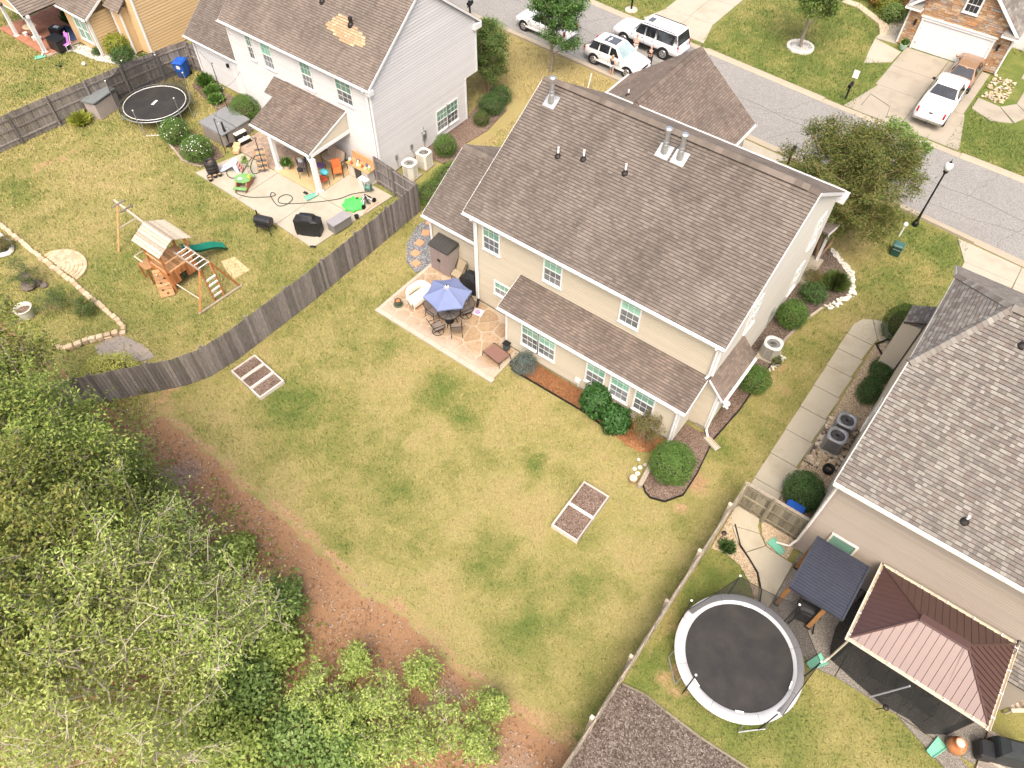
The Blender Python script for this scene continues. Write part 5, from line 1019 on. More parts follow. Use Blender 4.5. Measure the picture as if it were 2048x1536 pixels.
m = MB(); m.add(*(lambda r: (r[0], r[1]))((lambda S: ([(x*s[0],y*s[1],s[2]) for s in S for x, y in ((-.5,-.3),(-.2,-.36),(.2,-.36),(.5,-.3),(.5,.3),(.2,.34),(-.2,.34),(-.5,.3))], [(j*8+i,j*8+(i+1)%8,(j+1)*8+(i+1)%8,(j+1)*8+i) for j in range(len(S)-1) for i in range(8)]+[tuple(range((len(S)-1)*8,len(S)*8))]))([(.98,1.,0),(1.03,1.03,.35),(.97,.98,.8),(.93,.96,.9),(.6,.85,1.02),(.5,.6,1.15),(.35,.3,1.19)]))); m.obj('cover', COVER, t)
m = MB(); m.tube([(-.46,-.3,.05),(-.46,-.3,.12)], .05, 6); m.tube([(.46,-.3,.02),(.46,-.3,.12)], .05, 6); m.obj('wheel', BLACK, t)
t = thing('side_table', 'small blue grey slatted side table below the covered grill', 'side table', (-16.95,18.95,GZ), .3)
for i in range(5): m = MB(); m.box((-.19+i*.095,0,.62),(.08,.42,.025)); m.obj('slat', P('blue_grey_plastic', (.16,.22,.33), .5), t)
for x, y in ((-.18,-.17),(.18,-.17),(-.18,.17),(.18,.17)): m = MB(); m.box((x,y,.3),(.035,.035,.6)); m.obj('leg', MATS['blue_grey_plastic'], t)
t = thing('folding_chair', 'folded tan camp chair leaning between the shed and the grill', 'chair', (-18.35,20.2,GZ), .1)
m = MB(); m.plate([(-.3,-.12,.05),(.25,-.2,.05),(.25,.2,.85),(-.3,.28,.85)], .04); m.obj('backrest', P('khaki_canvas', (.33,.27,.18), .9), t); m = MB(); m.plate([(-.3,-.5,.34),(.2,-.55,.30),(.2,-.15,.42),(-.3,-.12,.42)], .03); m.obj('seat', MATS['khaki_canvas'], t)
m = MB()
for s in (-.3,.22): m.tube([(s,-.5,.02),(s,.25,.85)], .015, 6); m.tube([(s,-.1,.02),(s,-.52,.33)], .015, 6)
m.obj('frame', DKMET, t)
t = thing('floor_mat', 'pale lavender mat with purple round emblem by the downspout', 'mat', (-16.05,18.72,GZ), .25)
m = MB(); m.box((0,0,.006),(.52,.42,.012)); m.obj('mat_base', P('lavender', (.68,.60,.66), .9), t); m = MB(); m.tube([(.1*math.cos(2*math.pi*i/16), .1*math.sin(2*math.pi*i/16), .014) for i in range(16)], .022, 5, True); m.lathe((0,0,.012),[(.045,0),(.04,.008)],10); m.obj('emblem', P('purple_print', (.16,.06,.26), .8), t)
t = thing('pet_cot', 'low brown sling cot at the patio corner by the house', 'cot', (-13.55,17.02,GZ), -.12)
m = MB(); m.plate([(-.5,-.36,.3),(.5,-.36,.3),(.5,.36,.3),(-.5,.36,.3)], .015); m.obj('sling', P('brown_cot_fabric', (.19,.105,.08), .8, .08, fine=80), t)
m = MB(); m.tube([(-.54,-.38,.3),(.54,-.38,.3),(.54,.38,.3),(-.54,.38,.3)], .018, 6, True); m.obj('frame', DKMET, t)
for x, y in ((-.52,-.36),(.52,-.36),(.52,.36),(-.52,.36)): m = MB(); m.tube([(x,y,.33),(x*1.08,y*1.08,0)], .018, 6); m.obj('leg', DKMET, t)
t = thing('garden_lantern', 'small dark lantern on the patio corner beside the blue shrub', 'lantern', (-12.72,17.12,0)); m = MB(); m.box((0,0,.03),(.16,.16,.06)); m.box((0,0,.15),(.11,.11,.2)); m.obj('body', DKMET, t); m = MB(); m.lathe((0,0,.25),[(.11,0),(.03,.09)],8); m.obj('cap', DKMET, t)
t = thing('utility_box', 'small grey hose box beside the double window on the patio', 'hose box', (-13.5,17.72,GZ)); m = MB(); m.bbox((0,0,.2),(.3,.26,.4),.04); m.obj('case', P('slate_plastic', (.07,.085,.09), .5), t); m = MB(); m.bbox((0,0,.41),(.34,.3,.05),.02); m.obj('lid', BLACK, t)
# small white rocks and a stump planter at the retaining wall
for i, (x, y, r) in enumerate(((-5.05,16.05,.11),(-4.95,16.3,.09),(-5.3,16.35,.08),(-5.2,15.85,.1),(-4.98,15.72,.12))):
    m = MB(); m.lathe((x,y,0), [(r*.8,0),(r,r*.4),(r*.7,r*.85),(r*.2,r)], 7); tag(m.obj('garden_rock', WHITES), 'pale garden rock beside the retaining wall, '+('the largest one, touching the timber','upper one touching the timber','uppermost, out in the grass','outermost low one in the grass','nearest to the cut log')[i], 'rock', 'pale rocks by the retaining wall')
t = thing('stump_planter', 'pale cut log standing at the lower end of the retaining wall', 'log', (-4.98,15.35,0)); m = MB(); m.lathe((0,0,0),[(.2,0),(.19,.18),(.17,.2)],12); m.obj('bark', P('log_bark', (.30,.20,.12), .9, .3), t); m = MB(); m.lathe((0,0,.2),[(.165,0),(.15,.015)],12); m.obj('cut_face', P('cut_wood', (.66,.52,.36), .8), t)

# ---------------------------------------------------------------- left neighbour's patio and yard
slabs('left_patio', CONC_L, [[(-36.0,17.2),(-32.2,17.15),(-32.2,20.15),(-35.3,20.1)],[(-32.18,17.13),(-28.9,17.05),(-28.9,20.15),(-32.18,20.15)],[(-28.88,17.05),(-25.95,16.95),(-25.7,20.15),(-28.88,20.15)],[(-28.88,20.17),(-25.7,20.17),(-25.5,22.7),(-28.88,22.7)],[(-28.88,22.72),(-27.1,22.72),(-27.1,23.4),(-28.88,23.4)]], .07)
sheet('porch_slab', [(-32.6,20.18),(-28.92,20.18),(-28.92,23.42),(-32.6,23.42)], .06, conc('tan_concrete', (.50,.37,.20), (.38,.27,.14), .5))
r_ = struct(bpy.data.objects.new('paver_terrace', None)); COL.objects.link(r_); its = []
m = MB(); m.prism([(-36.2,20.2),(-32.65,20.2),(-32.65,23.4),(-36.2,23.4)], -.05, .05); m.obj('sand_bed', MORTAR, r_)
for i in range(20):
    for j in range(14):
        m = MB(); a = -36.1+i*.18+(j % 2)*.06; m.box((a,20.32+j*.225,.05),(.17,.212,.03)); its.append((m.v,m.f))
pieces(r_, r_, 'paver', its, stone_mix('tan_paver', [(.36,.26,.18),(.46,.35,.25),(.30,.235,.19),(.42,.30,.22)]), off=(0,0,0))
def trampoline(label, loc, r, h, n_pole, mat_pad, pole_h, net_pts, pad_w=.28, rz=0, springs=True, mat_col=(.03,.029,.028), feet=4):
    t = thing('trampoline', label, 'trampoline', loc, rz)
    N = 48; ring = lambda rr, z: [(rr*math.cos(2*math.pi*i/N), rr*math.sin(2*math.pi*i/N), z) for i in range(N)]
    tm = NT('jump_mat'); n_ = tm.noise(1.3, 5, .65); c = tm.mix(tm.ramp(n_, [(.4,0.),(.75,.45)]), mat_col, (.07,.062,.053)); tm.bump(tm.noise(60,2),.2,.005)
    m = MB(); m.lathe((0,0,h-.02), [(.02,-.0),(r-pad_w,.0),(r-pad_w,.015),(.02,.015)], N, cap=False); m.obj('jump_mat', tm.fin(c, .85, .2), t)
    m = MB(); m.tube(ring(r,h), .03, 6, True); m.obj('frame', STEEL, t)
    if springs:
        m = MB()
        for i in range(72): a = 2*math.pi*i/72; m.tube([((r-pad_w)*math.cos(a),(r-pad_w)*math.sin(a),h),(r*math.cos(a),r*math.sin(a),h)], .012, 4)
        m.obj('spring', mat_pad, t)['kind'] = 'stuff'; m = MB(); m.tube(ring(r-pad_w,h+.005), .022, 5, True); m.obj('mat_hem', WPLAS, t)
    else:
        for k in range(8):
            m = MB(); q = 8; v = []
            for i in range(q+1):
                a = 2*math.pi*(k+i/q*.992)/8
                for rr, z in ((r-pad_w-.02,h+.0),(r-pad_w,h+.045),(r-.02,h+.05),(r+.06,h+.0)): v.append((rr*math.cos(a),rr*math.sin(a),z))
            m.add(v, [(i*4+j,i*4+j+1,(i+1)*4+j+1,(i+1)*4+j) for i in range(q) for j in range(3)]); m.obj('pad', mat_pad, t, True)
    for k in range(feet):
        a = 2*math.pi*(k+.35)/feet; b = a+.42; p = [(r*math.cos(a),r*math.sin(a),h),(r*1.05*math.cos(a),r*1.05*math.sin(a),.03),(r*1.05*math.cos(b),r*1.05*math.sin(b),.03),(r*math.cos(b),r*math.sin(b),h)]
        m = MB(); m.tube(p, .025, 6); m.obj('leg', STEEL, t)
    NETM = MATS.get('safety_net')
    if NETM is None:
        nn = NT('safety_net'); tr = nn.n('ShaderNodeBsdfTransparent'); mx = nn.n('ShaderNodeMixShader'); mx.inputs[0].default_value = .58
        nn.b.inputs['Base Color'].default_value = (.02,.02,.02,1); nn.b.inputs['Roughness'].default_value = .9
        nn.t.links.new(tr.outputs[0], mx.inputs[1]); nn.t.links.new(nn.b.outputs[0], mx.inputs[2]); nn.t.links.new(mx.outputs[0], nn.out.inputs[0]); NETM = MATS['safety_net'] = nn.m
    P3 = []
    for a, zt in net_pts:
        x, y = (r+.08)*math.cos(a), (r+.08)*math.sin(a); P3.append((a, zt))
        m = MB(); m.tube([(x,y,.15),(x,y,zt)], .024, 6); m.tube([(x*.995,y*.995,.4),(x*.995,y*.995,h+.05)], .032, 6); m.obj('pole', DKMET if pad_w > .25 else STEEL, t); m = MB(); m.ball((x,y,zt+.03), .045, 8, 5); m.obj('pole_cap', WPLAS, t)
    return t, P3, NETM
def net(t, r, h, segs, NETM, hem=True):
    for a0, z0, a1, z1, sag in segs:
        m = MB(); q = 12; v = []; top = []
        for i in range(q+1):
            f_ = i/q; a = a0+(a1-a0)*f_; cx0, cy0 = math.cos(a0)*(1-f_)+math.cos(a1)*f_, math.sin(a0)*(1-f_)+math.sin(a1)*f_
            zt = z0*(1-f_)+z1*f_-sag*4*f_*(1-f_); rr = r*1.03
            for k in range(5):
                w_ = k/4; bx, by = math.cos(a)*(r-.2), math.sin(a)*(r-.2); v.append((bx*(1-w_)+cx0*rr*w_, by*(1-w_)+cy0*rr*w_, (h+.02)*(1-w_)+zt*w_))
            top.append(v[-1])
        m.add(v, [(i*5+k,(i+1)*5+k,(i+1)*5+k+1,i*5+k+1) for i in range(q) for k in range(4)]); m.obj('net', NETM, t)
        m = MB(); m.tube(top, .012, 4); m.obj('net_hem', BLACK, t)
t, p, nm = trampoline('round trampoline with black springs and drooping net by the far grey fence', (-42.5,19.55,0), 2.12, .88, 6, BLACK, 2.6, [(-2.25,2.6),(-3.18,2.8),(-4.1,2.75),(-5.13,2.25),(.1,1.9),(5.2,1.7)], .25, rz=0)
net(t, 2.12, .88, [(-1.7,1.0,-2.25,2.6,.15),(-2.25,2.6,-3.18,2.8,.15),(-3.18,2.8,-4.1,2.75,.12),(-4.1,2.75,-5.13,2.25,.25),(-5.13,2.25,-5.7,1.0,.1)], nm)
m = MB(); m.box((0,0,.90),(.16,.5,.02),rz=.35); m.obj('mat_label', WPLAS, t)
# resin storage box by the fence
t = thing('storage_shed', 'low grey storage box with a flat lid beside the far trampoline', 'storage shed', (-45.55,17.75,0), -1.35)
m = MB(); m.box((0,0,.5),(1.75,.95,1.0)); m.obj('body', TAUPEL, t)
for s in (-1,1): m = MB(); m.box((s*.43,-.49,.48),(.83,.04,.9)); m.obj('door', TAUPEL, t)
m = MB(); m.add([(-.95,-.6,1.0),(.95,-.6,1.0),(.95,.55,1.14),(-.95,.55,1.14),(-.95,-.6,1.08),(.95,-.6,1.08),(.95,.55,1.22),(-.95,.55,1.22)], [(3,2,1,0),(4,5,6,7),(0,1,5,4),(1,2,6,5),(2,3,7,6),(3,0,4,7)]); m.obj('lid', P('grey_lid', (.17,.185,.18), .35, .15), t)
def wheelie_bin(label, loc, rz, h=1.1, sc_=1., logo=False):
    t = thing('recycling_bin', label, 'bin', loc, rz); m = MB(); k = sc_
    m.add([(-.27*k,-.3*k,.06),(.27*k,-.3*k,.06),(.27*k,.27*k,.06),(-.27*k,.27*k,.06),(-.33*k,-.38*k,h*.9),(.33*k,-.38*k,h*.9),(.33*k,.36*k,h*.9),(-.33*k,.36*k,h*.9)], [(3,2,1,0),(4,5,6,7),(0,1,5,4),(1,2,6,5),(2,3,7,6),(3,0,4,7)]); m.obj('body', BLUEBIN, t)
    m = MB(); m.bbox((0,-.02*k,h*.93),(.7*k,.82*k,.07),.03); m.bbox((0,-.05*k,h*.975),(.58*k,.62*k,.05),.03); m.obj('lid', BLUEBIN, t); m = MB(); m.tube([(-.28*k,.42*k,h*.92),(.28*k,.42*k,h*.92)], .02, 6); m.obj('handle', BLUEBIN, t)
    for s in (-1,1): m = MB(); m.lathe((s*.3*k,.3*k,.12), [(.12,-.03),(.12,.03)], 12, rot=Matrix.Rotation(rad(90),3,'Y')); m.obj('wheel', BLACK, t)
    if logo: m = MB(); m.box((0,-.365*k,h*.68),(.24,.012,.24),rx=.07); m.obj('label_panel', WPLAS, t)
    return t
wheelie_bin('blue recycling bin with a white label in the corner of the grey fence', (-45.0,23.4,0), .45, 1.15, 1.05, True)
# hot tub, steps, umbrella stand
t = thing('hot_tub', 'square hot tub under a grey folding cover beside round bushes', 'hot tub', (-37.58,20.95,0), .0)
m = MB(); m.bbox((0,0,.42),(2.05,2.1,.84),.12); m.obj('cabinet', P('hot_tub_cabinet', (.25,.22,.19), .7, .15), t)
for s in (-1,1): m = MB(); m.bbox((0,s*.55,.9),(2.2,1.06,.12),.05); m.obj('cover', P('grey_vinyl', (.20,.205,.205), .5, .1), t)
t = thing('step_stool', 'black hot tub steps with two pale treads', 'steps', (-36.15,20.95,.05), 1.45)
for k in (0,1): m = MB(); m.box((0,-.18+.36*k,.13+.14*k),(.72,.3,.26+.28*k*1.0)); m.obj('riser', BLACK, t); m = MB(); m.bbox((0,-.19+.37*k,.285+.28*k),(.76,.32,.05),.02); m.obj('tread', P('pale_tread', (.62,.58,.50), .6), t)
t = thing('umbrella_stand', 'closed dark umbrella stand beside the hot tub', 'umbrella stand', (-36.6,20.2,.05)); m = MB(); m.lathe((0,0,0), [(.26,0),(.24,.06),(.05,.09),(.05,.25)], 16); m.obj('base', DKMET, t); m = MB(); m.tube([(0,0,.1),(0,0,.7),(-.02,0,1.55)], [.05,.09,.05], 8); m.obj('folded_canopy', DKMET, t)
for x, y, w_ in ((-35.95,20.25,.4),(-35.6,19.95,.36)):
    t = thing('cardboard_box', 'open tan box on the pavers, '+('nearer the hot tub steps' if w_ > .38 else 'nearer the lawn'), 'box', (x,y,.05), .6, 'tan boxes by the hot tub'); m = MB(); m.box((0,0,.1),(w_,.3,.2)); m.obj('body', P('cardboard', (.52,.36,.20), .9), t); m = MB(); m.box((0,.2,.2),(w_,.16,.015),rx=.4); m.obj('flap', MATS['cardboard'], t)
# string light poles with wires
POLES = [('light pole beside the hot tub', (-36.13,19.54)),('light pole at the corner of the porch slab', (-32.85,19.75)),('light pole by the side door', (-41.0,23.3)),('light pole at the hot tub far corner', (-38.4,21.9))]
for lb, (x, y) in POLES:
    t = thing('light_pole', 'thin black string '+lb, 'light pole', (x,y,.03), 0, 'string light poles'); m = MB(); m.tube([(0,0,0),(0,0,2.3)], .022, 6); m.obj('pole', BLACK, t); m = MB(); m.tube([(0,0,2.3),(.12,0,2.38),(.16,0,2.3)], .015, 5); m.obj('hook', BLACK, t)
def wire(a, b, sag): return [(a[0]+(b[0]-a[0])*i/10, a[1]+(b[1]-a[1])*i/10, a[2]+(b[2]-a[2])*i/10-sag*4*(i/10)*(1-i/10)) for i in range(11)]
t = thing('string_lights', 'black string lights strung between thin poles to the white house', 'string lights', (-36.13,19.54,0)); o0 = Vector(LOC[t.name])
for a, b in (((-36.13,19.54,2.3),(-32.85,19.75,2.3)),((-36.13,19.54,2.3),(-38.4,21.9,2.3)),((-38.4,21.9,2.3),(-41.0,23.3,2.3)),((-41.0,23.3,2.3),(-43.85,24.1,2.5)),((-38.4,21.9,2.3),(-38.3,23.45,2.7)),((-32.85,19.75,2.3),(-33.9,20.4,2.4))):
    w_ = wire(a, b, .22); m = MB(); m.tube(w_, .009, 4); wpart(t, 'wire', m, BLACK); m = MB()
    for q in w_[1:-1:2]: m.ball((q[0],q[1],q[2]-.06), .035, 6, 4)
    wpart(t, 'bulb', m, LENS)['kind'] = 'stuff'
# tyre planter, pots, slide, picnic table
t = thing('rain_barrel', 'black ribbed barrel with an open top at the patio corner', 'barrel', (-35.15,17.85,.07)); m = MB(); m.lathe((0,0,0), [(.26,0),(.33,.05),(.34,.14),(.31,.17),(.35,.22),(.36,.34),(.32,.37),(.36,.42),(.36,.54),(.32,.57),(.35,.62),(.34,.76),(.26,.84),(.2,.84),(.2,.7)], 22, cap=False); m.obj('body', P('black_barrel', (.03,.028,.026), .55, .25), t, True); m = MB(); m.lathe((0,0,.68), [(.2,0),(.19,.02)], 16); m.obj('soil', SOIL, t)
for i, (x, y) in enumerate(((-34.88,17.38),(-34.71,17.63),(-34.59,17.90),(-34.66,17.26))):
    t = thing('flower_pot', ('small dark pot beside the black barrel, '+('leftmost','middle of the row','rightmost','nearest the lawn')[i]), 'plant pot', (x,y,.07), 0, 'small pots by the barrel'); m = MB(); m.lathe((0,0,0), [(.09,0),(.13,.17),(.15,.19),(.12,.19)], 12, cap=False); m.obj('pot', DKMET, t); m = MB(); m.lathe((0,0,.15), [(.125,0),(.1,.01)], 10); m.obj('soil', P('dry_soil', (.35,.25,.15), .95), t)
t = thing('toddler_slide', 'small pale blue and pink plastic toddler slide on the patio', 'slide', (-34.5,18.65,.07), -.9)
m = MB(); m.add([(-.2,-.62,.03),(.2,-.62,.03),(.2,-.35,.08),(-.2,-.35,.08),(-.2,.25,.55),(.2,.25,.55),(.2,.45,.56),(-.2,.45,.56)], [(0,1,2,3),(3,2,5,4),(4,5,6,7)]); m.obj('chute', P('pale_blue_plastic', (.55,.60,.72), .45), t)
for s in (-1,1): m = MB(); m.add([(s*.21,-.62,.1),(s*.21,.25,.68),(s*.21,.45,.7),(s*.21,.5,.0),(s*.21,.3,0),(s*.21,.2,.45),(s*.21,-.6,0)], [(0,1,5,6),(1,2,3,4,5)]); m.add([(s*.24,-.62,.1),(s*.24,.25,.68),(s*.24,.45,.7),(s*.24,.5,.0),(s*.24,.3,0),(s*.24,.2,.45),(s*.24,-.6,0)], [(0,1,5,6),(1,2,3,4,5)]); m.obj('side', MATS['pale_blue_plastic'], t)
for k in range(3): m = MB(); m.bbox((0,.5+.06*(2-k),.12+.15*k),(.4,.12,.06),.02); m.obj('step', P('pink_plastic', (.60,.28,.24), .5), t)
t = thing('picnic_table', 'small green and brown plastic kids picnic table', 'picnic table', (-32.8,18.2,.07), .5)
m = MB(); m.prism([(.5*math.cos(a)*1.0, .42*math.sin(a)) for a in [math.pi/4*(k+.5) for k in range(8)]], .46, .51); m.obj('tabletop', P('sage_plastic', (.17,.33,.12), .5), t)
for s in (-1,1): m = MB(); m.bbox((0,s*.62,.26),(.8,.22,.06),.03); m.obj('bench', MATS['sage_plastic'], t); m = MB(); m.add([(s*.3-.03,-.7,0),(s*.3+.03,-.7,0),(s*.3+.03,.7,0),(s*.3-.03,.7,0),(s*.3-.03,-.3,.46),(s*.3+.03,-.3,.46),(s*.3+.03,.3,.46),(s*.3-.03,.3,.46)], [(3,2,1,0),(4,5,6,7),(0,1,5,4),(1,2,6,5),(2,3,7,6),(3,0,4,7)]); m.obj('leg', P('brown_plastic', (.32,.14,.07), .55), t)
t = thing('toy', 'small yellow toy on the green picnic table', 'toy', (-32.5,18.45,.58)); m = MB(); m.ball((0,0,.08),.09,8,6); m.box((.02,0,.17),(.08,.1,.08)); m.obj('body', P('yellow_plastic', (.62,.50,.05), .5), t)
t = thing('plate', 'pale blue dish lying on the green picnic table', 'dish', (-32.85,18.05,.58)); m = MB(); m.lathe((0,0,0), [(.07,0),(.13,.03),(.12,.035),(.06,.012)], 14, cap=False); m.obj('rim', MATS['pale_blue_plastic'], t)
t = thing('deck_chair', 'wooden slatted deck chair on the pavers with dark stripes', 'chair', (-33.3,20.0,.06), .9)
for s in (-1,1): m = MB(); m.tube([(s*.28,-.6,.02),(s*.28,.0,.35),(s*.28,.5,.95)], .025, 6); m.tube([(s*.25,.35,.02),(s*.25,-.3,.4)], .022, 6); m.obj('frame', W_CED2, t)
for i in range(9): f_ = i/8; m = MB(); m.box((0,-.5+.98*f_,.12+.75*max(0,f_)**1.2),(.56,.075,.02),rx=.7); m.obj('slat', W_CED2 if i % 2 else DKMET, t)
t = thing('flower_pot', 'pale pot with a leafy plant beside the left porch post', 'plant pot', (-32.05,20.75,.06)); m = MB(); m.lathe((0,0,0), [(.13,0),(.2,.25),(.21,.3),(.17,.3)], 14, cap=False); m.obj('pot', P('stoneware', (.55,.48,.38), .6), t); m = MB(); m.lathe((0,0,.26),[(.18,0),(.1,.01)],10); m.obj('soil', SOIL, t)
def hose(label, pts, mat, r=.022, z=.1):
    P_ = []
    for i in range(len(pts)-1):
        a, b, c, d = pts[max(0,i-1)], pts[i], pts[i+1], pts[min(len(pts)-1,i+2)]
        for k in range(5):
            t_ = k/5; P_.append(tuple(.5*((2*b[q])+(-a[q]+c[q])*t_+(2*a[q]-5*b[q]+4*c[q]-d[q])*t_*t_+(-a[q]+3*b[q]-3*c[q]+d[q])*t_**3) for q in (0,1))+(z,))
    m = MB(); m.tube(P_, r, 5); return tag(m.obj('garden_hose', mat, None, True), label, 'hose')
HG = P('dark_green_hose', (.035,.055,.045), .5)
hose('long dark green hose looping across the pale concrete patio', [(-33.00,17.64),(-32.68,17.44),(-32.38,17.44),(-31.77,17.65),(-31.21,18.08),(-30.87,18.40),(-30.77,18.65),(-30.92,18.75),(-31.09,18.68),(-30.97,18.49),(-30.67,18.34),(-30.24,18.18),(-29.85,18.16),(-29.64,18.53),(-29.71,18.97),(-29.99,19.15),(-30.33,19.05),(-30.43,18.69),(-30.27,18.43),(-29.97,18.38),(-29.35,18.82),(-28.75,19.40),(-28.18,20.01),(-27.67,20.68),(-27.39,21.40),(-26.87,22.08),(-26.66,22.47)], HG)
hose('black hose coiled round the toddler slide', [(-34.47,20.15),(-34.23,19.61),(-33.86,18.99),(-33.70,18.48),(-33.91,18.14),(-34.36,18.19),(-34.70,18.46)], BLACK); hose('black hose arching beside the deck chair', [(-34.53,20.48),(-34.21,19.93),(-33.72,19.40),(-33.23,19.20),(-33.10,19.47),(-33.51,20.17)], BLACK)
# bench, chairs, shelf under the porch
t = thing('garden_bench', 'dark metal slatted bench under the porch, cluttered with cushions', 'bench', (-31.15,21.15,.06), -.62)
for i in range(5): m = MB(); m.box((0,-.2+i*.1,.42),(1.25,.07,.02)); m.obj('slat', P('bench_slat', (.10,.085,.10), .5), t)
for s in (-1,1): m = MB(); m.tube([(s*.62,-.26,0),(s*.62,-.26,.6),(s*.62,.2,.62),(s*.62,.3,.85)], .02, 6); m.tube([(s*.62,.25,0),(s*.62,.24,.6)], .02, 6); m.obj('arm', DKMET, t)
m = MB(); m.tube([(-.62,.3,.85),(.62,.3,.85)], .02, 6); m.tube([(-.62,.28,.6),(.62,.28,.6)], .015, 6); m.obj('back_rail', DKMET, t)
for i, (x, y, z, mt, lb) in enumerate(((-31.45,21.35,.55,'grey_cloth','crumpled grey cloth on the porch bench'),(-30.85,20.75,.54,'black_cloth','dark bag on the near end of the porch bench'),(-30.95,21.6,.75,'aqua_cloth','pale blue bag behind the porch bench'))):
    col = {'grey_cloth':(.42,.42,.46),'black_cloth':(.03,.03,.04),'aqua_cloth':(.30,.48,.55)}[mt]; m = MB(); m.lathe((0,0,-.1), [(.1,0),(.2,.06),(.19,.18),(.08,.26)], 9, sy=.7); tag(m.obj('cushion', P(mt, col, .9, .2, 8), None, True, (x,y,z)), lb, 'cushion')
def arm_chair(label, loc, rz, mat):
    t = thing('metal_chair', label, 'chair', loc, rz, 'orange porch chairs'); m = MB(); m.bbox((0,0,.42),(.52,.5,.12),.04); m.obj('seat', mat, t); m = MB(); m.box((0,.27,.72),(.52,.1,.52),rx=-.2); m.obj('backrest', mat, t)
    for s in (-1,1): m = MB(); m.tube([(s*.29,-.25,0),(s*.29,-.25,.6),(s*.29,.28,.62),(s*.29,.3,0)], .02, 6); m.obj('arm', DKMET, t)
    return t
arm_chair('orange cushioned chair beside the cluttered workbench under the porch', (-29.2,22.1,.06), .9, ORANGE); arm_chair('orange red chair near the right porch post', (-29.35,21.05,.06), 2.9, P('red_orange', (.42,.085,.03), .8, .2))
m = MB(); m.lathe((0,0,0), [(.25,0),(.3,.1),(.2,.2)], 9, sy=.8); tag(m.obj('towel', P('turquoise_towel', (.10,.42,.50), .95), None, True, (-29.45,21.35,.6)), 'turquoise towel heaped on the orange red chair', 'towel')
t = thing('side_table', 'small purple topped table between the porch bench and chair', 'side table', (-30.4,21.75,.06), .4); m = MB(); m.box((0,0,.45),(.75,.4,.03)); m.obj('tabletop', P('violet_top', (.13,.075,.20), .6), t)
for x, y in ((-.33,-.16),(.33,-.16),(-.33,.16),(.33,.16)): m = MB(); m.tube([(x,y,.44),(x*1.05,y*1.05,0)], .015, 5); m.obj('leg', DKMET, t)
t = thing('love_seat', 'glider love seat with two tan panels against the porch wall', 'love seat', (-30.05,22.75,.06), -.1)
for s in (-1,1): m = MB(); m.box((s*.38,.15,.75),(.68,.06,.68),rx=-.35); m.obj('back_cushion', P('tan_cushion', (.43,.33,.25), .9, .12), t); m = MB(); m.bbox((s*.38,-.15,.42),(.68,.5,.1),.03); m.obj('seat_cushion', MATS['tan_cushion'], t); m = MB(); m.tube([(s*.78,-.4,0),(s*.78,-.4,.6),(s*.78,.2,.65),(s*.78,.3,1.1)], .022, 6); m.tube([(s*.78,.25,0),(s*.78,.2,.65)], .02, 6); m.obj('arm', DKMET, t)
t = thing('workbench', 'cluttered wooden workbench against the wall at the porch corner', 'workbench', (-28.0,22.85,.07), .0)
m = MB(); m.box((0,0,.82),(1.75,.62,.05)); m.obj('worktop', W_CED2, t); m = MB(); m.box((0,.3,1.1),(1.75,.05,.5)); m.obj('backboard', W_CED2, t)
for x in (-.55,.0,.55): m = MB(); m.bbox((x,0,.4),(.5,.55,.74),.02); m.obj('bin', P('bench_bin_%d' % int(x*10), {-5:(.52,.46,.38),0:(.05,.045,.04),5:(.45,.43,.40)}[int(x*10)], .6, .2), t)
for i in range(12):
    x, y = -.78+i*.142, R.uniform(-.22,.22); cols = [(.7,.68,.62),(.30,.45,.15),(.45,.10,.06),(.12,.14,.2),(.6,.5,.3)]; k = i % 5; m = MB()
    if i % 3: m.lathe((0,0,0), [(.06,0),(.08,.12),(.05,.2)], 9)
    else: m.bbox((0,0,.07),(.2,.14,.14),.02,rz=R.uniform(0,3))
    tag(m.obj('jar' if i % 3 else 'tin', P('clutter_%d' % k, cols[k], .5, .15), None, False, (-28.0+x,22.85+y,.915)), ['green','red','navy','tan','white'][(k+4)%5]+(' pot' if i % 3 else ' tin')+' in the workbench clutter, '+('leftmost','far left','left back','left front','left of middle','middle back','middle front','right of middle','right front','right back','far right','rightmost')[i]+' one', 'clutter', 'clutter on the workbench')
t = thing('block_shelf', 'stack of pale concrete blocks at the workbench end', 'block stack', (-27.25,22.3,.07), 0)
for i in range(3):
    for j in range(2): m = MB(); m.box((j*.32-.16,0,.1+i*.205),(.31,.36,.19)); m.obj('block', P('block_grey', (.55,.53,.49), .9), t)
t = thing('hose_reel', 'green hose reel cart beside the concrete blocks', 'hose reel', (-26.75,22.1,.07), .5); m = MB(); m.lathe((0,0,.35), [(.22,-.16),(.22,-.14),(.12,-.13),(.12,.13),(.22,.14),(.22,.16)], 16, rot=Matrix.Rotation(rad(90),3,'Y')); m.obj('drum', P('sage_reel', (.10,.22,.18), .5), t); m = MB(); m.tube([(-.2,.25,.0),(-.2,0,.35),(-.2,-.2,.9),(.2,-.2,.9),(.2,0,.35),(.2,.25,0)], .025, 6); m.obj('frame', MATS['sage_reel'], t)
t = thing('tool_pile', 'heap of white and black toy tricycle parts by the fence corner', 'toy pile', (-26.3,21.4,.07))
for i in range(7): a = i*.9; m = MB(); m.tube([(.35*math.cos(a),.45*math.sin(a),.05),(0,0,.25+.05*i),(.3*math.cos(a+2.4),.4*math.sin(a+2.4),.08)], .03, 6); m.obj('tube', WPLAS if i % 2 else DKMET, t)
for x, y in ((-.4,-.25),(.3,-.5),(.35,.3)): m = MB(); m.lathe((x,y,.13), [(.13,-.04),(.13,.04)], 12, rot=Matrix.Rotation(rad(80),3,'Y')); m.obj('wheel', BLACK, t)
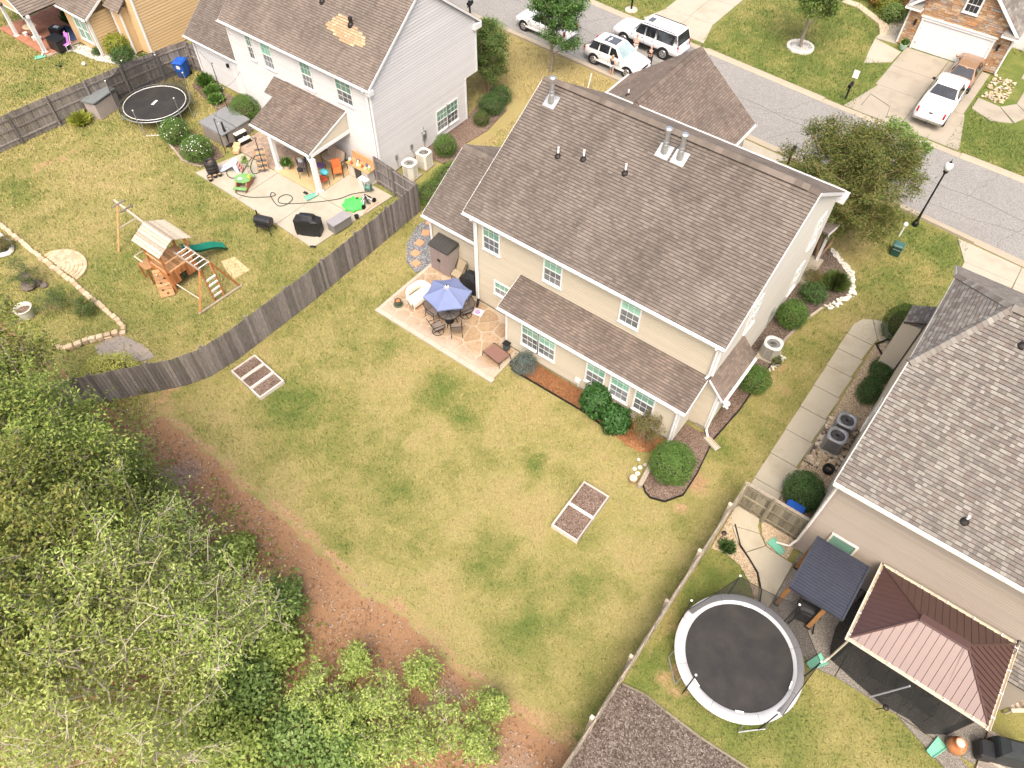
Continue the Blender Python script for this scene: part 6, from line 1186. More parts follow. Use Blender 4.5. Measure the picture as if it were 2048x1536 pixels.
t = thing('sandbox', 'bright lime green round lid of a kids sandbox on the patio', 'sandbox', (-26.65,20.75,.07)); m = MB(); m.lathe((0,0,0), [(.52,0),(.58,.1),(.55,.16),(.5,.19),(.25,.235),(.02,.24)], 20); m.obj('lid', LIME, t, True); m = MB()
for i in range(8): a = i*math.pi/4; m.ball((.56*math.cos(a),.56*math.sin(a),.1),.1,8,5)
m.obj('rim_lobe', LIME, t)['kind'] = 'stuff'
t = thing('deck_box', 'grey resin deck box on the patio beside the green sandbox lid', 'deck box', (-25.97,19.05,.07), 1.48); m = MB(); m.bbox((0,0,.27),(1.2,.6,.54),.03); m.obj('body', P('grey_resin', (.20,.19,.185), .6, .1), t); m = MB(); m.bbox((0,0,.57),(1.26,.66,.07),.03); m.obj('lid', P('grey_resin_lid', (.27,.26,.265), .5, .08), t)
t = thing('flower_pot', 'small black pot between the sandbox lid and deck box', 'plant pot', (-25.75,20.1,.07)); m = MB(); m.lathe((0,0,0), [(.1,0),(.13,.2),(.11,.2)], 12); m.obj('pot', BLACK, t)
t = thing('covered_grill', 'wide grill under a dull black cover near the patio tip', 'grill', (-26.95,17.75,.07), .5); S_ = [(1.,1.,0),(1.02,1.02,.3),(1.,1.,.75),(1.03,.95,.9),(.62,.86,1.0),(.55,.5,1.18),(.35,.28,1.22)]
m = MB(); m.add([(x*s[0],y*s[1],s[2]) for s in S_ for x, y in ((-.68,-.28),(-.3,-.36),(.3,-.36),(.68,-.28),(.68,.28),(.3,.34),(-.3,.34),(-.68,.28))], [(j*8+i,j*8+(i+1)%8,(j+1)*8+(i+1)%8,(j+1)*8+i) for j in range(6) for i in range(8)]+[tuple(range(48,56))]); m.obj('cover', COVER, t)
for s in (-1,1): m = MB(); m.cyl((s*.6,-.3,-.0),.05,.06,8); m.obj('caster', BLACK, t)
t = thing('barrel_smoker', 'small black barrel grill standing on the lawn beside the patio', 'grill', (-28.95,16.4,0), .35)
m = MB(); m.lathe((0,0,.72), [(.05,-.46),(.27,-.45),(.28,-.42),(.28,.42),(.27,.45),(.05,.46)], 12, rot=Matrix.Rotation(rad(90),3,'Y')); m.obj('drum', P('smoker_black', (.04,.04,.042), .3, .3, metal=.4), t); m = MB(); m.box((0,-.33,.6),(.7,.16,.03)); m.obj('shelf', DKMET, t)
for x, y in ((-.38,-.25),(.38,-.25),(-.38,.25),(.38,.25)): m = MB(); m.tube([(x*.8,y*.6,.6),(x*1.15,y*1.2,0)], .022, 6); m.obj('leg', DKMET, t)
m = MB(); m.tube([(-.35,.1,.9),(-.35,.1,1.25)], .04, 8); m.obj('chimney', DKMET, t)
def splash(label, loc, rz):
    t = thing('splash_block', label, 'splash block', loc, rz); m = MB(); m.add([(-.13,-.35,.02),(.13,-.35,.02),(.2,.35,.02),(-.2,.35,.02),(-.13,-.35,.05),(.13,-.35,.05),(.2,.35,.035),(-.2,.35,.035)], [(4,5,6,7),(0,1,5,4),(1,2,6,5),(2,3,7,6),(3,0,4,7)]); m.obj('tray', SPLASH, t)
    for s in (-1,1): m = MB(); m.add([(s*.13-.015,-.35,.05),(s*.13+.015,-.35,.05),(s*.2+.015,.35,.03),(s*.2-.015,.35,.03),(s*.13-.015,-.35,.1),(s*.13+.015,-.35,.1),(s*.2+.015,.35,.08),(s*.2-.015,.35,.08)], [(4,5,6,7),(0,1,5,4),(1,2,6,5),(2,3,7,6),(3,0,4,7)]); m.obj('side', SPLASH, t)
splash('dark green splash block at the foot of the right porch post', (-29.05,19.8,.07), 2.8)
m = MB(); m.bbox((0,0,.03),(.3,.16,.06),.02); tag(m.obj('doormat_block', DKMET, None, False, (-29.55,19.85,.07)), 'small black block lying on the patio near the porch post', 'block')
hose('orange cord lying along the patio edge beside the sandbox lid', [(-25.70,20.58),(-25.79,21.16),(-25.76,21.61),(-25.67,21.85)], P('orange_cord', (.55,.18,.03), .6), .012)
m = MB(); m.box((0,0,.04),(.3,.1,.04),rz=.6); m.tube([(-.05,.02,.06),(.15,.1,.05)],.02,5); tag(m.obj('spray_nozzle', DKMET, None, False, (-25.96,17.00,0.07)), 'tiny grey tool lying on the patio tip', 'tool')
# wooden playset
t = thing('playset', 'wooden playset with plank roof, green slide and rock climbing ramp', 'playset', (-29.8,11.3,0)); L0 = LOC[t.name]
def wp(name, m, mat, par=None): return wpart(t, name, m, mat, par)
def beam(a, b, r=.05): m = MB(); m.tube([a,b], r*1.3, 4); return m
tx0, tx1, ty0, ty1 = -30.45, -29.05, 10.55, 12.05
for x, y in ((tx0,ty0),(tx1,ty0),(tx1,ty1),(tx0,ty1)): m = MB(); m.box((x,y,1.25),(.1,.1,2.5)); wp('post', m, W_CEDAR)
m = MB(); m.box((-29.75,11.3,1.2),(1.5,1.6,.06)); fl = wp('floor', m, W_CEDAR)
for i in range(9): m = MB(); m.box((-29.75,10.58+i*.18,1.245),(1.5,.165,.03)); wp('floor_board', m, W_CED2, fl)
RP = P('roof_plank_base', (.2,.16,.13)); rm = MB(); a_ = [(-31.0,10.75),(-30.75,12.35),(-28.95,12.1),(-29.15,10.45)]
ridge = 2.98; ev = 2.45; roofw = None
for s in (0, 1):
    for i in range(6):
        f0, f1 = i/6+.01, (i+1)/6-.008; y0_, y1_ = (10.4, 11.35) if s == 0 else (12.35, 11.4)
        def q(f_, x): return (x, y0_+(y1_-y0_)*f_, ev+(ridge-ev)*f_)
        vs = [q(f0,-31.0),q(f0,-28.85),q(f1,-28.85),q(f1,-31.0)]
        if s: vs = vs[::-1]
        m = MB(); m.plate(vs, .03); wp('roof_plank', m, W_PALE)
m = MB(); m.box((-29.92,11.375,ridge-.02),(2.2,.08,.08)); wp('ridge_beam', m, W_PALE)
for k, (x, y, dx, dy) in enumerate(((-29.75,ty0-.06,1,0),(tx1+.06,11.3,0,1),(tx0-.06,11.3,0,1))):
    for i in range(10):
        if k == 1 and 3 <= i <= 5: hh, zc = .28, 1.02
        else: hh, zc = .75, .85
        m = MB(); o = -.63+i*.14; m.box((x+dx*o,y+dy*o,zc),(.125 if dx else .025,.125 if dy else .025,hh)); wp('wall_board', m, W_CEDAR)
m = MB(); m.box((tx1+.03,11.25,.8),(.02,.42,.5)); wp('porthole', m, GL_DK)
for z in (1.28,1.85):
    for a, b in (((tx0,ty0,z),(tx1,ty0,z)),((tx0,ty0,z),(tx0,ty1,z)),((tx1,ty0,z),(tx1,ty1,z))): m = beam(a,b,.035); wp('guard_rail', m, W_CED2)
m = MB(); m.box((-30.75,10.6,.95),(.75,.85,.06)); wp('landing', m, W_CED2)
for x, y in ((-31.1,10.2),(-30.4,10.2),(-31.1,11.0)): m = MB(); m.box((x,y,.5),(.08,.08,1.0)); wp('landing_post', m, W_CEDAR)
for a, b in (((-31.1,10.2,1.5),(-30.4,10.2,1.5)),((-31.1,10.2,1.5),(-31.1,11.0,1.5))): wp('guard_rail', beam(a,b,.03), W_PALE)
r0, r1 = Vector((-29.75,10.5,1.2)), Vector((-29.05,10.05,.05)); d_ = r1-r0; sd = Vector((.25,.38,0)).normalized()*.34
for i in range(8): f0, f1 = i/8+.005, (i+1)/8-.006; m = MB(); m.plate([r0+d_*f1-sd, r0+d_*f1+sd, r0+d_*f0+sd, r0+d_*f0-sd], .03); wp('ramp_plank', m, W_CED2)
for i, (f_, k) in enumerate(((.2,-.5),(.35,.4),(.5,-.3),(.6,.5),(.75,-.4),(.88,.2))): m = MB(); c = r0+d_*f_+sd*k*.9; m.ball(c+Vector((.02,-.03,.04)), .055, 7, 5, .7); wp('climbing_hold', m, DKMET if i % 3 else W_PALE)
s0, s1 = Vector((-29.95,12.15,1.22)), Vector((-29.55,14.15,.08)); d_ = s1-s0; sd = Vector((d_.y,-d_.x,0)).normalized(); v = []; N = 14
for i in range(N+1):
    f_ = i/N; c = s0+d_*f_; c.z = 1.22-1.16*(f_+.09*math.sin(f_*math.pi*2*1.0)); 
    if f_ > .9: c.z = max(c.z, .1)
    for u, h in ((-.28,.16),(-.24,.15),(-.2,.0),(0,-.03),(.2,0),(.24,.15),(.28,.16)): v.append(c+sd*u+Z*h)
m = MB(); m.add(v, [(i*7+j,i*7+j+1,(i+1)*7+j+1,(i+1)*7+j) for i in range(N) for j in range(6)]); m.add([q-Z*.025 for q in v], [((i+1)*7+j,(i+1)*7+j+1,i*7+j+1,i*7+j) for i in range(N) for j in range(6)]); wp('slide', m, GREENP, smooth_ := None) if False else wpart(t, 'slide', m, GREENP, None, True)
bA, bB = (-34.25,11.7,2.42), (-30.4,11.5,2.42); m = MB(); m.box(((bA[0]+bB[0])/2,11.6,2.42),(3.9,.09,.14),rz=-.05); wp('swing_beam', m, W_PALE)
for y in (10.5,12.75): wp('frame_leg', beam((-34.0,11.68,2.4),(-33.85,y,0),.045), W_CED2)
wp('cross_brace', beam((-33.92,11.05,1.15),(-33.92,12.2,1.15),.035), W_PALE)
for x in (-33.75,-33.1): m = MB(); m.box((x,11.65,2.52),(.07,.75,.05)); wp('cross_bar', m, W_GREY)
sw_ = None
for i, x in enumerate((-32.35,-31.9)):
    m = MB(); m.tube([(x,11.6,2.36),(x+.02,11.45,.62)], .012, 4); wp('swing_chain', m, STEEL)
m = MB(); m.bbox((-32.1,11.43,.58),(.52,.24,.04),.02); m.box((-32.1,11.58,.8),(.5,.04,.42)); wp('swing_seat', m, GREENP)
m = MB(); m.box((-31.35,11.4,1.05),(.45,.3,.05),ry=.3); m.tube([(-31.3,11.5,2.35),(-31.35,11.4,1.08)],.012,4); wp('glider_seat', m, WPLAS)
mA = [(-29.05,11.9,2.15),(-27.1,11.9,2.15)]; mB_ = [(-29.05,11.3,2.15),(-27.0,11.25,2.15)]
for a, b in (mA, mB_): wp('monkey_bar_rail', beam(a,b,.04), W_PALE)
for i in range(6): x = -28.8+i*.33; wp('monkey_bar', beam((x,11.3,2.17),(x,11.9,2.17),.02), WPLAS)
for a, b in (((-27.05,11.25,2.15),(-26.9,10.3,0)),((-27.05,11.3,2.15),(-26.98,11.3,0)),((-27.1,11.9,2.15),(-26.95,11.85,0)),((-27.1,11.9,2.15),(-26.8,12.75,0))): wp('frame_leg', beam(a,b,.042), W_CEDAR)
for i in range(4): z = .3+i*.36; m = MB(); m.box((-26.99,11.58,z),(.06,.56,.1)); wp('ladder_rung', m, WPLAS)
wp('ground_beam', beam((-26.9,10.25,.05),(-26.78,12.85,.05),.05), W_PALE); wp('guard_rail', beam((tx1+.05,10.7,.42),(-27.3,10.75,.45),.03), W_PALE)
# stone border of the wooded corner, planter, fountain
r_ = []; its = []
BORD = [(-46,7.85),(-40.75,7.82),(-37.6,7.75),(-35.8,7.7),(-34.7,7.75),(-33.3,7.7),(-31.7,7.62),(-30.2,7.56),(-29.2,7.5),(-28.75,7.25),(-29.05,6.75),(-29.64,5.83),(-29.9,5.1),(-30.6,4.7)]
WALLST = stone_mix('border_stone', [(.50,.36,.21),(.58,.46,.31),(.42,.31,.20),(.62,.49,.33)])
t = thing('stone_border', 'low curved border of tan stones along the wooded corner of the left yard', 'stone border', (-35,7.7,0))
for x, y, a in resample(BORD, .34):
    for lv in range(1 if x < -29.9 or y > 7 else 2):
        m = MB(); w_ = R.uniform(.28,.34); m.bbox((0,0,0),(w_,R.uniform(.2,.28),.15),.035,rz=a+R.uniform(-.12,.12)); c = (x+R.uniform(-.02,.02), y+R.uniform(-.03,.03), .07+lv*.14); its.append(([Vector(q)+Vector(c) for q in m.v], m.f))
pieces(t, t, 'border_stone', its, WALLST); its = []
t = thing('stone_ring', 'half round stone step pad beside the long stone border', 'stone pad', (-35.2,8.1,0))
for k in range(7):
    for j in range(1+k*3):
        rr = .24*k; a = math.pi*(j+.5)/(1+k*3) if k else 0; m = MB(); m.bbox((0,0,0),(.24,.2,.08),.03,rz=a+1.57); c = (-35.2+rr*math.cos(a)*.95, 7.95+rr*math.sin(a)*.8, .045); its.append(([Vector(q)+Vector(c) for q in m.v], m.f))
pieces(t, t, 'pad_stone', its, WALLST)
t = thing('planter', 'pale round concrete planter in the wooded corner', 'planter', (-33.41,5.06,0.00)); m = MB(); m.lathe((0,0,0), [(.3,0),(.38,.35),(.42,.55),(.44,.6),(.36,.6),(.33,.4)], 18, cap=False); m.obj('pot', P('pale_planter', (.52,.49,.40), .8, .15), t, True); m = MB(); m.lathe((0,0,.38),[(.34,0),(.2,.02)],14); m.obj('soil', SOIL, t)
t = thing('rock_fountain', 'stacked dark rock fountain with a round bowl', 'fountain', (-35.13,6.19,0.00))
for i, (x, y, z, r) in enumerate(((0,0,0,.4),(.15,.1,.2,.25),(-.1,.15,.25,.22),(.05,.05,.42,.2),(.1,.35,.0,.25),(.5,.5,0,.2))): m = MB(); m.lathe((x,y,z), [(r*.8,0),(r,r*.4),(r*.7,r*.8),(.05,r*.9)], 8); m.obj('rock', P('fountain_rock', (.15,.12,.10), .8, .4), t)
m = MB(); m.lathe((.02,.05,.62), [(.1,0),(.3,.08),(.32,.14),(.26,.1),(.05,.05)], 14, cap=False); m.obj('bowl', MATS['fountain_rock'], t)
t = thing('garden_pond', 'white rimmed oval pond at the left edge of the picture', 'pond', (-39.6,6.7,0)); m = MB(); m.tube([(1.35*math.cos(a)*(1+.12*math.sin(3*a)), .75*math.sin(a)*(1+.1*math.cos(2*a)), .08) for a in [2*math.pi*i/28 for i in range(28)]], .13, 6, True); m.obj('rim', P('pond_rim', (.62,.58,.50), .7, .15), t); m = MB(); m.lathe((0,0,.02), [(1.3,0),(1.2,.02)], 28, sy=.56); m.obj('water', P('pond_water', (.10,.11,.07), .08, .3, spec=.7), t)
# air conditioners
def condenser(label, loc, rz, w_, h, mat, topm, round_=False, group=None):
    t = thing('air_conditioner', label, 'air conditioner', loc, rz, group); b = w_*(.3 if round_ else .14)
    m = MB(); m.bbox((0,0,h/2+.06),(w_*.94,w_*.94,h),b); body = m.obj('cabinet', P('condenser_core', (.06,.058,.055), .7), t)
    n_ = 13
    for s in range(4):
        an = s*math.pi/2; mm = MB()
        for i in range(n_): u = (-.5+(i+.5)/n_)*(w_-2*b*.9); mm.box((u*math.cos(an)+w_*.48*math.sin(an), u*math.sin(an)-w_*.48*math.cos(an), h/2+.06),((w_-2*b)/n_*.66,.02,h-.06),rz=an)
        mm.obj('grille', mat, t)
    for s in range(4): an = s*math.pi/2+math.pi/4; rr = w_*.5*math.sqrt(2)-b*.72; mm = MB(); mm.box((rr*math.cos(an), rr*math.sin(an), h/2+.06),(.04,b*1.35,h-.02),rz=an); mm.obj('corner_post', mat, t)
    m = MB(); N = 24; v = []
    e = .35 if round_ else .72
    for i in range(N):
        a = 2*math.pi*i/N; c, s_ = math.cos(a), math.sin(a); k = (w_*.52)/((abs(c)**(4 if not round_ else 3)+abs(s_)**(4 if not round_ else 3))**(1/(4 if not round_ else 3)))
        v += [(k*c,k*s_,h+.04),(k*c,k*s_,h+.1),(w_*.4*c,w_*.4*s_,h+.115),(w_*.37*c,w_*.37*s_,h+.03)]
    m.add(v, [(i*4+j,i*4+j+1,((i+1)%N)*4+j+1,((i+1)%N)*4+j) for i in range(N) for j in range(3)]); m.obj('top_rim', topm, t, True)
    m = MB(); m.lathe((0,0,h+.0), [(w_*.37,0),(.02,.005)], 20, cap=False); m.lathe((0,0,h), [(.09,0),(.08,.06)], 12); m.obj('fan_motor', P('fan_grey', (.22,.235,.25), .4, .15, metal=.4), t)
    for k in range(3): a = k*2.1; m = MB(); m.plate([(.08*math.cos(a),.08*math.sin(a),h+.035),(w_*.34*math.cos(a-.3),w_*.34*math.sin(a-.3),h+.02),(w_*.34*math.cos(a+.35),w_*.34*math.sin(a+.35),h+.05)], .006); m.obj('fan_blade', MATS['fan_grey'], t)
    m = MB()
    for k in range(1,6): m.tube([(w_*.37*k/6*math.cos(2*math.pi*i/24), w_*.37*k/6*math.sin(2*math.pi*i/24), h+.1) for i in range(24)], .004, 4, True)
    m.obj('fan_guard', mat, t)['kind'] = 'stuff'
    m = MB(); m.box((0,0,.03),(w_*1.18,w_*1.18,.06)); m.obj('pad', CONC, t); return t
AW = P('almond_metal', (.66,.63,.55), .45, .06); AG = P('grey_metal_louvre', (.24,.235,.23), .45, .12, metal=.3); AGT = P('grey_metal_top', (.36,.36,.355), .4, .1, metal=.3); AT = P('taupe_metal', (.40,.38,.33), .45, .08)
condenser('almond air conditioner nearer the wooden gate by the white house', (-25.95,24.75,.02), .05, .82, .85, AW, AW, True, 'air conditioners by the white house'); condenser('almond air conditioner nearer the street side by the white house', (-25.95,26.0,.02), .05, .74, .85, AW, AW, False, 'air conditioners by the white house')
condenser('beige air conditioner on the right side of the cream house', (-3.42,25.1,.03), .1, .82, .8, AT, P('pale_top', (.62,.60,.55), .4, .06), True)
condenser('dark grey louvred air conditioner in river rocks, nearer the gate', (.98,22.0,.04), .05, .78, .82, AG, AGT, False, 'louvred air conditioners in the rocks'); condenser('dark grey louvred air conditioner in river rocks, farther from the gate', (1.0,23.05,.04), .05, .78, .75, AG, AGT, False, 'louvred air conditioners in the rocks')
# golden house porch things
t = thing('sectional_sofa', 'navy cushioned sofa on the brick porch of the golden house', 'sofa', (-55.4,22.9,.13), .2); m = MB(); m.bbox((0,0,.3),(1.9,.85,.35),.08); m.bbox((.7,-.8,.3),(.75,1.0,.35),.08); m.obj('seat', NAVY, t); m = MB(); m.bbox((0,.45,.6),(1.9,.25,.5),.08); m.obj('backrest', NAVY, t)
t = thing('outdoor_rug', 'dark blue rug on the porch of the golden house', 'rug', (-55.7,21.7,.135), .2); m = MB(); m.box((0,0,.008),(2.2,1.4,.016)); m.obj('pile', P('blue_rug', (.05,.065,.15), .95, .3, 6), t)
t = thing('fire_table', 'black box shaped fire table at the porch edge of the golden house', 'fire table', (-54.35,20.2,.1), .1); m = MB(); m.bbox((0,0,.38),(1.15,.8,.75),.05); m.obj('body', COVER, t); m = MB(); m.bbox((0,0,.77),(1.2,.85,.06),.04); m.obj('top', BLACK, t)
t = thing('beach_towel', 'purple patterned chair at the porch edge of the golden house', 'towel chair', (-53.75,20.45,.1), .1); m = MB(); m.box((0,0,.42),(.42,.4,.04)); m.box((0,.22,.75),(.42,.05,.7),rx=-.3); m.obj('sling', PURPLE, t); m = MB()
for s in (-1,1): m.tube([(s*.22,-.2,0),(s*.22,-.2,.42),(s*.22,.2,.42),(s*.22,.4,1.1)], .018, 5); m.tube([(s*.22,.2,.42),(s*.22,.25,0)], .018, 5)
m.obj('frame', WPLAS, t)
t = thing('patio_table', 'small round pale table with plants beside the left porch post', 'table', (-57.2,20.0,.12)); m = MB(); m.lathe((0,0,.7),[(.45,0),(.46,.03),(.4,.05)],18); m.obj('tabletop', P('pale_straw', (.55,.44,.28), .9), t); m = MB(); m.cyl((0,0,0),.06,.7,8); m.cyl((0,0,0),.28,.04,14); m.obj('pedestal', DKMET, t)
for i, (x, y) in enumerate(((-56.7,19.75),(-56.35,19.95),(-57.7,19.7))): t = thing('flower_pot', 'white pot on the brick porch, '+('left of the post','beside the post','outermost')[i], 'plant pot', (x,y,.12), 0, 'white pots on the brick porch'); m = MB(); m.lathe((0,0,0),[(.1,0),(.16,.25),(.13,.26)],10); m.obj('pot', WPLAS, t)
t = thing('coffee_table', 'low dark coffee table with a white tray on the golden house porch', 'table', (-56.3,21.3,.13), .3); m = MB(); m.bbox((0,0,.2),(1.0,.6,.4),.03); m.obj('body', BLACK, t); m = MB(); m.box((0,.05,.42),(.4,.25,.03)); m.obj('tray', WPLAS, t)
m = MB(); m.ball((0,0,.12),.13,10,7); tag(m.obj('ball', WPLAS, None, True, (-51.35,20.03,0.00)), 'small white ball on the grass of the golden house yard', 'ball')
m = MB(); m.ball((0,0,.08),.1,8,5,.7); m.ball((-.3,-.1,.05),.08,8,5,.6); tag(m.obj('dark_ball', DKMET, None, True, (-52.44,18.93,0.00)), 'dark lumps lying on the golden house lawn', 'debris')
splash('grey green splash block by the golden house porch post', (-54.55,18.75,0), 2.6)

# ---------------------------------------------------------------- right neighbour's terrace
t, p, nm = trampoline('large round trampoline with a silver padded rim on the right lawn', (1.82,11.12,0), 2.18, .88, 6, P('silver_pad', (.43,.43,.43), .35, .06, dirt=(.45,.44,.42)), 2.4, [(2.2,2.5),(1.23,2.5),(.35,2.5),(-.72,2.4),(3.12,2.4),(-2.0,2.4)], .3, 0, False)
net(t, 2.18, .88, [(3.0,1.0,2.2,2.5,.2),(2.2,2.5,1.23,2.5,.12),(1.23,2.5,.35,2.5,.1),(.35,2.5,-.45,1.1,.15)], nm)
for a in (1.9,.1,-1.1,4.3): m = MB(); m.box((1.86*math.cos(a),1.86*math.sin(a),.92),(.28,.05,.03),rz=a+1.57); m.obj('net_strap', WPLAS, t)
t = thing('pergola', 'small pergola with dark ribbed metal roof against the taupe house', 'pergola', (3.0,14.8,0)); L_ = LOC[t.name]
MET = P('dark_ribbed_metal', (.05,.054,.072), .3, .12, metal=.35, spec=.5)
px0, px1, py0, py1, pz0, pz1 = 2.02, 3.97, 13.66, 15.9, 2.5, 2.68
def pz(y): return pz0+(pz1-pz0)*(y-py0)/(py1-py0)
its = []
NB = 19
for i in range(NB):
    a, b = py0+(py1-py0)*i/NB, py0+(py1-py0)*(i+1)/NB; c = a+(b-a)*.62; m = MB()
    vs = [(px0,a,pz(a)+.0),(px1,a,pz(a)),(px1,c,pz(c)),(px0,c,pz(c)),(px0,c+.012,pz(c)+.035),(px1,c+.012,pz(c)+.035),(px1,b-.008,pz(b)+.035),(px0,b-.008,pz(b)+.035)]
    m.add(vs, [(0,1,2,3),(3,2,5,4),(4,5,6,7)]); m.add([(q[0],q[1],q[2]-.02) for q in vs], [(3,2,1,0),(7,6,5,4)]); its.append((m.v, m.f))
m = MB()
for x in (px0+.02,px1-.02): m.add(*(lambda q: (q.v, q.f))(MB().plate([(x-.03,py0,pz0+.05),(x+.03,py0,pz0+.05),(x+.03,py1,pz1+.06),(x-.03,py1,pz1+.06)], .16)))
m.box(((px0+px1)/2,py0+.0,pz0-.03),(px1-px0+.02,.05,.14)); m.box(((px0+px1)/2,py1,pz1-.03),(px1-px0+.02,.05,.14)); fr = wpart(t, 'roof_frame', m, MET); pieces(t, fr, 'roof_rib', its, MET)
for x, y in ((2.12,14.1),(3.42,14.0),(2.12,15.9),(3.85,15.9)):
    m = MB(); m.box((x,y,1.25),(.15,.15,2.46)); wpart(t, 'post', m, W_POST); m = MB(); m.box((x,y,.07),(.2,.2,.14)); wpart(t, 'post_foot', m, DKMET)
for y in (14.05,15.9): m = MB(); m.box((3.0,y,2.36),(1.95,.1,.16)); wpart(t, 'beam', m, W_POST)
for x in (2.12,3.85): m = MB(); m.box((x,14.95,2.42),(.1,2.1,.14)); wpart(t, 'beam', m, W_POST)
t = thing('garden_grill', 'black grill cart standing under the dark metal pergola', 'grill', (3.15,14.2,.05), .2); m = MB(); m.bbox((0,0,.5),(.7,.5,.7),.05); m.obj('cabinet', BLACK, t); m = MB(); m.lathe((0,0,.85), [(.05,-.4),(.24,-.38),(.24,.38),(.05,.4)], 12, rot=Matrix.Rotation(rad(90),3,'Y')); m.obj('lid', COVER, t)
for s in (-1,1): m = MB(); m.tube([(s*.3,-.2,.5),(s*.45,-.45,0)], .03, 6); m.obj('leg', DKMET, t)
# gazebo
t = thing('gazebo', 'gazebo with brown metal hip roof, cream rim and dark netting', 'gazebo', (6.6,14.8,0)); BRN = P('brown_roof_metal', (.085,.045,.038), .33, .1, metal=.15, spec=.55); CR = P('cream_gutter', (.62,.55,.43), .5, .1, dirt=(.36,.28,.2))
ax, bx, ay2, by2, ez, rz_ = 4.37, 8.85, 13.22, 16.36, 2.52, 3.52; r0, r1, ry = 5.85, 7.27, 14.72
def panel_ribs(poly, n_, along): 
    o, u, v, nn, p2 = frame(poly); its = []
    ua = min(q[0] for q in p2); ub = max(q[0] for q in p2)
    for i in range(n_):
        a, b = ua+(ub-ua)*i/n_, ua+(ub-ua)*(i+1)/n_; c = clip(clip(p2,-1,0,-a-.006),1,0,b-.006)
        if len(c) < 3 or abs(area(c)) < .002: continue
        if area(c) < 0: c = c[::-1]
        k = len(c); lift = .018
        vs = [o+u*x+v*y+nn*(lift if x < a+.04 else .006) for x, y in c]+[o+u*x+v*y-nn*.015 for x, y in c]
        its.append((vs, [tuple(range(k))]+[(j,k+j,k+(j+1)%k,(j+1)%k) for j in range(k)]))
        rb = clip(clip(p2,-1,0,-a-.006),1,0,a+.028)
        if len(rb) >= 3 and abs(area(rb)) > .0008:
            if area(rb) < 0: rb = rb[::-1]
            k = len(rb); its.append(([o+u*x+v*y+nn*.03 for x, y in rb]+[o+u*x+v*y+nn*.002 for x, y in rb], [tuple(range(k))]+[(j,k+j,k+(j+1)%k,(j+1)%k) for j in range(k)]))
    return its
polys = [[(ax,ay2,ez),(bx,ay2,ez),(r1,ry,rz_),(r0,ry,rz_)], [(bx,ay2,ez),(bx,by2,ez),(r1,ry,rz_)], [(bx,by2,ez),(ax,by2,ez),(r0,ry,rz_),(r1,ry,rz_)], [(ax,by2,ez),(ax,ay2,ez),(r0,ry,rz_)]]
m = MB()
for q in polys: m.plate(q, .02)
gr = wpart(t, 'roof', m, BRN)
for q, n_ in zip(polys, (19,16,19,16)): pieces(t, gr, 'roof_panel', panel_ribs(q, n_, 0), BRN)
for a, b in (((ax,ay2,ez),(r0,ry,rz_)),((ax,by2,ez),(r0,ry,rz_)),((bx,ay2,ez),(r1,ry,rz_)),((bx,by2,ez),(r1,ry,rz_))): m = MB(); m.tube([Vector(a)+Z*.02,Vector(b)+Z*.03], .035, 6); wpart(t, 'hip_cap', m, BRN)
m = MB(); m.bbox((6.56,ry,rz_+.03),(1.6,.3,.06),.02); wpart(t, 'ridge_cap', m, BRN)
for a, b, n_ in (((ax,ay2,ez),(bx,ay2,ez),(0,-1,0)),((bx,ay2-.11,ez),(bx,by2+.11,ez),(1,0,0)),((bx,by2,ez),(ax,by2,ez),(0,1,0)),((ax,by2+.11,ez),(ax,ay2-.11,ez),(-1,0,0))): gutter(t, Vector(a)+Z*.01, Vector(b)+Z*.01, n_, CR, .9)
for x in (ax+.22,bx-.22):
    for y in (ay2+.22,by2-.22): m = MB(); m.box((x,y,1.24),(.13,.13,2.44)); wpart(t, 'post', m, DKMET)
m = MB(); m.box((6.61,ay2+.22,2.4),(4.2,.1,.14)); m.box((6.61,by2-.22,2.4),(4.2,.1,.14)); m.box((ax+.22,14.8,2.4),(.1,2.8,.14)); m.box((bx-.22,14.8,2.4),(.1,2.8,.14)); wpart(t, 'beam', m, DKMET)
NET2 = MATS['safety_net'].copy(); NET2.name = 'mosquito_net'; NET2.node_tree.nodes['Mix Shader'].inputs[0].default_value = .72
for pts_ in ([(ax+.18,ay2+.15),(5.6,ay2-.05),(6.6,ay2-.22),(7.5,ay2-.12),(8.1,ay2-.25),(bx-.18,ay2+.15)], [(ax+.18,by2-.2),(ax-.02,15.5),(ax-.12,14.6),(ax+.0,13.8),(ax+.18,ay2+.15)], [(bx-.18,ay2+.15),(bx+.05,14.3),(bx-.18,by2-.2)]):
    m = MB(); v = []
    for x, y in pts_:
        cx_, cy_ = min(max(x,ax+.18),bx-.18), min(max(y,ay2+.15),by2-.18); v += [(cx_,cy_,2.42),((cx_+x)/2,(cy_+y)/2,1.3),(x,y,.06)]
    m.add(v, [(i*3+j,i*3+j+1,(i+1)*3+j+1,(i+1)*3+j) for i in range(len(pts_)-1) for j in (0,1)]); wpart(t, 'netting', m, NET2)
downspout(t, [(ax+.05,ay2-.05,ez-.1),(ax+.08,ay2+.1,2.1),(ax+.1,ay2+.08,.25),(ax+.02,ay2-.1,.12)], CR, .035)
m = MB(); m.tube([(6.55,13.0,2.35),(6.15,12.95,.15)], .03, 6); wpart(t, 'stay_pole', m, P('grey_pole', (.34,.34,.36), .5))
t = thing('dining_set', 'long dark outdoor table inside the netted gazebo', 'table', (6.7,14.5,.05)); m = MB(); m.bbox((0,0,.72),(2.3,.95,.05),.03); m.obj('tabletop', DKMET, t)
for x in (-1,1):
    for y in (-.38,.38): m = MB(); m.box((x,y,.35),(.06,.06,.7)); m.obj('leg', DKMET, t)
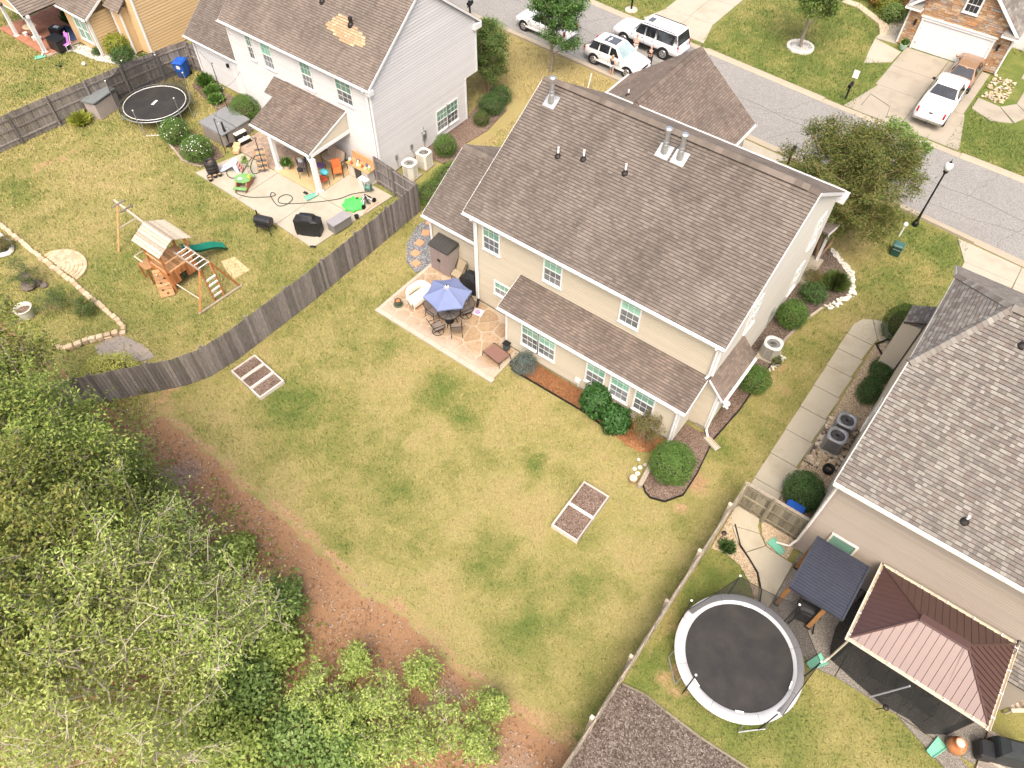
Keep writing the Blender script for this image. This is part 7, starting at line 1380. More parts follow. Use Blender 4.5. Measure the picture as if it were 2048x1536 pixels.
c0 = sling_chair('dark chair inside the netted gazebo, left end of the lawn side row', (6.0,13.72,.05), 3.14, False, 'dining chairs inside the gazebo', P('dark_sling', (.06,.055,.05), .8))
for i, (x, y, r) in enumerate(((6.9,13.75,3.2),(7.7,13.7,3.05),(6.1,15.3,0.),(6.9,15.35,.1),(7.6,15.3,-.1))): dup(c0, (x,y,.05), r, 'dark chair inside the netted gazebo, '+('middle of the lawn side row','right end of the lawn side row','left end of the house side row','middle of the house side row','right end of the house side row')[i], 'dining chairs inside the gazebo')
t = thing('recycling_bin', 'x', 'bin') if False else wheelie_bin('blue recycling bin lying open behind the dark wooden gate', (.98,17.5,0), .05, 1.0, 1.05)
splash('green splash block by the taupe house corner downspout', (1.12,16.2,.05), 1.2); splash('green splash block at the left front corner of the gazebo', (4.2,12.95,.05), -.5); splash('green splash block beside the terracotta pot', (8.55,12.75,.05), -.35)
t = thing('terracotta_urn', 'large terracotta urn with a pale rim beside the gazebo', 'urn', (8.98,13.12,.05), .3); m = MB(); m.lathe((0,0,0), [(.16,0),(.26,.12),(.3,.3),(.26,.48),(.17,.6),(.19,.64),(.15,.64),(.13,.5)], 18, cap=False); m.obj('pot', TERRA, t, True); m = MB(); m.lathe((0,0,.6), [(.155,0),(.1,.02)], 14); m.obj('soil', P('pale_soil', (.5,.46,.4), .9), t)
r_ = struct(bpy.data.objects.new('wood_deck', None)); COL.objects.link(r_); its = []
for i in range(22): m = MB(); m.box((11.1,11.2+i*.152,.07),(2.6,.142,.04)); its.append((m.v,m.f))
m = MB(); m.box((11.1,12.8,.0),(2.6,3.3,.1)); m.obj('joist', W_OLD, r_); pieces(r_, r_, 'deck_board', its, W_DECK, off=(0,0,0))
t = thing('adirondack_chair', 'weathered slatted wooden chair on the deck at the right edge', 'chair', (10.14,15.75,0.40)[:2]+(.09,), -.9)
for i in range(5): m = MB(); m.box((-.24+i*.12,.28,.7),(.105,.03,.75),rx=-.4); m.obj('slat', W_PALE, t)
for i in range(5): m = MB(); m.box((0,-.3+i*.12,.36-.03*i),(.6,.105,.025)); m.obj('slat', W_PALE, t)
for s in (-1,1): m = MB(); m.box((s*.36,-.05,.56),(.13,.75,.03)); m.obj('arm', W_PALE, t); m = MB(); m.box((s*.32,-.32,.28),(.04,.1,.55)); m.obj('leg', W_PALE, t)
t = thing('covered_heater', 'black covered grill on the deck at the bottom right corner', 'grill', ((10.41,13.91,0.50)[0],(10.41,13.91,0.50)[1],.05), .4); S_ = [(1.,1.,0),(1.03,1.03,.4),(.97,.98,.8),(.9,.9,.9),(.5,.5,1.1)]
m = MB(); m.add([(x*s[0],y*s[1],s[2]) for s in S_ for x, y in ((-.55,-.34),(.55,-.34),(.55,.34),(-.55,.34))], [(j*4+i,j*4+(i+1)%4,(j+1)*4+(i+1)%4,(j+1)*4+i) for j in range(4) for i in range(4)]+[(16,17,18,19)]); m.obj('cover', P('slate_cover', (.03,.035,.036), .55, .25, 5), t); m = MB(); m.bbox((-.75,-.1,.35),(.5,.6,.5),.06); m.obj('side_cover', COVER, t)
def path_light(label, loc, h, lean=0): t = thing('path_light', label, 'garden light', loc, 0, 'black garden path lights'); m = MB(); m.tube([(0,0,0),(lean,0,h)], .016, 6); m.obj('stake', BLACK, t); m = MB(); m.lathe((lean,0,h), [(.03,0),(.11,.03),(.09,.07),(.02,.1)], 12); m.obj('lamp_head', DKMET, t)
path_light('black path light in the pea gravel beside the old fence', (-.82,15.0,.02), .85, .05); path_light('black path light on the terrace edge below the gazebo', (6.5,12.75,.02), .5, .12)
t = thing('hose_pot', 'dark round hose pot among river rocks by the taupe house wall', 'hose pot', (1.35,20.75,.03)); m = MB(); m.lathe((0,0,0), [(.2,0),(.25,.15),(.22,.3),(.14,.3),(.13,.15)], 16, cap=False); m.obj('pot', BLACK, t, True); m = MB(); m.tube([(.16*math.cos(a),.16*math.sin(a),.2+.02*a/6.3) for a in [i*.5 for i in range(26)]], .018, 5); m.obj('coiled_hose', HG, t)

# ---------------------------------------------------------------- street furniture
t = thing('street_lamp', 'black street lamp with a clear acorn globe by the near kerb', 'street lamp', (-1.05,38.7,0))
m = MB(); m.lathe((0,0,0), [(.16,0),(.15,.25),(.1,.35),(.075,.5),(.05,1.2),(.045,3.45)], 12); m.obj('pole', BLACK, t); m = MB(); m.lathe((0,0,3.45), [(.05,0),(.12,.08),(.13,.16),(.1,.18)], 12); m.obj('lamp_holder', BLACK, t)
m = MB(); m.lathe((0,0,3.63), [(.1,0),(.2,.15),(.22,.28),(.17,.42),(.08,.5)], 14); m.obj('lamp_globe', P('frosted_globe', (.66,.66,.64), .15, .05), t, True); m = MB(); m.lathe((0,0,4.13), [(.09,0),(.03,.06),(.012,.2)], 10); m.obj('finial', BLACK, t)
t = thing('utility_marker', 'white utility marker post in the lawn near the street lamp', 'marker post', (-1.42,37.3,0)); m = MB(); m.cyl((0,0,0), .05, .75, 8); m.obj('post', WPLAS, t); m = MB(); m.ball((0,0,.82), .13, 10, 7); m.obj('cap', WPLAS, t)
t = thing('utility_pedestal', 'dark green utility pedestal box standing in the front lawn', 'utility box', (-1.13,35.75,0), .1); m = MB(); m.bbox((0,0,.3),(.5,.42,.6),.05); m.obj('cabinet', P('utility_green', (.02,.06,.045), .5), t); m = MB(); m.bbox((0,0,.64),(.56,.48,.12),.05); m.obj('lid', P('utility_lid', (.05,.12,.11), .4), t); m = MB(); m.box((0,-.22,.42),(.4,.02,.03)); m.obj('latch', STEEL, t)
def mailbox(label, loc, rz, base=False, flag=True):
    t = thing('mailbox', label, 'mailbox', loc, rz, 'post mounted mailboxes'); m = MB(); m.box((0,0,.6),(.1,.1,1.2)); m.obj('post', BLACK, t); m = MB(); m.box((.0,0,.82),(.06,.5,.07)); m.obj('bracket', BLACK, t); m = MB()
    m.lathe((0,-.05,1.02), [(.11,-.26),(.11,.26)], 10, rot=Matrix.Rotation(rad(90),3,'X')); m.box((0,-.05,.97),(.22,.52,.12)); m.obj('box', BLACK, t); m = MB(); m.box((.13,.0,1.1),(.015,.05,.16)); m.obj('flag', RED if flag else BLACK, t)
    if base: m = MB(); m.lathe((0,0,0), [(.5,0),(.45,.09),(.2,.1)], 10); m.obj('stone_base', WHITES, t)
    return t
mailbox('black mailbox beside the stone fronted house driveway', (-8.9,48.25,.02), 0); mailbox('black mailbox by the near kerb beside the cream house driveway', (-8.95,39.45,.02), 3.14); mailbox('black mailbox on a pale stone base across the street', (-26.2,49.6,.02), 0, True); mailbox('black mailbox near the kerb behind the white house', (-35.0,41.3,.02), 3.14, False, False)
t = thing('marker_flag', 'white plastic sign panel on a thin post above the lawn across the street', 'sign', (-9.0,49.0,0)); m = MB(); m.cyl((0,0,0), .02, 1.1, 6); m.obj('post', DKMET, t); m = MB(); m.box((0,0,1.35),(.36,.05,.5)); m.obj('panel', WPLAS, t)
t = thing('marker_post', 'short white leaning marker post in the dry front lawn', 'marker post', (-22.95,38.9,0), .3); m = MB(); m.tube([(0,0,0),(.12,.05,.95)], .045, 8); m.obj('post', WPLAS, t); m = MB(); m.ball((.125,.05,.97),.05,8,5); m.obj('cap', WPLAS, t)
t = thing('flower_pot', 'pale green pot at the corner of the stone fronted garage', 'plant pot', (-8.15,56.75,.04)); m = MB(); m.lathe((0,0,0), [(.18,0),(.28,.35),(.25,.36)], 12); m.obj('pot', P('celadon', (.32,.45,.36), .5), t)
t = thing('handrail', 'thin black boundary wire beside the driveway of the stone fronted house', 'wire', (-7.0,48.2,0)); m = MB(); m.tube([(-.8,.0,.02),(-.6,.3,.75),(.9,-.35,.75),(1.0,-.4,.02)], .014, 5); m.obj('wire', BLACK, t)

# ---------------------------------------------------------------- vehicles
def car(name, label, cat, loc, rz, L, W, H, bon, belt, stations, cab, wheels, wr, paint, glass_p, roofm=None, sunroof=None, rails=False, bed=None, group=None, rims=ALLOY, sw=1.0):
    """x forward. stations: (x, half width scale, z bottom, z top, crown); cab: base/top lines of the greenhouse"""
    t = thing(name, label, cat, loc, rz, group); m = MB(); v = []; hw = W/2; K = 13
    for x, s, zb, zt_, cr_ in stations:
        w_ = hw*s; mid = zb+(zt_-zb)*.55
        half = [(w_*.80,zb),(w_*.97,zb+.05),(w_*1.0,mid),(w_*.985,zt_-.10),(w_*.93,zt_-.02),(w_*.6,zt_+cr_*.7)]
        ring = [(-a,b) for a, b in half]+[(0,zt_+cr_)]+half[::-1]
        v += [(x,a,b) for a, b in ring]
    n_ = len(stations)
    m.add(v, [((i+1)*K+j,(i+1)*K+j+1,i*K+j+1,i*K+j) for i in range(n_-1) for j in range(K-1)]+[((i+1)*K+12,(i+1)*K,i*K,i*K+12) for i in range(n_-1)]+[tuple(range(K)), tuple(range(n_*K-1,(n_-1)*K-1,-1))])
    body = m.obj('body', paint, t, True)
    # greenhouse: front base, front top, rear top, rear base
    fb, ft, rt_, rb = cab['x']; zb, zt2 = cab['z']; wb, wt = cab['w']; zr = cab.get('zr', zt2-.03)
    A = [(fb,wb*.94,zb),(ft,wt*.95,zt2-.02),(rt_,wt*.95,zr),(rb,wb*.95,zb)]
    m = MB(); N = 7; vs = []
    prof = [(fb,wb*.94,zb,0),(ft+.05,wt*.95,zt2-.035,.02),((ft+rt_)/2,wt,zt2+.005,.03),(rt_,wt*.96,zr,.02),(rb,wb*.95,zb,0)]
    for x, w_, z, cr_ in prof: vs += [(x,-w_,z),(x,-w_*.8,z+cr_),(x,0,z+cr_*1.4),(x,w_*.8,z+cr_),(x,w_,z)]
    vs += [(x,-wb,zb) for x in (fb,ft+.05,(ft+rt_)/2,rt_,rb)]+[(x,wb,zb) for x in (fb,ft+.05,(ft+rt_)/2,rt_,rb)]
    fs = [((i+1)*5+j,(i+1)*5+j+1,i*5+j+1,i*5+j) for i in range(4) for j in range(4)]
    fs += [(20+i,20+i+1,(i+1)*5,i*5) for i in range(4)]+[((i)*5+4,(i+1)*5+4,25+i+1,25+i) for i in range(4)]
    m.add(vs, fs); m.obj('roof', roofm or paint, t)
    def lerp(a, b, f): return Vector(a).lerp(Vector(b), f)
    # windscreen and rear window
    def quad(name, a, b, c, d, mat, th=.012, ins=.08, out=.02):
        a, b, c, d = map(Vector, (a, b, c, d)); ce = (a+b+c+d)/4; q = [ce+(p_-ce)*(1-ins) for p_ in (a,b,c,d)]; nn = (b-a).cross(d-a).normalized()
        if nn.dot(ce-Vector((((fb+rb)/2),0,zb*.8))) < 0: q = q[::-1]; nn = -nn
        mm = MB(); mm.plate([p_+nn*out for p_ in q], th); mm.obj(name, mat, t)
    quad('windscreen', (fb,-wb*.94,zb),(fb,wb*.94,zb),(ft+.05,wt*.95,zt2-.035),(ft+.05,-wt*.95,zt2-.035), GL_CAR)
    quad('rear_window', (rb,-wb*.95,zb),(rb,wb*.95,zb),(rt_,wt*.96,zr),(rt_,-wt*.96,zr), GL_DK, ins=.1)
    for s in (-1,1):
        xs_ = cab['win']
        for a, b in zip(xs_, xs_[1:]):
            def base(x): return (x, s*wb, zb)
            def topp(x): 
                x2 = min(max(x, rt_), ft+.05); return (x2, s*wt*.985, (zt2-.035) if x2 > (ft+rt_)/2 else zr+(zt2-.035-zr)*.5)
            quad('side_window', base(a),base(b),topp(b),topp(a), GL_DK, ins=.13, out=.015)
        mm = MB(); mm.bbox((fb-.15,s*(wb+.14),zb+.06),(.14,.2,.14),.04); mm.obj('mirror', paint if roofm is None else BLACK, t)
        mm = MB(); mm.box(((stations[0][0]+stations[-1][0])/2,s*(hw*.985),stations[2][2]+.08),(L*.55,.05,.14)); mm.obj('sill', BLACK if rails else paint, t)
        mm = MB()
        for a in xs_[1:-1]+[xs_[0]-.02]: mm.box((a,s*(hw*1.002),(belt+.35)/2+.02),(.012,.012,belt-.42))
        mm.obj('door_seam', P('seam', (.15,.15,.15), .6), t)['kind'] = 'stuff'
        for a in xs_[1:-1]: mm = MB(); mm.box((a+.16,s*(hw*1.006),belt-.14),(.16,.03,.035)); mm.obj('door_handle', CHROME, t)
    for x in wheels:
        for s in (-1,1):
            rot = Matrix.Rotation(rad(90),3,'X'); mm = MB(); mm.lathe((x,s*(hw-.11),wr), [(wr*.6,-.11),(wr*.93,-.115),(wr,-.08),(wr,.08),(wr*.93,.115),(wr*.6,.11)], 22, rot=rot); wl_ = mm.obj('wheel', RUBBER, t, False)
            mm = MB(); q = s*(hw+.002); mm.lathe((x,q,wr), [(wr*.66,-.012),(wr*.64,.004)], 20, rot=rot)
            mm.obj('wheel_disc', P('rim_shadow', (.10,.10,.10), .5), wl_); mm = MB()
            for k in range(6): a = k*math.pi/3; mm.box((x+wr*.34*math.cos(a),q+s*.012,wr+wr*.34*math.sin(a)),(wr*.62,.02,.06),ry=-a)
            mm.lathe((x,q+s*.0,wr), [(wr*.2,-.02),(wr*.16,.02)], 12, rot=rot); mm.tube([(x+wr*.62*math.cos(2*math.pi*i/20),q+s*.006,wr+wr*.62*math.sin(2*math.pi*i/20)) for i in range(20)], .022, 5, True); mm.obj('rim', rims, wl_)
            mm = MB(); mm.lathe((x,s*(hw-.10),wr+.02), [(wr*1.22,-.11),(wr*1.22,.108)], 22, rot=rot); mm.obj('wheel_arch', P('wheel_arch_black', (.02,.02,.02), .8), t)
    x0_, xn = stations[0], stations[-1]
    for s in (-1,1):
        mm = MB(); mm.bbox((x0_[0]-.10,s*hw*.72,(x0_[2]+x0_[3])*.5+.14),(.16,.34,.15),.04); mm.obj('headlight', LENS, t)
        mm = MB(); mm.bbox((xn[0]+.05,s*hw*.82,(xn[2]+xn[3])*.5+.2),(.12,.2,.34),.04); mm.obj('tail_light', RED, t)
    mm = MB(); mm.bbox((x0_[0]-.02,0,x0_[2]+.14),(.14,W*.82,.2),.05); mm.obj('front_bumper', BLACK if cat == 'car' and rails else paint, t); mm = MB(); mm.bbox((xn[0]+.0,0,xn[2]+.12),(.16,W*.84,.2),.05); mm.obj('rear_bumper', paint, t)
    mm = MB(); mm.box((x0_[0]+.0,0,(x0_[2]+x0_[3])*.5+.1),(.06,.8,.18)); mm.obj('grille', DKMET, t); mm = MB(); mm.box((xn[0]-.03,0,(xn[2]+xn[3])*.5+.05),(.05,.32,.16)); mm.obj('number_plate', WPLAS, t)
    if sunroof: mm = MB(); mm.plate([(sunroof[0],-sunroof[2],zt2+.028),(sunroof[1],-sunroof[2],zt2+.028),(sunroof[1],sunroof[2],zt2+.028),(sunroof[0],sunroof[2],zt2+.028)][::1], .012); mm.obj('sunroof', P('sunroof_glass', (.09,.095,.10), .1, spec=.7), t)
    if rails:
        for s in (-1,1): mm = MB(); mm.tube([(ft-.1,s*wt*.9,zt2+.0),(ft-.25,s*wt*.9,zt2+.06),(rt_+.3,s*wt*.9,zt2+.05),(rt_+.15,s*wt*.9,zt2)], .022, 6); mm.obj('roof_rail', BLACK, t)
    return t, body
# big white suv, nose to the left, seen from its left side
big = [(2.62,.80,.42,.86,.03),(2.45,.93,.40,.98,.05),(1.9,.98,.42,1.05,.06),(1.15,1.0,.40,1.10,.06),(.6,1.0,.40,1.14,.02),(-1.2,1.0,.40,1.14,.02),(-2.4,.99,.42,1.12,.02),(-2.62,.94,.46,1.06,.02)]
car('parked_suv', 'large boxy white suv with dark rear glass beside the far driveway', 'suv', (-22.45,45.95,.035), rad(178.5), 5.3, 1.92, 1.85, 1.1, 1.12, big, dict(x=(1.1,.45,-2.35,-2.58), z=(1.12,1.82), w=(.93,.80), zr=1.80, win=[.85,.0,-.82,-2.35]), (1.62,-1.6), .38, CARW, GL_DK, sunroof=(.28,-.12,.3), rails=True)
mid = [(2.2,.76,.36,.72,.03),(2.05,.92,.34,.84,.05),(1.5,.99,.34,.94,.07),(.9,1.0,.32,1.0,.06),(.4,1.0,.32,1.04,.02),(-1.2,1.0,.34,1.06,.02),(-2.0,.96,.38,1.02,.02),(-2.22,.88,.44,.94,.02)]
car('parked_suv', 'white crossover with a black sunroof parked along the near kerb', 'suv', (-22.95,42.35,.035), rad(-1.5), 4.45, 1.82, 1.62, .95, 1.02, mid, dict(x=(.95,.2,-1.55,-2.1), z=(1.03,1.58), w=(.87,.70), zr=1.52, win=[.72,-.15,-1.0,-1.85]), (1.38,-1.3), .35, CARW, GL_DK, sunroof=(.05,-.95,.42))
car('parked_car', 'white hatchback mostly hidden behind the green street tree', 'car', (-29.3,42.95,.035), rad(177), 4.3, 1.8, 1.55, .95, .98, mid, dict(x=(1.0,.25,-1.45,-2.0), z=(1.0,1.5), w=(.86,.68), zr=1.44, win=[.75,-.1,-.95,-1.75]), (1.38,-1.3), .34, CARW, GL_DK)
sed = [(2.35,.76,.30,.62,.03),(2.2,.93,.28,.74,.05),(1.6,.99,.28,.84,.07),(1.0,1.0,.28,.90,.05),(-1.2,1.0,.28,.92,.02),(-1.6,1.0,.30,.92,.05),(-2.2,.94,.34,.88,.05),(-2.4,.84,.40,.80,.02)]
car('parked_car', 'tan sedan parked against the white garage door', 'car', (-3.6,55.3,.04), rad(91), 4.75, 1.75, 1.4, .9, .92, sed, dict(x=(1.05,.3,-.95,-1.6), z=(.9,1.36), w=(.80,.60), zr=1.33, win=[.8,-.1,-1.1]), (1.45,-1.35), .32, CARTAN, GL_CAR)
pk = [(2.72,.80,.44,.92,.03),(2.55,.95,.42,1.02,.05),(1.9,.99,.44,1.08,.06),(1.2,1.0,.42,1.12,.05),(.7,1.0,.42,1.15,.02),(-.75,1.0,.42,1.15,.02),(-.85,1.0,.42,1.16,.0),(-2.6,.99,.44,1.16,.0),(-2.68,.96,.46,1.14,.0)]
t, body = car('pickup_truck', 'white pickup truck with a covered bed in the far driveway', 'pickup truck', (-3.78,50.9,.04), rad(90.5), 5.4, 1.95, 1.8, 1.1, 1.14, pk, dict(x=(1.2,.55,-.45,-.78), z=(1.14,1.78), w=(.93,.74), zr=1.75, win=[.95,.2,-.6]), (1.75,-1.65), .38, CARW, GL_DK, roofm=CARW)
m = MB(); m.box((-1.72,0,1.19),(1.72,1.72,.05)); m.obj('bed_cover', CARW, t); m = MB(); m.box((-2.69,0,.95),(.04,1.5,.38)); m.obj('tailgate', CARW, t); m = MB(); m.box((-2.76,0,.55),(.2,1.8,.14)); m.obj('step_bumper', CHROME, t); m = MB(); m.box((-2.715,0,1.0),(.03,.22,.08)); m.obj('tailgate_handle', BLACK, t)
m = MB(); m.box((-2.9,0,.45),(.25,.08,.08)); m.obj('tow_hitch', BLACK, t)

# ---------------------------------------------------------------- people
def skin_mesh(name, V, E, mat, parent, lv=1):
    names = list(V); me = bpy.data.meshes.new(name); me.from_pydata([V[k][0] for k in names], [(names.index(a), names.index(b)) for a, b in E], []); me.materials.append(mat)
    o = link(name, me, parent); md = o.modifiers.new('skin', 'SKIN'); sv = me.skin_vertices[0].data if me.skin_vertices else None
    if sv is None:
        bpy.context.view_layer.objects.active = o; me.attributes; sv = me.skin_vertices[0].data
    for i, k in enumerate(names): r = V[k][1]; sv[i].radius = r if isinstance(r, tuple) else (r, r); sv[i].use_root = (i == 0)
    md.use_smooth_shade = True; ss = o.modifiers.new('sub', 'SUBSURF'); ss.levels = lv; ss.render_levels = lv; return o
def person(label, loc, rz, h, top, bottom, hair, long_hair=False, arms='bent', shorts=False, sleeve=True, shoes=None):
    t = thing('person', label, 'person', loc, rz); s = h/1.75
    V = {'pelvis':((0,0,.95),(.13,.10)),'waist':((0,-.01,1.1),(.115,.09)),'chest':((0,0,1.3),(.14,.10)),'neck':((0,0,1.47),.055),'head0':((0,-.01,1.56),.075),'head1':((0,-.015,1.66),.088),'head2':((0,-.005,1.73),.06)}
    E = [('pelvis','waist'),('waist','chest'),('chest','neck'),('neck','head0'),('head0','head1'),('head1','head2')]
    for sg, n_ in ((-1,'l'),(1,'r')):
        V[n_+'hip'] = ((sg*.1,0,.88),.085); V[n_+'knee'] = ((sg*.11,-.02,.49),.058); V[n_+'ank'] = ((sg*.11,.01,.09),.04); V[n_+'toe'] = ((sg*.12,-.14,.04),.035)
        V[n_+'sh'] = ((sg*.18,0,1.4),.052)
        if arms == 'bent': V[n_+'el'] = ((sg*.24,.02,1.14),.04); V[n_+'wr'] = ((sg*.12,-.22,1.16),.028); hd = Vector((sg*.07,-.29,1.19))
        else: V[n_+'el'] = ((sg*.25,.02,1.12),.04); V[n_+'wr'] = ((sg*.26,-.05,.88),.028); hd = Vector((sg*.265,-.07,.79))
        V[n_+'hand'] = (tuple(hd),(.035,.02)); wr_ = Vector(V[n_+'wr'][0]); d_ = (hd-wr_).normalized(); sd_ = d_.cross(Vector((0,0,1)) if abs(d_.z) < .8 else Vector((0,1,0))).normalized()
        E += [('pelvis',n_+'hip'),(n_+'hip',n_+'knee'),(n_+'knee',n_+'ank'),(n_+'ank',n_+'toe'),('chest',n_+'sh'),(n_+'sh',n_+'el'),(n_+'el',n_+'wr'),(n_+'wr',n_+'hand')]
        for q in range(5):
            of = (-.028+.016*q) if q < 4 else .045; ln = (.055,.07,.066,.05,.03)[q]; a = hd+sd_*of*.8+d_*.03*(q < 4); b = a+d_*ln+sd_*(of*.25)
            V['%sf%d' % (n_,q)] = (tuple(a),.012); V['%sg%d' % (n_,q)] = (tuple(b),.009); E += [(n_+'hand','%sf%d' % (n_,q)),('%sf%d' % (n_,q),'%sg%d' % (n_,q))]
    V = {k: (tuple(Vector(p)*s), tuple(q*s for q in (r if isinstance(r,tuple) else (r,r)))) for k, (p, r) in V.items()}
    skin_mesh('body', V, E, SKIN, t)
    g = lambda ks, f, es: skin_mesh(None or cur, {k: (V[k][0], tuple(q*f+.006 for q in V[k][1])) for k in ks}, es, cm, t)
    cur = 'shirt'; cm = top; ks = ['chest','waist','pelvis','lsh','rsh']+(['lel','rel']+(['lwr','rwr'] if sleeve == 'long' else []) if sleeve else [])
    es = [e for e in E if e[0] in ks and e[1] in ks]; skin_mesh('shirt', {k: (V[k][0], tuple(q*1.13+.008 for q in V[k][1])) for k in ks}, es, top, t)
    ks = ['pelvis','lhip','rhip','lknee','rknee']+([] if shorts else ['lank','rank']); VV = {k: (V[k][0], tuple(q*1.14+.006 for q in V[k][1])) for k in ks}
    if shorts:
        for n_ in 'lr': VV[n_+'knee'] = (tuple(Vector(V[n_+'hip'][0]).lerp(Vector(V[n_+'knee'][0]), .55)), tuple(q*1.25 for q in V[n_+'knee'][1]))
    skin_mesh('shorts' if shorts else 'trousers', VV, [e for e in E if e[0] in ks and e[1] in ks], bottom, t)
    hv = {'a':(tuple(Vector((0,.03,1.7))*s),.1*s),'b':(tuple(Vector((0,.07,1.6))*s),.085*s),'c':(tuple(Vector((0,.08,1.38 if long_hair else 1.54))*s),(.09 if long_hair else .06)*s)}
    skin_mesh('hair', hv, [('a','b'),('b','c')], hair, t)
    for sg, n_ in ((-1,'left'),(1,'right')):
        m = MB(); m.bbox(tuple(Vector((sg*.115,-.05,.035))*s), (.1*s,.28*s,.075*s), .03*s); m.obj('shoe', shoes or DKMET, t); m = MB(); m.ball(tuple(Vector((sg*.033,-.1,1.655))*s), .012*s, 6, 4); m.obj('eye', BLACK, t); m = MB(); m.ball(tuple(Vector((sg*.092,.0,1.645))*s), .022*s, 6, 4, 1.3); m.obj('ear', SKIN, t)
    m = MB(); m.ball(tuple(Vector((0,-.112,1.62))*s), .016*s, 6, 4, 1.4); m.obj('nose', SKIN, t); m = MB(); m.box(tuple(Vector((0,-.1,1.575))*s), (.04*s,.012*s,.01*s)); m.obj('mouth', P('lip', (.35,.12,.1), .6), t)
    return t
person('person in a dark sleeveless top and pale shorts beside the white crossover', (-22.48,40.95,.0), 2.9, 1.56, P('navy_shirt', (.03,.035,.055), .85), P('pale_denim', (.50,.56,.62), .85), P('blond_hair', (.42,.25,.10), .8), False, 'bent', True, False, WPLAS)
person('person dressed in black standing in front of the white crossover', (-21.0,43.4,.035), .4, 1.6, P('black_shirt', (.022,.02,.02), .9), P('black_trousers', (.03,.028,.026), .9), P('dark_hair', (.02,.015,.012), .7), False, 'bent', False, 'long')
person('person in a pale top with long dark hair between the white suvs', (-22.6,44.2,.035), .3, 1.58, P('cream_top', (.62,.50,.42), .85), P('blush_trousers', (.55,.44,.38), .85), MATS['dark_hair'], True, 'bent', False, True)

# ---------------------------------------------------------------- plants
def leaf_mat(name, cols, rough=.55, trans=.3):
    t = NT(name); i = t.island(); n_ = t.noise(.9, 3); f_ = t.math('ADD', t.math('MULTIPLY', i, .7), t.math('MULTIPLY', n_, .3))
    c = t.ramp(f_, [(k/(len(cols)-1), q) for k, q in enumerate(cols)]); t.fin(c, rough, .3)
    tr = t.n('ShaderNodeBsdfTranslucent'); t.put(tr.inputs[0], c); mx = t.n('ShaderNodeMixShader'); mx.inputs[0].default_value = trans
    t.t.links.new(t.b.outputs[0], mx.inputs[1]); t.t.links.new(tr.outputs[0], mx.inputs[2]); t.t.links.new(mx.outputs[0], t.out.inputs[0]); MATS[name] = t.m; return t.m
LF_BOX = leaf_mat('boxwood_leaf', [(.035,.08,.015),(.08,.165,.03),(.14,.25,.05),(.24,.36,.09)]); LF_DARK = leaf_mat('dark_leaf', [(.025,.06,.015),(.055,.12,.03),(.09,.17,.045),(.16,.25,.08)])
LF_HYD = leaf_mat('hydrangea_leaf', [(.03,.085,.02),(.05,.13,.03),(.08,.19,.045)], .45); LF_BLUE = leaf_mat('blue_spruce_leaf', [(.06,.09,.075),(.12,.165,.145),(.20,.25,.22),(.28,.32,.29)])
LF_MYR = leaf_mat('myrtle_leaf', [(.035,.055,.015),(.075,.11,.022),(.13,.16,.035),(.20,.19,.05),(.24,.15,.05)]); LF_STREET = leaf_mat('street_tree_leaf', [(.03,.08,.015),(.07,.15,.03),(.11,.22,.05),(.17,.28,.08)])
LF_LIGHT = leaf_mat('light_leaf', [(.09,.16,.035),(.16,.25,.06),(.22,.31,.09),(.30,.36,.13)]); LF_WOOD = leaf_mat('wood_leaf', [(.055,.095,.018),(.125,.185,.032),(.21,.28,.055),(.32,.38,.09),(.29,.24,.075)]); LF_OPEN = leaf_mat('open_leaf', [(.13,.20,.035),(.25,.34,.07),(.38,.46,.12),(.50,.54,.20)])
LF_YEL = leaf_mat('yellow_leaf', [(.36,.36,.06),(.52,.52,.13),(.62,.62,.22)]); LF_GOLD = leaf_mat('gold_leaf', [(.16,.22,.03),(.30,.34,.05),(.42,.40,.07)]); LF_GRASSY = leaf_mat('grassy_leaf', [(.05,.085,.02),(.10,.15,.035),(.17,.21,.06)]); LF_DRYB = leaf_mat('bronzed_leaf', [(.05,.07,.02),(.11,.13,.035),(.20,.16,.06),(.28,.17,.07)])
LF_RED = leaf_mat('red_leaf', [(.20,.03,.02),(.30,.06,.03),(.14,.10,.03)]); LF_LITTER = leaf_mat('litter_leaf', [(.09,.045,.025),(.22,.115,.06),(.38,.23,.13),(.33,.28,.23),(.58,.46,.32)], .9, .1)
BARK = P('grey_bark', (.26,.22,.175), .9, .3, 6, 40, bump=.5); BARKP = P('pale_bark', (.50,.44,.34), .85, .25, 6, 40, bump=.4); BARKM = P('myrtle_bark', (.30,.20,.12), .75, .3, 5, 30); TWIG = P('twigs', (.06,.042,.028), .95)
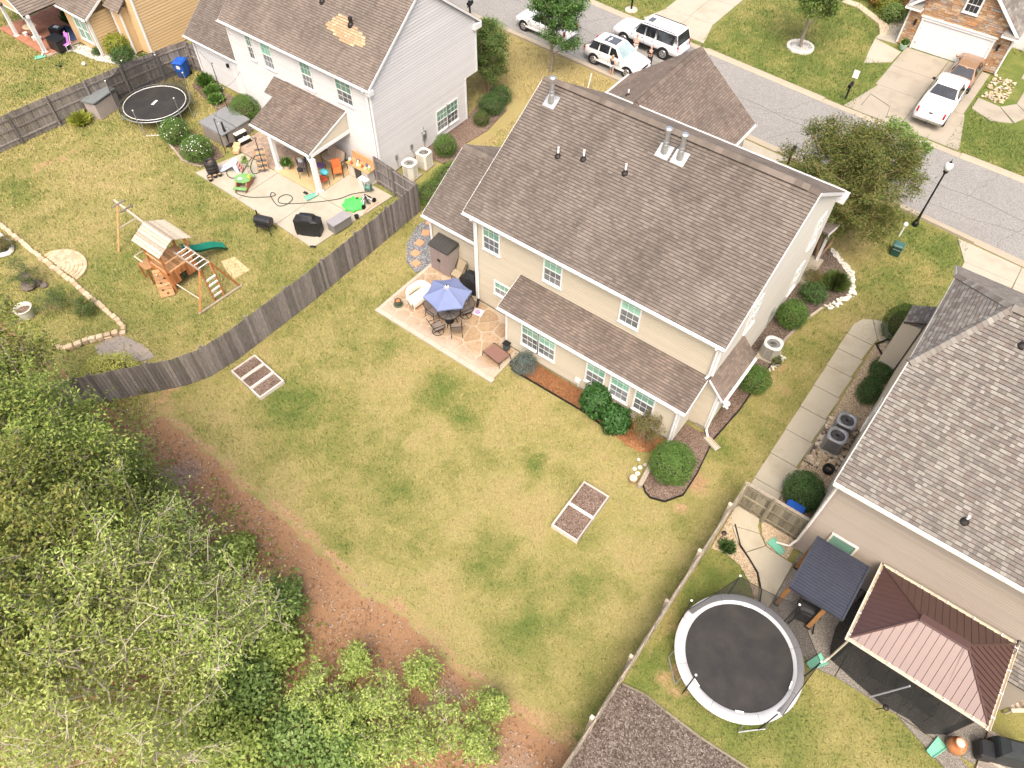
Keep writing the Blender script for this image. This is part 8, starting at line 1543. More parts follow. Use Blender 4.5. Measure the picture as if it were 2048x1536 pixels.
def leaf_obj(name, pos, nrm, size, mat, parent=None, asp=.5, tang=None, kind='stuff', off=(0,0,0)):
    pos = np.asarray(pos, float)-np.asarray(off); n = len(pos); nrm = np.asarray(nrm, float); nrm = nrm/np.maximum(1e-6, np.linalg.norm(nrm, axis=1))[:,None]
    if tang is None: tang = NR.normal(size=(n,3))
    tang = tang-nrm*(tang*nrm).sum(1)[:,None]; tang = tang/np.maximum(1e-6, np.linalg.norm(tang, axis=1))[:,None]; b = np.cross(nrm, tang)
    s = (size*NR.uniform(.65,1.3,n))[:,None] if np.isscalar(size) else size[:,None]
    fold = nrm*s*.1; v = np.stack([pos-tang*s*.5, pos+b*s*asp*.5+fold, pos+tang*s*.5-fold*.6, pos-b*s*asp*.5+fold], 1).reshape(-1,3)
    me = bpy.data.meshes.new(name); me.vertices.add(4*n); me.vertices.foreach_set('co', v.astype(np.float32).ravel()); k = np.arange(n)*4
    tri = np.stack([k,k+2,k+1,k,k+3,k+2], 1).astype(np.int32).ravel(); me.loops.add(6*n); me.loops.foreach_set('vertex_index', tri)
    me.polygons.add(2*n); me.polygons.foreach_set('loop_start', np.arange(0,6*n,3,dtype=np.int32)); me.update(); me.materials.append(mat)
    o = link(name, me, parent)
    if kind: o['kind'] = kind
    return o
def sph(n):
    v = NR.normal(size=(n,3)); return v/np.linalg.norm(v, axis=1)[:,None]
def shrub(label, loc, rx, ry, h, n, size, mat, group=None, name='shrub', cat='shrub', loose=.1, lump=.12, asp=.5, core=True, stemh=None, stem=BARK):
    t = thing(name, label, cat, loc, R.uniform(0,6) if abs(rx-ry) < .2 else 0., group); rz = h/2; d = sph(n); d[:,2] = np.where(d[:,2] < -.75, -d[:,2], d[:,2])
    loose, lump = loose*1.25+.015, lump*1.3+.05; lum = 1+lump*(fbm(d[:,0]*2+loc[0], d[:,1]*2+d[:,2]*1.7+loc[1], 1.4, int(abs(loc[0]*7)) % 90)-.5)*2.2
    r = lum*np.where(NR.random(n) < .78, NR.uniform(1-loose,1+loose*.7,n), NR.uniform(.55,.95,n))
    p = d*r[:,None]*np.array([rx,ry,rz])+np.array([0,0,rz*.98]); p[:,2] = np.maximum(p[:,2], .02)
    nn = d/np.array([rx,ry,rz])+NR.normal(size=(n,3))*.55/min(rx,rz)+np.array([0,0,.25]); leaf_obj('foliage', p, nn, size, mat, t, asp)
    if core:
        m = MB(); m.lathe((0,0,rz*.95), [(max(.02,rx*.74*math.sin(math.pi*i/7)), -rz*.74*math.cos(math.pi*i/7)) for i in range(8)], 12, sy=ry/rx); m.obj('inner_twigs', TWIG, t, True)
    m = MB(); m.tube([(0,0,0),(.03,.02,rz*.6)], [.05,.03], 6); m.obj('stem', stem, t); return t
def branch(a, b, bend, k=5):
    a, b = Vector(a), Vector(b); d = b-a; out = []
    for i in range(k+1):
        f_ = i/k; p = a.lerp(b, f_); p.z += bend*math.sin(math.pi*f_)*d.length; p += Vector((R.uniform(-1,1),R.uniform(-1,1),R.uniform(-1,1)))*.035*d.length*(0 < i < k); out.append(p)
    return out
def tree(label, loc, h, cr, ch, trunk_r, n, size, mat, bark, limbs=14, twigs=6, cz=None, lean=(0,0), multi=1, asp=.5, spread=.22, shape=1.0, name='tree', cat='tree', group=None, droop=0., bare=0, flat=0., low=.32, twig_r=.012, tsplit=1.0):
    t = thing(name, label, cat, loc, 0, group); cz = h-ch/2 if cz is None else cz; c = Vector((lean[0],lean[1],cz)); mt = MB(); mb = MB(); L = []; trunks = []
    for k in range(multi):
        a = 2*math.pi*k/multi+.4; r0 = .12*tsplit if multi > 1 else 0; top = c+Vector((math.cos(a)*cr*.3*(multi > 1), math.sin(a)*cr*.3*(multi > 1), ch*(.15 if multi > 1 else .3)))
        P_ = branch((r0*math.cos(a),r0*math.sin(a),-.05), top, 0, 6); mt.tube(P_, [trunk_r*(1.25 if i == 0 else 1-.82*i/6) for i in range(7)], 8); trunks.append(P_)
    def ell():
        d = Vector(sph(1)[0]); r = R.uniform(.5,1.)**.6; return c+Vector((d.x*cr*r, d.y*cr*r, d.z*ch/2*r*shape))
    for i in range(limbs):
        P_ = trunks[i % multi]; f_ = low+(.98-low)*((i+.5)/limbs); j = min(5, int(f_*6)); s = P_[j].lerp(P_[j+1], f_*6-j); e = ell(); az = i*2.4
        d = Vector((math.cos(az),math.sin(az),0)); tg = c+Vector((d.x*cr*R.uniform(.6,.98), d.y*cr*R.uniform(.6,.98), ch/2*R.uniform(-.7,.95)*shape))
        if (tg-c).length > 0 and f_ > .85: tg = c+Vector((R.uniform(-.4,.4)*cr,R.uniform(-.4,.4)*cr,ch*.5*R.uniform(.8,1.)))
        q = branch(s, tg, .08-droop); r0 = trunk_r*(.5-.25*f_); mb.tube(q, [r0*(1-.8*k/5) for k in range(6)], 5)
        for w_ in range(twigs):
            g_ = R.uniform(.3,1.0); j2 = min(4, int(g_*5)); s2 = q[j2].lerp(q[j2+1], min(1,g_*5-j2)); e2 = s2+Vector(sph(1)[0])*R.uniform(.25,.55)*cr*.8+Z*R.uniform(-.1,.3)*ch*.3
            u = (e2-c); k_ = math.sqrt((u.x/cr)**2+(u.y/cr)**2+(u.z/(ch/2))**2)
            if k_ > 1: e2 = c+u/k_
            q2 = branch(s2, e2, .05-droop, 4); mb.tube(q2, [twig_r*(1-.6*k/4) for k in range(5)], 4); L.append(q2)
            for b_ in range(bare):
                e3 = q2[2]+Vector(sph(1)[0])*cr*.28+Z*.15; q3 = branch(q2[2], e3, .05, 3); mb.tube(q3, [twig_r*.6,twig_r*.5,twig_r*.4,twig_r*.2], 3); L.append(q3)
    mt.obj('trunk', bark, t); mb.obj('branches', bark, t)['kind'] = 'stuff'
    A = np.array([[tuple(p) for p in (q if len(q) == 5 else q+[q[-1]])] for q in L]); m_ = len(A); idx = NR.integers(0, m_, n); f_ = NR.uniform(.25,1.05,n)*4; j = np.clip(f_.astype(int),0,3); fr = (f_-j)[:,None]
    P3 = A[idx,j]*(1-fr)+A[idx,j+1]*fr; P3 = P3+NR.normal(size=(n,3))*spread*np.array([1,1,.7]); P3[:,2] = np.maximum(P3[:,2], .1)
    nn = NR.normal(size=(n,3))*.75+np.array([0,0,1.0-flat])+(P3-np.array(c))/cr*.5; leaf_obj('crown', P3, nn, size, mat, t, asp); return t
# shrubs round the cream house
shrub('silvery blue green spreading evergreen at the patio end of the straw bed', (-12.2,17.35), .62,.55,.75, 3800,.07, LF_BLUE, loose=.25, lump=.35, asp=.3)
shrub('tall glossy broad leaved bush under the left single window', (-8.25,17.42), .78,.62,1.35, 2600,.15, LF_HYD, asp=.62, lump=.15); shrub('lower darker broad leaved bush beside the tall glossy one', (-7.1,17.2), .68,.62,1.05, 2100,.16, LF_HYD, asp=.6, lump=.2, loose=.15)
tree('leggy bronze green bush with thin stems under the right window', (-5.75,17.35,0), 1.7,.8,1.3,.025, 2600,.07, LF_DRYB, BARK, 11,5, multi=5, spread=.08, name='shrub', cat='shrub', low=.15, twig_r=.006)
shrub('large round clipped bush at the rear corner of the cream house', (-3.95,16.55), .92,.9,1.75, 11500,.062, LF_BOX, loose=.07, lump=.05)
shrub('round bush under the small bay roof by the condenser', (-3.25,22.9), .72,.72,1.15, 5200,.065, LF_BOX, loose=.1, lump=.12); shrub('round bush in dark mulch beside the gable wall', (-3.5,27.6), .72,.72,1.35, 6200,.065, LF_BOX, loose=.09, lump=.1)
shrub('small loose bush in the dark mulch near the crepe myrtle', (-3.35,29.9), .62,.6,.75, 2600,.08, LF_DARK, loose=.25, lump=.3); shrub('bronze tufted plant between the loose bush and the gable wall', (-3.8,31.0), .55,.5,.6, 1700,.09, LF_DRYB, loose=.35, lump=.4, asp=.25, core=False)
def tuft(label, loc, r, h, n, mat, w_=.012, name='ornamental_grass', cat='ornamental grass'):
    t = thing(name, label, cat, loc); a = NR.uniform(0,6.28,n); l_ = NR.uniform(.5,1.,n); u = np.stack([np.cos(a),np.sin(a),np.zeros(n)],1); k = (NR.uniform(0,1,n)**.7)[:,None]; parts = []
    base = u*.12*NR.random((n,1)); p = []; 
    pos = base+u*r*k*.55+np.array([0,0,1])*h*(1-.45*k)*l_[:,None]*.55; tg = u*r*k+np.array([0,0,1.])*h*(1-.6*k); leaf_obj('blades', pos, np.cross(tg, np.cross(u,[0,0,1.]))+NR.normal(size=(n,3))*.2, np.linalg.norm(tg,axis=1)*l_*1.15, mat, t, w_/h*3, tg); m = MB(); m.lathe((0,0,0),[(.15,0),(.06,.15)],8); m.obj('crown_base', TWIG, t); return t
tuft('mounded ornamental grass beside the white stone edging', (-2.75,31.4), .75,1.0,1500, LF_GRASSY)
tree('multi trunk crepe myrtle with bronze green crown at the front corner of the cream house', (-4.35,33.1,0), 6.2,3.7,5.0,.085, 70000,.115, LF_MYR, BARKM, 54,8, cz=3.8, lean=(-.35,1.7), multi=6, spread=.17, asp=.42, low=.25, name='crepe_myrtle', twig_r=.009)
tree('young light green street tree behind the crepe myrtle', (-3.7,38.3,0), 5.2,1.8,3.6,.06, 8000,.14, LF_LIGHT, BARK, 16,6, spread=.13, asp=.6, name='street_tree')
tree('bright green street tree in front of the parked white cars', (-26.0,38.9,0), 7.0,2.25,5.4,.09, 24000,.125, LF_STREET, BARK, 30,7, cz=4.1, spread=.18, asp=.6, low=.2, name='street_tree')
tree('round headed green tree with reddish tips in a ring across the street', (-13.95,52.45,0), 6.5,1.9,4.4,.12, 13000,.15, leaf_mat('maple_leaf', [(.05,.09,.02),(.10,.17,.03),(.16,.24,.05),(.24,.12,.06)]), BARK, 24,7, spread=.2, asp=.6, name='street_tree')
tree('reddish green tree beside the white house gable wall', (-27.8,34.2,0), 4.6,1.5,3.6,.07, 15000,.11, leaf_mat('holly_leaf', [(.03,.07,.015),(.07,.14,.03),(.12,.19,.04),(.26,.13,.06)]), BARKM, 24,7, multi=3, spread=.16, name='holly_tree')
m = MB(); its = []
t = thing('tree_ring', 'pale stone ring round the tree across the street', 'tree ring', (-13.95,52.45,0))
for i in range(18): a = 2*math.pi*i/18; m = MB(); m.bbox((0,0,0),(.3,.2,.18),.04,rz=a+1.57); its.append(([Vector(q)+Vector((-13.95+.85*math.cos(a),52.45+.85*math.sin(a),.09)) for q in m.v], m.f))
pieces(t, t, 'ring_stone', its, WHITES); m = MB(); m.lathe((0,0,.02),[(.8,0),(.5,.06),(.02,.1)],18); m.obj('gravel_fill', WHITEG, t)
# around the white house
for lb, lc, r, h, n in (('round white flecked bush nearer the trampoline', (-39.35,18.55), .85,1.45,6500),('round white flecked bush nearer the patio', (-36.95,18.3), .9,1.4,6500)):
    t = shrub(lb, lc, r, r, h, n, .068, leaf_mat('flecked_leaf_%d' % int(-lc[0]), [(.05,.11,.02),(.09,.18,.03),(.14,.25,.05),(.20,.30,.08)]), 'round bushes by the hot tub', loose=.08, lump=.06); d = sph(70); d[:,2] = np.abs(d[:,2]); leaf_obj('blossoms', d*np.array([r,r,h/2])*1.03+np.array([0,0,h/2]), d, .07, P('white_blossom', (.75,.75,.68), .8), t, .9)
shrub('large round bush between the hot tub and the white house', (-37.75,22.6), 1.0,.9,1.55, 7500,.065, LF_BOX, loose=.08, lump=.06)
for lb, lc, r, h in (('broad leaved plant nearest the side door of the white house', (-41.8,23.2), .65,.6),('spreading hosta clump below the white wing', (-40.9,22.75), .6,.5),('upright lily clump at the corner of the white wing', (-42.9,23.55), .6,.9)): tuft(lb, lc, r, h*1.1, 420, LF_BOX, .05, 'garden_plant', 'plant')
tuft('daylily clump beside the grey storage box', (-45.6,16.05), .75,.85,420, LF_GOLD, .045, 'garden_plant', 'plant')
shrub('low green ground cover between the white house and the grey wing roof', (-24.0,26.2), 1.0,1.5,.4, 4200,.075, LF_BOX, name='ground_cover', cat='ground cover', loose=.2, lump=.2); shrub('low green ground cover next to the condenser pads', (-23.9,24.3), .95,1.2,.42, 3600,.075, LF_BOX, name='ground_cover', cat='ground cover', loose=.2, lump=.2)
shrub('round olive bush beside the electric meter of the white house', (-25.7,27.6), .68,.68,1.25, 5000,.06, LF_BOX, loose=.08, lump=.06); shrub('small round bush at the front end of the white gable wall', (-25.95,31.35), .5,.5,.8, 2600,.06, LF_GRASSY, loose=.08, lump=.08); shrub('broad bush beyond the small round one at the gable wall', (-26.3,32.8), .85,.8,1.0, 4600,.07, LF_DARK, loose=.15, lump=.15); shrub('dark bush under the reddish tree at the gable wall', (-26.5,34.0), .75,.7,1.0, 3600,.07, LF_DARK, loose=.15, lump=.2)
tree('small green tree beyond the front corner of the white house', (-29.3,36.3,0), 3.6,1.3,2.8,.06, 8000,.11, LF_LIGHT, BARK, 18,6, multi=2, spread=.16, name='street_tree')
# golden house and left yard
shrub('golden green rounded bush by the window of the golden house', (-50.6,22.35), .85,.75,1.35, 5200,.08, LF_GOLD, loose=.15, lump=.2); shrub('dark bush in front of the golden green bush', (-49.6,22.0), .8,.7,.95, 3600,.08, LF_DARK, loose=.15, lump=.2); shrub('small low bush in white gravel by the golden house', (-51.9,21.55), .45,.4,.45, 1200,.07, LF_DARK, loose=.2, lump=.3); shrub('low plant at the foot of the golden chimney bump', (-48.7,22.9), .5,.45,.4, 1200,.08, LF_GRASSY, loose=.25, lump=.3); shrub('tall bush behind the fence corner by the white wing', (-45.6,25.8), .8,.7,1.3, 4000,.09, LF_GRASSY, loose=.2, lump=.2)
tuft('potted leafy plant on the golden house porch', (-56.9,22.6,.13), .5,1.1,220, LF_DARK, .09, 'potted_plant', 'plant'); tuft('leafy plant in the pale pot by the porch post', (-32.05,20.75,.33), .35,.55,160, LF_BOX, .06, 'potted_plant', 'plant'); tuft('green plant in the celadon pot at the garage corner', (-8.15,56.75,.38), .3,.4,120, LF_BOX, .06, 'potted_plant', 'plant')
tree('thin potted sapling on the pale patio beside the black hose', (-33.35,18.95,.07), 1.25,.3,.6,.015, 160,.13, LF_LIGHT, BARK, 5,3, spread=.06, name='sapling', cat='plant', twig_r=.005)
shrub('bright yellow variegated shrub behind the end of the grey fence', (-26.55,5.25), 1.2,1.05,1.3, 7000,.085, LF_YEL, loose=.12, lump=.12); shrub('low olive shrub between the yellow shrub and the fence', (-25.3,6.1), .75,.6,.6, 2600,.06, leaf_mat('olive_leaf', [(.08,.08,.01),(.15,.14,.02),(.22,.2,.03)]), loose=.12, lump=.1)
for i, (px, lb, r, h, mt) in enumerate((((-35.1,6.3),'wispy green sapling beside the rock fountain',.75,1.7,LF_GRASSY),((-32.6,6.2),'loose grey green shrub inside the stone border',1.0,1.2,LF_GRASSY),((-38.6,7.0),'rusty green bush beside the pond',.5,.7,LF_DRYB),((-31.2,6.9),'thin spiky shrub near the corner of the stone border',.6,1.0,LF_GRASSY))): tree(lb, (px[0],px[1],0), h,r,h*.8,.02, 2600,.06, mt, BARK, 12,5, multi=3, spread=.1, name='shrub', cat='shrub', twig_r=.006, low=.15)
# across the street
for i, (x, y, r, h, mt, lb) in enumerate(((-12.6,62.6,1.0,1.4,LF_BOX,'green bush in the flower bed, farthest left'),(-11.6,62.0,.8,1.2,LF_RED,'red leaved bush in the flower bed, left one'),(-10.9,61.2,.9,1.4,LF_GOLD,'yellow green bush in the middle of the flower bed'),(-10.2,60.3,.8,1.2,LF_LIGHT,'light green bush at the near end of the flower bed'),(-10.0,61.9,.8,1.5,LF_RED,'red leaved bush in the flower bed, right one'),(-13.9,63.2,1.0,1.3,LF_DARK,'dark bush at the top edge of the picture'),(-15.3,63.5,.9,1.2,LF_RED,'red bush at the top edge of the picture'),(-17.0,63.2,1.1,1.0,LF_BOX,'wide green bush at the top edge beside the far driveway'))): shrub(lb+' across the street', (x,y), r,r,h, 2300,.12, mt, 'bushes across the street', loose=.25, lump=.3)
slabs('bed_border', conc('tan_border', (.52,.42,.30)), [[(-16.4,60.8),(-13,60.6),(-13,61.3),(-16.4,61.6)],[(-12.98,60.6),(-10.8,59.2),(-10.2,59.5),(-12.98,61.3)],[(-10.78,59.2),(-9.95,57.4),(-9.6,58.4),(-10.2,59.5)]], .05)
shrub('small green clump in the rock bed of the stone fronted house', (2.3,55.2), .5,.5,.5, 900,.1, LF_GOLD, loose=.3, lump=.3); scatter_stones('edging_rocks', [(-.5,57.3),(-.45,53.8),(-1.9,53.9),(-1.9,57.3)], 160, .06, .14, RIVER); scatter_stones('edging_rocks', [(1.35,57),(1.3,53.4),(2.2,53.0),(2.2,57)], 180, .06, .14, RIVER)
# taupe house side bed
shrub('large egg shaped clipped evergreen at the top of the right garden path', (1.0,29.95), .92,.9,1.95, 12000,.055, leaf_mat('arborvitae_leaf', [(.03,.075,.01),(.06,.125,.015),(.10,.18,.025)]), loose=.05, lump=.04, asp=.35)
shrub('dark low hedge along the taupe house wall, farther half', (1.2,27.3), .5,.85,.55, 4200,.06, LF_DARK, 'low hedge by the taupe house', loose=.15, lump=.15); shrub('dark low hedge along the taupe house wall, nearer half', (1.2,25.8), .5,.85,.55, 4200,.06, LF_DARK, 'low hedge by the taupe house', loose=.15, lump=.15)
shrub('round dark glossy bush beside the dark wooden gate', (.95,18.75), .82,.8,1.5, 8500,.065, LF_DARK, loose=.08, lump=.07); shrub('small plant beside the beige condenser', (-2.95,24.9), .3,.3,.4, 500,.07, LF_GRASSY, loose=.3, lump=.3)
tuft('wispy dark grass clump in the pea gravel beside the path', (-.42,15.0), .4,.45,260, LF_DARK, .012)
# ---------------------------------------------------------------- woods at the lower left
WDM = {'dense':[LF_WOOD, leaf_mat('wood_leaf_olive', [(.06,.09,.02),(.14,.175,.035),(.25,.27,.06),(.32,.25,.08)]), leaf_mat('wood_leaf_green', [(.04,.08,.02),(.09,.16,.035),(.16,.25,.06),(.26,.34,.10)])], 'open':[LF_OPEN, leaf_mat('open_leaf_yellow', [(.15,.20,.035),(.27,.33,.07),(.40,.45,.13),(.52,.53,.22)]), leaf_mat('open_leaf_green', [(.10,.18,.035),(.20,.30,.07),(.32,.42,.12),(.44,.50,.2)])]}
WD = [((-30,720,5.),2.3,4.4,'dense'),((25,835,4.2),2.1,3.9,'dense'),((140,905,2.8),1.8,3.0,'dense'),((20,880,6),2.8,5,'dense'),((130,960,6),2.7,5,'dense'),((225,960,3.4),1.9,3.2,'dense'),((285,1000,2.4),1.3,2.4,'dense'),((60,1060,7),2.8,5,'dense'),((-40,1250,7),3.,5,'dense'),
 ((230,1060,5.5),2.6,4.4,'open'),((335,1100,4.2),2.0,4.,'open'),((120,1180,6.5),2.7,4.8,'open'),((255,1210,5.5),2.7,5,'open'),((395,1165,3.8),1.8,3.4,'open'),((190,1350,5.5),3.0,5.4,'open'),((60,1420,5.5),2.6,5,'open'),((390,1290,4.2),2.3,4.,'open'),((500,1215,2.8),1.5,2.8,'open'),((310,1480,4.2),2.2,4.2,'open')]
KN = {'dense':['tall dense dark green tree of the woods','bushy dark green tree of the woods'],'open':['open light green tree with pale bare branches in the woods']}
ORD = ['at the left edge behind the stone border','nearest the pale planter','beside the yellow shrub','at the left picture edge, mid height','mid group','closest to the fence end','low one at the edge of the bare bank','left of the first pale branched trees','cut by the left picture edge','nearest the dark green group','above the fern leaved tips','behind the thickest pale trunk','in the centre of the pale branched group','reaching toward the brown bank','with the biggest forked pale limbs','in the bottom left corner','right of the forked pale limbs','small one leaning over the litter','at the bottom edge near the corner']
for (pz_, cr, ch, kd), od in zip(WD, ORD):
    xy = {(-30,720,5.):(-26.46,1.86,5.00),(25,835,4.2):(-24.01,1.08,4.20),(140,905,2.8):(-22.25,1.60,2.80),(20,880,6):(-21.33,0.44,6.00),(130,960,6):(-18.51,0.69,6.00),(225,960,3.4):(-19.43,1.82,3.40),(285,1000,2.4):(-18.64,2.07,2.40),(60,1060,7):(-16.94,-0.94,7.00),(-40,1250,7):(-15.43,-3.32,7.00),(230,1060,5.5):(-16.08,0.63,5.50),(335,1100,4.2):(-15.06,1.29,4.20),(120,1180,6.5):(-14.96,-1.48,6.50),(255,1210,5.5):(-13.69,-0.60,5.50),(395,1165,3.8):(-13.60,1.20,3.80),(190,1350,5.5):(-12.70,-2.37,5.50),(60,1420,5.5):(-13.29,-3.99,5.50),(390,1290,4.2):(-11.82,-0.14,4.20),(500,1215,2.8):(-12.09,1.76,2.80),(310,1480,4.2):(-10.56,-2.53,4.20)}[pz_]
    cz = xy[2]; h = cz+ch/2
    if kd == 'dense': tree('dense dark green woods tree '+od, (xy[0],xy[1],0), h,cr,ch,.1, int(12500*(cr/2.4)**2),.135, WDM['dense'][len(od)%3], BARK, 30,8, cz=cz, spread=.2, asp=.45, name='woodland_tree', group='trees in the woods', low=.2)
    else: tree('light green pale twigged tree '+od, (xy[0],xy[1],0), h,cr,ch,.10, int(4600*(cr/2.4)**2),.125, WDM['open'][len(od)%3], BARKP, 18,6, cz=cz, spread=.24, asp=.42, name='woodland_tree', group='trees in the woods', bare=1, twig_r=.013, low=.22)
for i, (p, r, h, lb) in enumerate((((-9.03,1.26),1.0,2.0,'pale green sapling over the leaf litter, leftmost'),((-6.88,2.50),.9,2.2,'pale stemmed sapling over the leaf litter, middle one'),((-4.72,3.15),1.1,2.0,'pale stemmed sapling over the leaf litter, right one'),((-4.07,4.65),.6,1.3,'small sapling at the edge of the sandy strip'),((-8.64,2.83),.6,1.4,'small green sapling in the brown litter'),((-6.58,3.98),.6,1.5,'twiggy sapling near the sandy strip'),((-7.74,1.43),.9,1.6,'light green sapling between two others in the litter'),((-5.45,2.20),1.0,1.8,'light green sapling at the bottom edge, left of the sandy strip'),((-3.62,3.40),.8,1.6,'light green sapling at the bottom edge beside the pale fence'),((-6.18,1.26),1.0,1.8,'wide sapling at the bottom edge in the middle'))): tree(lb, (p[0],p[1],0), h,r,h*.75,.025, 1500,.11, LF_OPEN, BARKP, 10,5, multi=3, spread=.1, name='sapling', cat='sapling', twig_r=.008, low=.12, bare=1, group='saplings over the litter')
for i, (p, r, h) in enumerate((((-11.21,0.01),1.1,1.3),((-11.41,-1.57),1.2,1.5),((-8.77,-0.14),1.2,1.2),((-9.88,-1.57),1.2,1.3),((-7.21,0.66),1.1,1.0),((-11.42,1.58),.9,1.0),((-12.46,2.76),.8,1.0),((-15.42,3.11),.6,.9))): shrub('large leaved green undergrowth bush, '+('below the pale branched trees','at the foot of the forked limbs','near the bottom edge, middle','near the bottom edge, left','near the bottom edge, right','beside the grey litter patch','at the bare bank edge, lower one','at the bare bank edge, upper one')[i], p, r,r,h, 2300,.16, LF_OPEN if i % 2 else LF_LIGHT, 'undergrowth bushes', loose=.3, lump=.4, asp=.6, core=False)
n = 42000; x = NR.uniform(-36,-2,n); y = NR.uniform(-8,5,n); den = np.clip(1.25-np.maximum((x+13)/9, (y-1.2+.16*(x+20))/3.0)+1.0*(fbm(x,y,.5,120)-.5), 0, 1); den = np.where((x > -12) & (y < 3.6), np.maximum(den, .8*np.clip(fbm(x,y,.9,130)*2.4-.6,0,1)*np.clip((3.6-y)/2,0,1)), den); k = (NR.random(n) < den) & (y < np.interp(x, BANKL[:,0], BANKL[:,1])-.8); x, y = x[k], y[k]; z = .05+.55*fbm(x,y,.7,140)*NR.random(len(x)); leaf_obj('undergrowth', np.stack([x,y,z],1), NR.normal(size=(len(x),3))*.5+np.array([0,0,1]), .15, LF_WOOD, None, .55)
n = 36000; x = NR.uniform(-26,-1.1,n); y = NR.uniform(-7,5.6,n); d = np.interp(x, BANKL[:,0], BANKL[:,1])-y; k = (d > -.1) & (NR.random(n) < np.clip(.25+.9*fbm(x,y,.9,150), 0, 1)*np.clip(d/1.0, .15, 1)); x, y = x[k], y[k]; leaf_obj('leaf_litter', np.stack([x,y,.02+.05*NR.random(len(x))],1), NR.normal(size=(len(x),3))*.45+np.array([0,0,1]), .11, LF_LITTER, None, .5)
n = 9000; x = NR.uniform(-1.0,4.6,n); y = NR.uniform(-1,8.2,n); leaf_obj('leaf_litter', np.stack([x,y,.04+.03*NR.random(n)],1), NR.normal(size=(n,3))*.4+np.array([0,0,1]), .06, stone_mix('bark_chip', [(.09,.065,.05),(.20,.16,.13),(.33,.29,.26),(.45,.41,.37)]), None, .4)
n = 5200; x = NR.uniform(-12.7,-4.8,n); y = NR.uniform(16.95,17.9,n); leaf_obj('pine_straw', np.stack([x,y,.04+.03*NR.random(n)],1), NR.normal(size=(n,3))*.3+np.array([0,0,1]), .13, stone_mix('straw_needle', [(.22,.09,.04),(.36,.17,.075),(.46,.25,.12)]), None, .08)

# ---------------------------------------------------------------- lawn blades
def poly_in(x, y, P_):
    c = np.zeros(len(x), bool)
    for i in range(len(P_)):
        a, b = P_[i-1], P_[i]; cond = (a[1] > y) != (b[1] > y); c ^= cond & (x < (b[0]-a[0])*(y-a[1])/((b[1]-a[1]) or 1e-9)+a[0])
    return c
def rc(a, b, c, d): return [(a,c),(b,c),(b,d),(a,d)]
NOG = [rc(-16.7,-4.2,19.3,30.6),rc(-13.7,-4.6,17.9,19.5),rc(-4.4,-3.7,19.3,22),rc(-20.7,-16.5,20.5,27),rc(-19.3,-11.3,30,37.7),rc(-11.2,-3.9,30.5,32.8),rc(-20.25,-12.85,15.66,20.7),rc(-38.5,-26.8,23.4,31.2),rc(-44,-38.3,24.1,33),rc(-36.1,-25.5,17.0,23.5),rc(1.7,13,16.5,29),rc(-8.8,-1.9,57.3,66),rc(-60.5,-48.5,21.5,34),rc(-60.5,-54.2,19.2,24.3),
 rc(-24.6,-20,48.5,69),rc(-8.1,-2.1,47,57.4),rc(-19.9,-9,37.4,40.6),rc(1.9,9,31,39.2),rc(-.98,1.72,16.9,28.8),rc(1.9,12.5,13.0,16.7),rc(-.98,5.4,-4,8.25),rc(-12.9,-4.8,16.85,18),[(-22.7,23),(-22.8,21.7),(-22.3,20.2),(-21.3,19.2),(-20.2,18.9),(-20,23)],
 [(-4.7,18.5),(-4.9,17.2),(-4.65,15.4),(-3.98,15.0),(-3.4,15.2),(-2.9,16.0),(-2.9,17.2),(-3.2,19.2),(-3.0,21.4),(-3.0,24.8),(-3.1,26.5),(-2.9,28.3),(-2.4,29.9),(-1.7,31.3),(-2.4,33),(-4,34),(-6,34),(-6,31),(-4.4,30.8)],[(-.98,17),(-.98,14.7),(-.38,14.75),(.33,14.65),(1.0,14.2),(1.5,13.6),(2,13),(5,12.8),(9.8,13),(9.8,17)],rc(-6.55,-5.2,11.4,14.0),[(-22.7,8.8),(-22.5,10.2),(-20.3,9.95),(-20.5,8.6)],[(-10.2,58),(-10,54),(-8,54),(-8,58)],[(-2,57),(-2,52),(1.4,51.5),(1.4,61),(-2,61)],rc(-27.1,-24.6,23.3,35)]
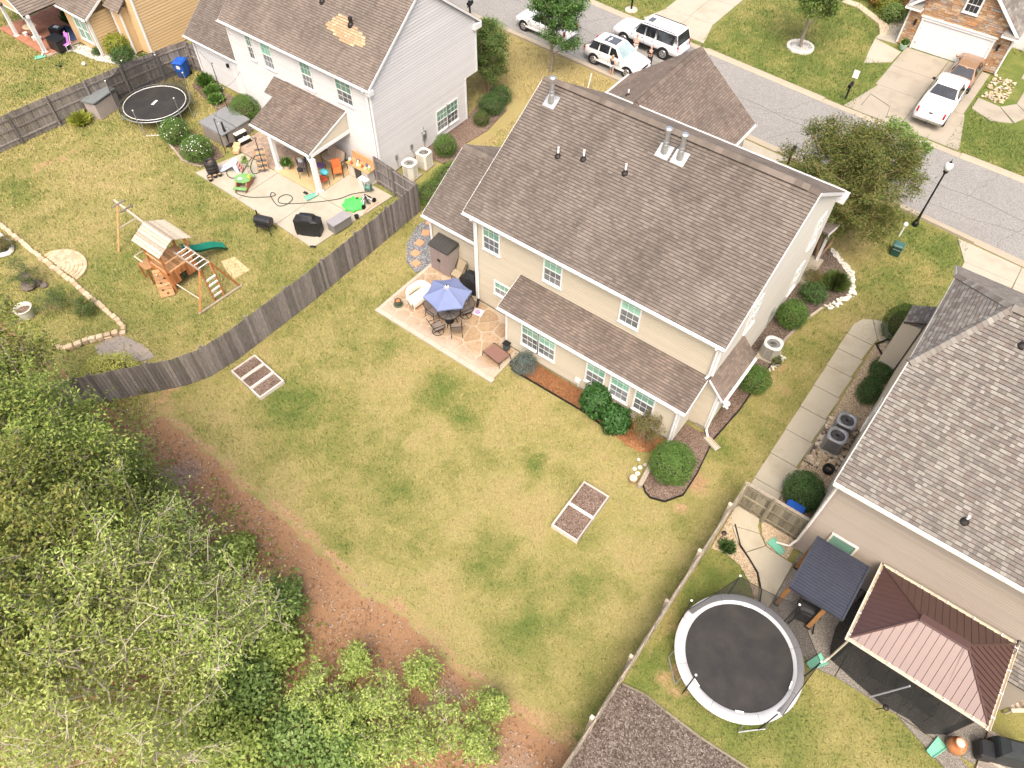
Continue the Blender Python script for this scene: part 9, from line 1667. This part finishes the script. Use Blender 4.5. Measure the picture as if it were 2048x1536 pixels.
def blades():
    n = 900000; x = NR.uniform(-62,12,n); y = NR.uniform(3.5,66,n)
    M = np.array(cam.matrix_world.inverted()); pc = np.stack([x,y,np.zeros(n),np.ones(n)],1) @ M.T; fx = cd.lens/36*2; u = fx*pc[:,0]/-pc[:,2]; v = fx*pc[:,1]/-pc[:,2]
    dist = -pc[:,2]; k = (np.abs(u) < 1.03) & (np.abs(v) < .78) & (NR.random(n) < np.clip((33/dist)**1.6, .12, 1)); x, y, dist = x[k], y[k], dist[k]
    ok = (y > np.interp(x, BANKL[:,0], BANKL[:,1])+.05) | (x < -23.6) & (y > 4.5) | (x > -.95)
    ok &= ~((y > near_kerb(x)-.35) & (y < far_kerb(x)+.35))
    for P_ in NOG: ok &= ~poly_in(x, y, P_)
    x, y, dist = x[ok], y[ok], dist[ok]; b, be, g_, u_ = masks(x, y); ok = (NR.random(len(x)) > be*1.1); x, y, dist = x[ok], y[ok], dist[ok]; n = len(x)
    a = NR.uniform(0,6.28,n); L_ = NR.uniform(.05,.11,n)*np.clip(dist/30,.9,1.6); w_ = NR.uniform(.012,.022,n)*np.clip(dist/30,.9,1.6); tilt = NR.uniform(.25,.95,n)
    dx, dy = np.cos(a), np.sin(a); base = np.stack([x,y,np.full(n,-.01)],1); side = np.stack([-dy,dx,np.zeros(n)],1)*w_[:,None]; tip = base+np.stack([dx*L_*tilt,dy*L_*tilt,L_*np.sqrt(1-tilt**2)+.015],1)
    vv = np.stack([base-side,base+side,tip],1).reshape(-1,3); me = bpy.data.meshes.new('grass'); me.vertices.add(3*n); me.vertices.foreach_set('co', vv.astype(np.float32).ravel()); me.loops.add(3*n); me.loops.foreach_set('vertex_index', np.arange(3*n,dtype=np.int32)); me.polygons.add(n); me.polygons.foreach_set('loop_start', np.arange(0,3*n,3,dtype=np.int32)); me.update()
    g2 = masks(x, y)[2]; at = me.attributes.new('green','FLOAT','POINT'); at.data.foreach_set('value', np.repeat(g2,3).astype(np.float32))
    t = NT('grass_blade'); i = t.geo.outputs['Random Per Island']; gf = t.math('ADD', t.attr('green'), t.math('MULTIPLY', t.math('SUBTRACT', i, .5), .9), True)
    c = t.ramp(gf, [(0,(.40,.315,.15)),(.25,(.36,.30,.125)),(.5,(.235,.23,.075)),(.75,(.145,.175,.045)),(1,(.075,.12,.028))]); me.materials.append(t.fin(c, .8, .15)); o = link('grass', me); o['kind'] = 'stuff'; return n
blades()
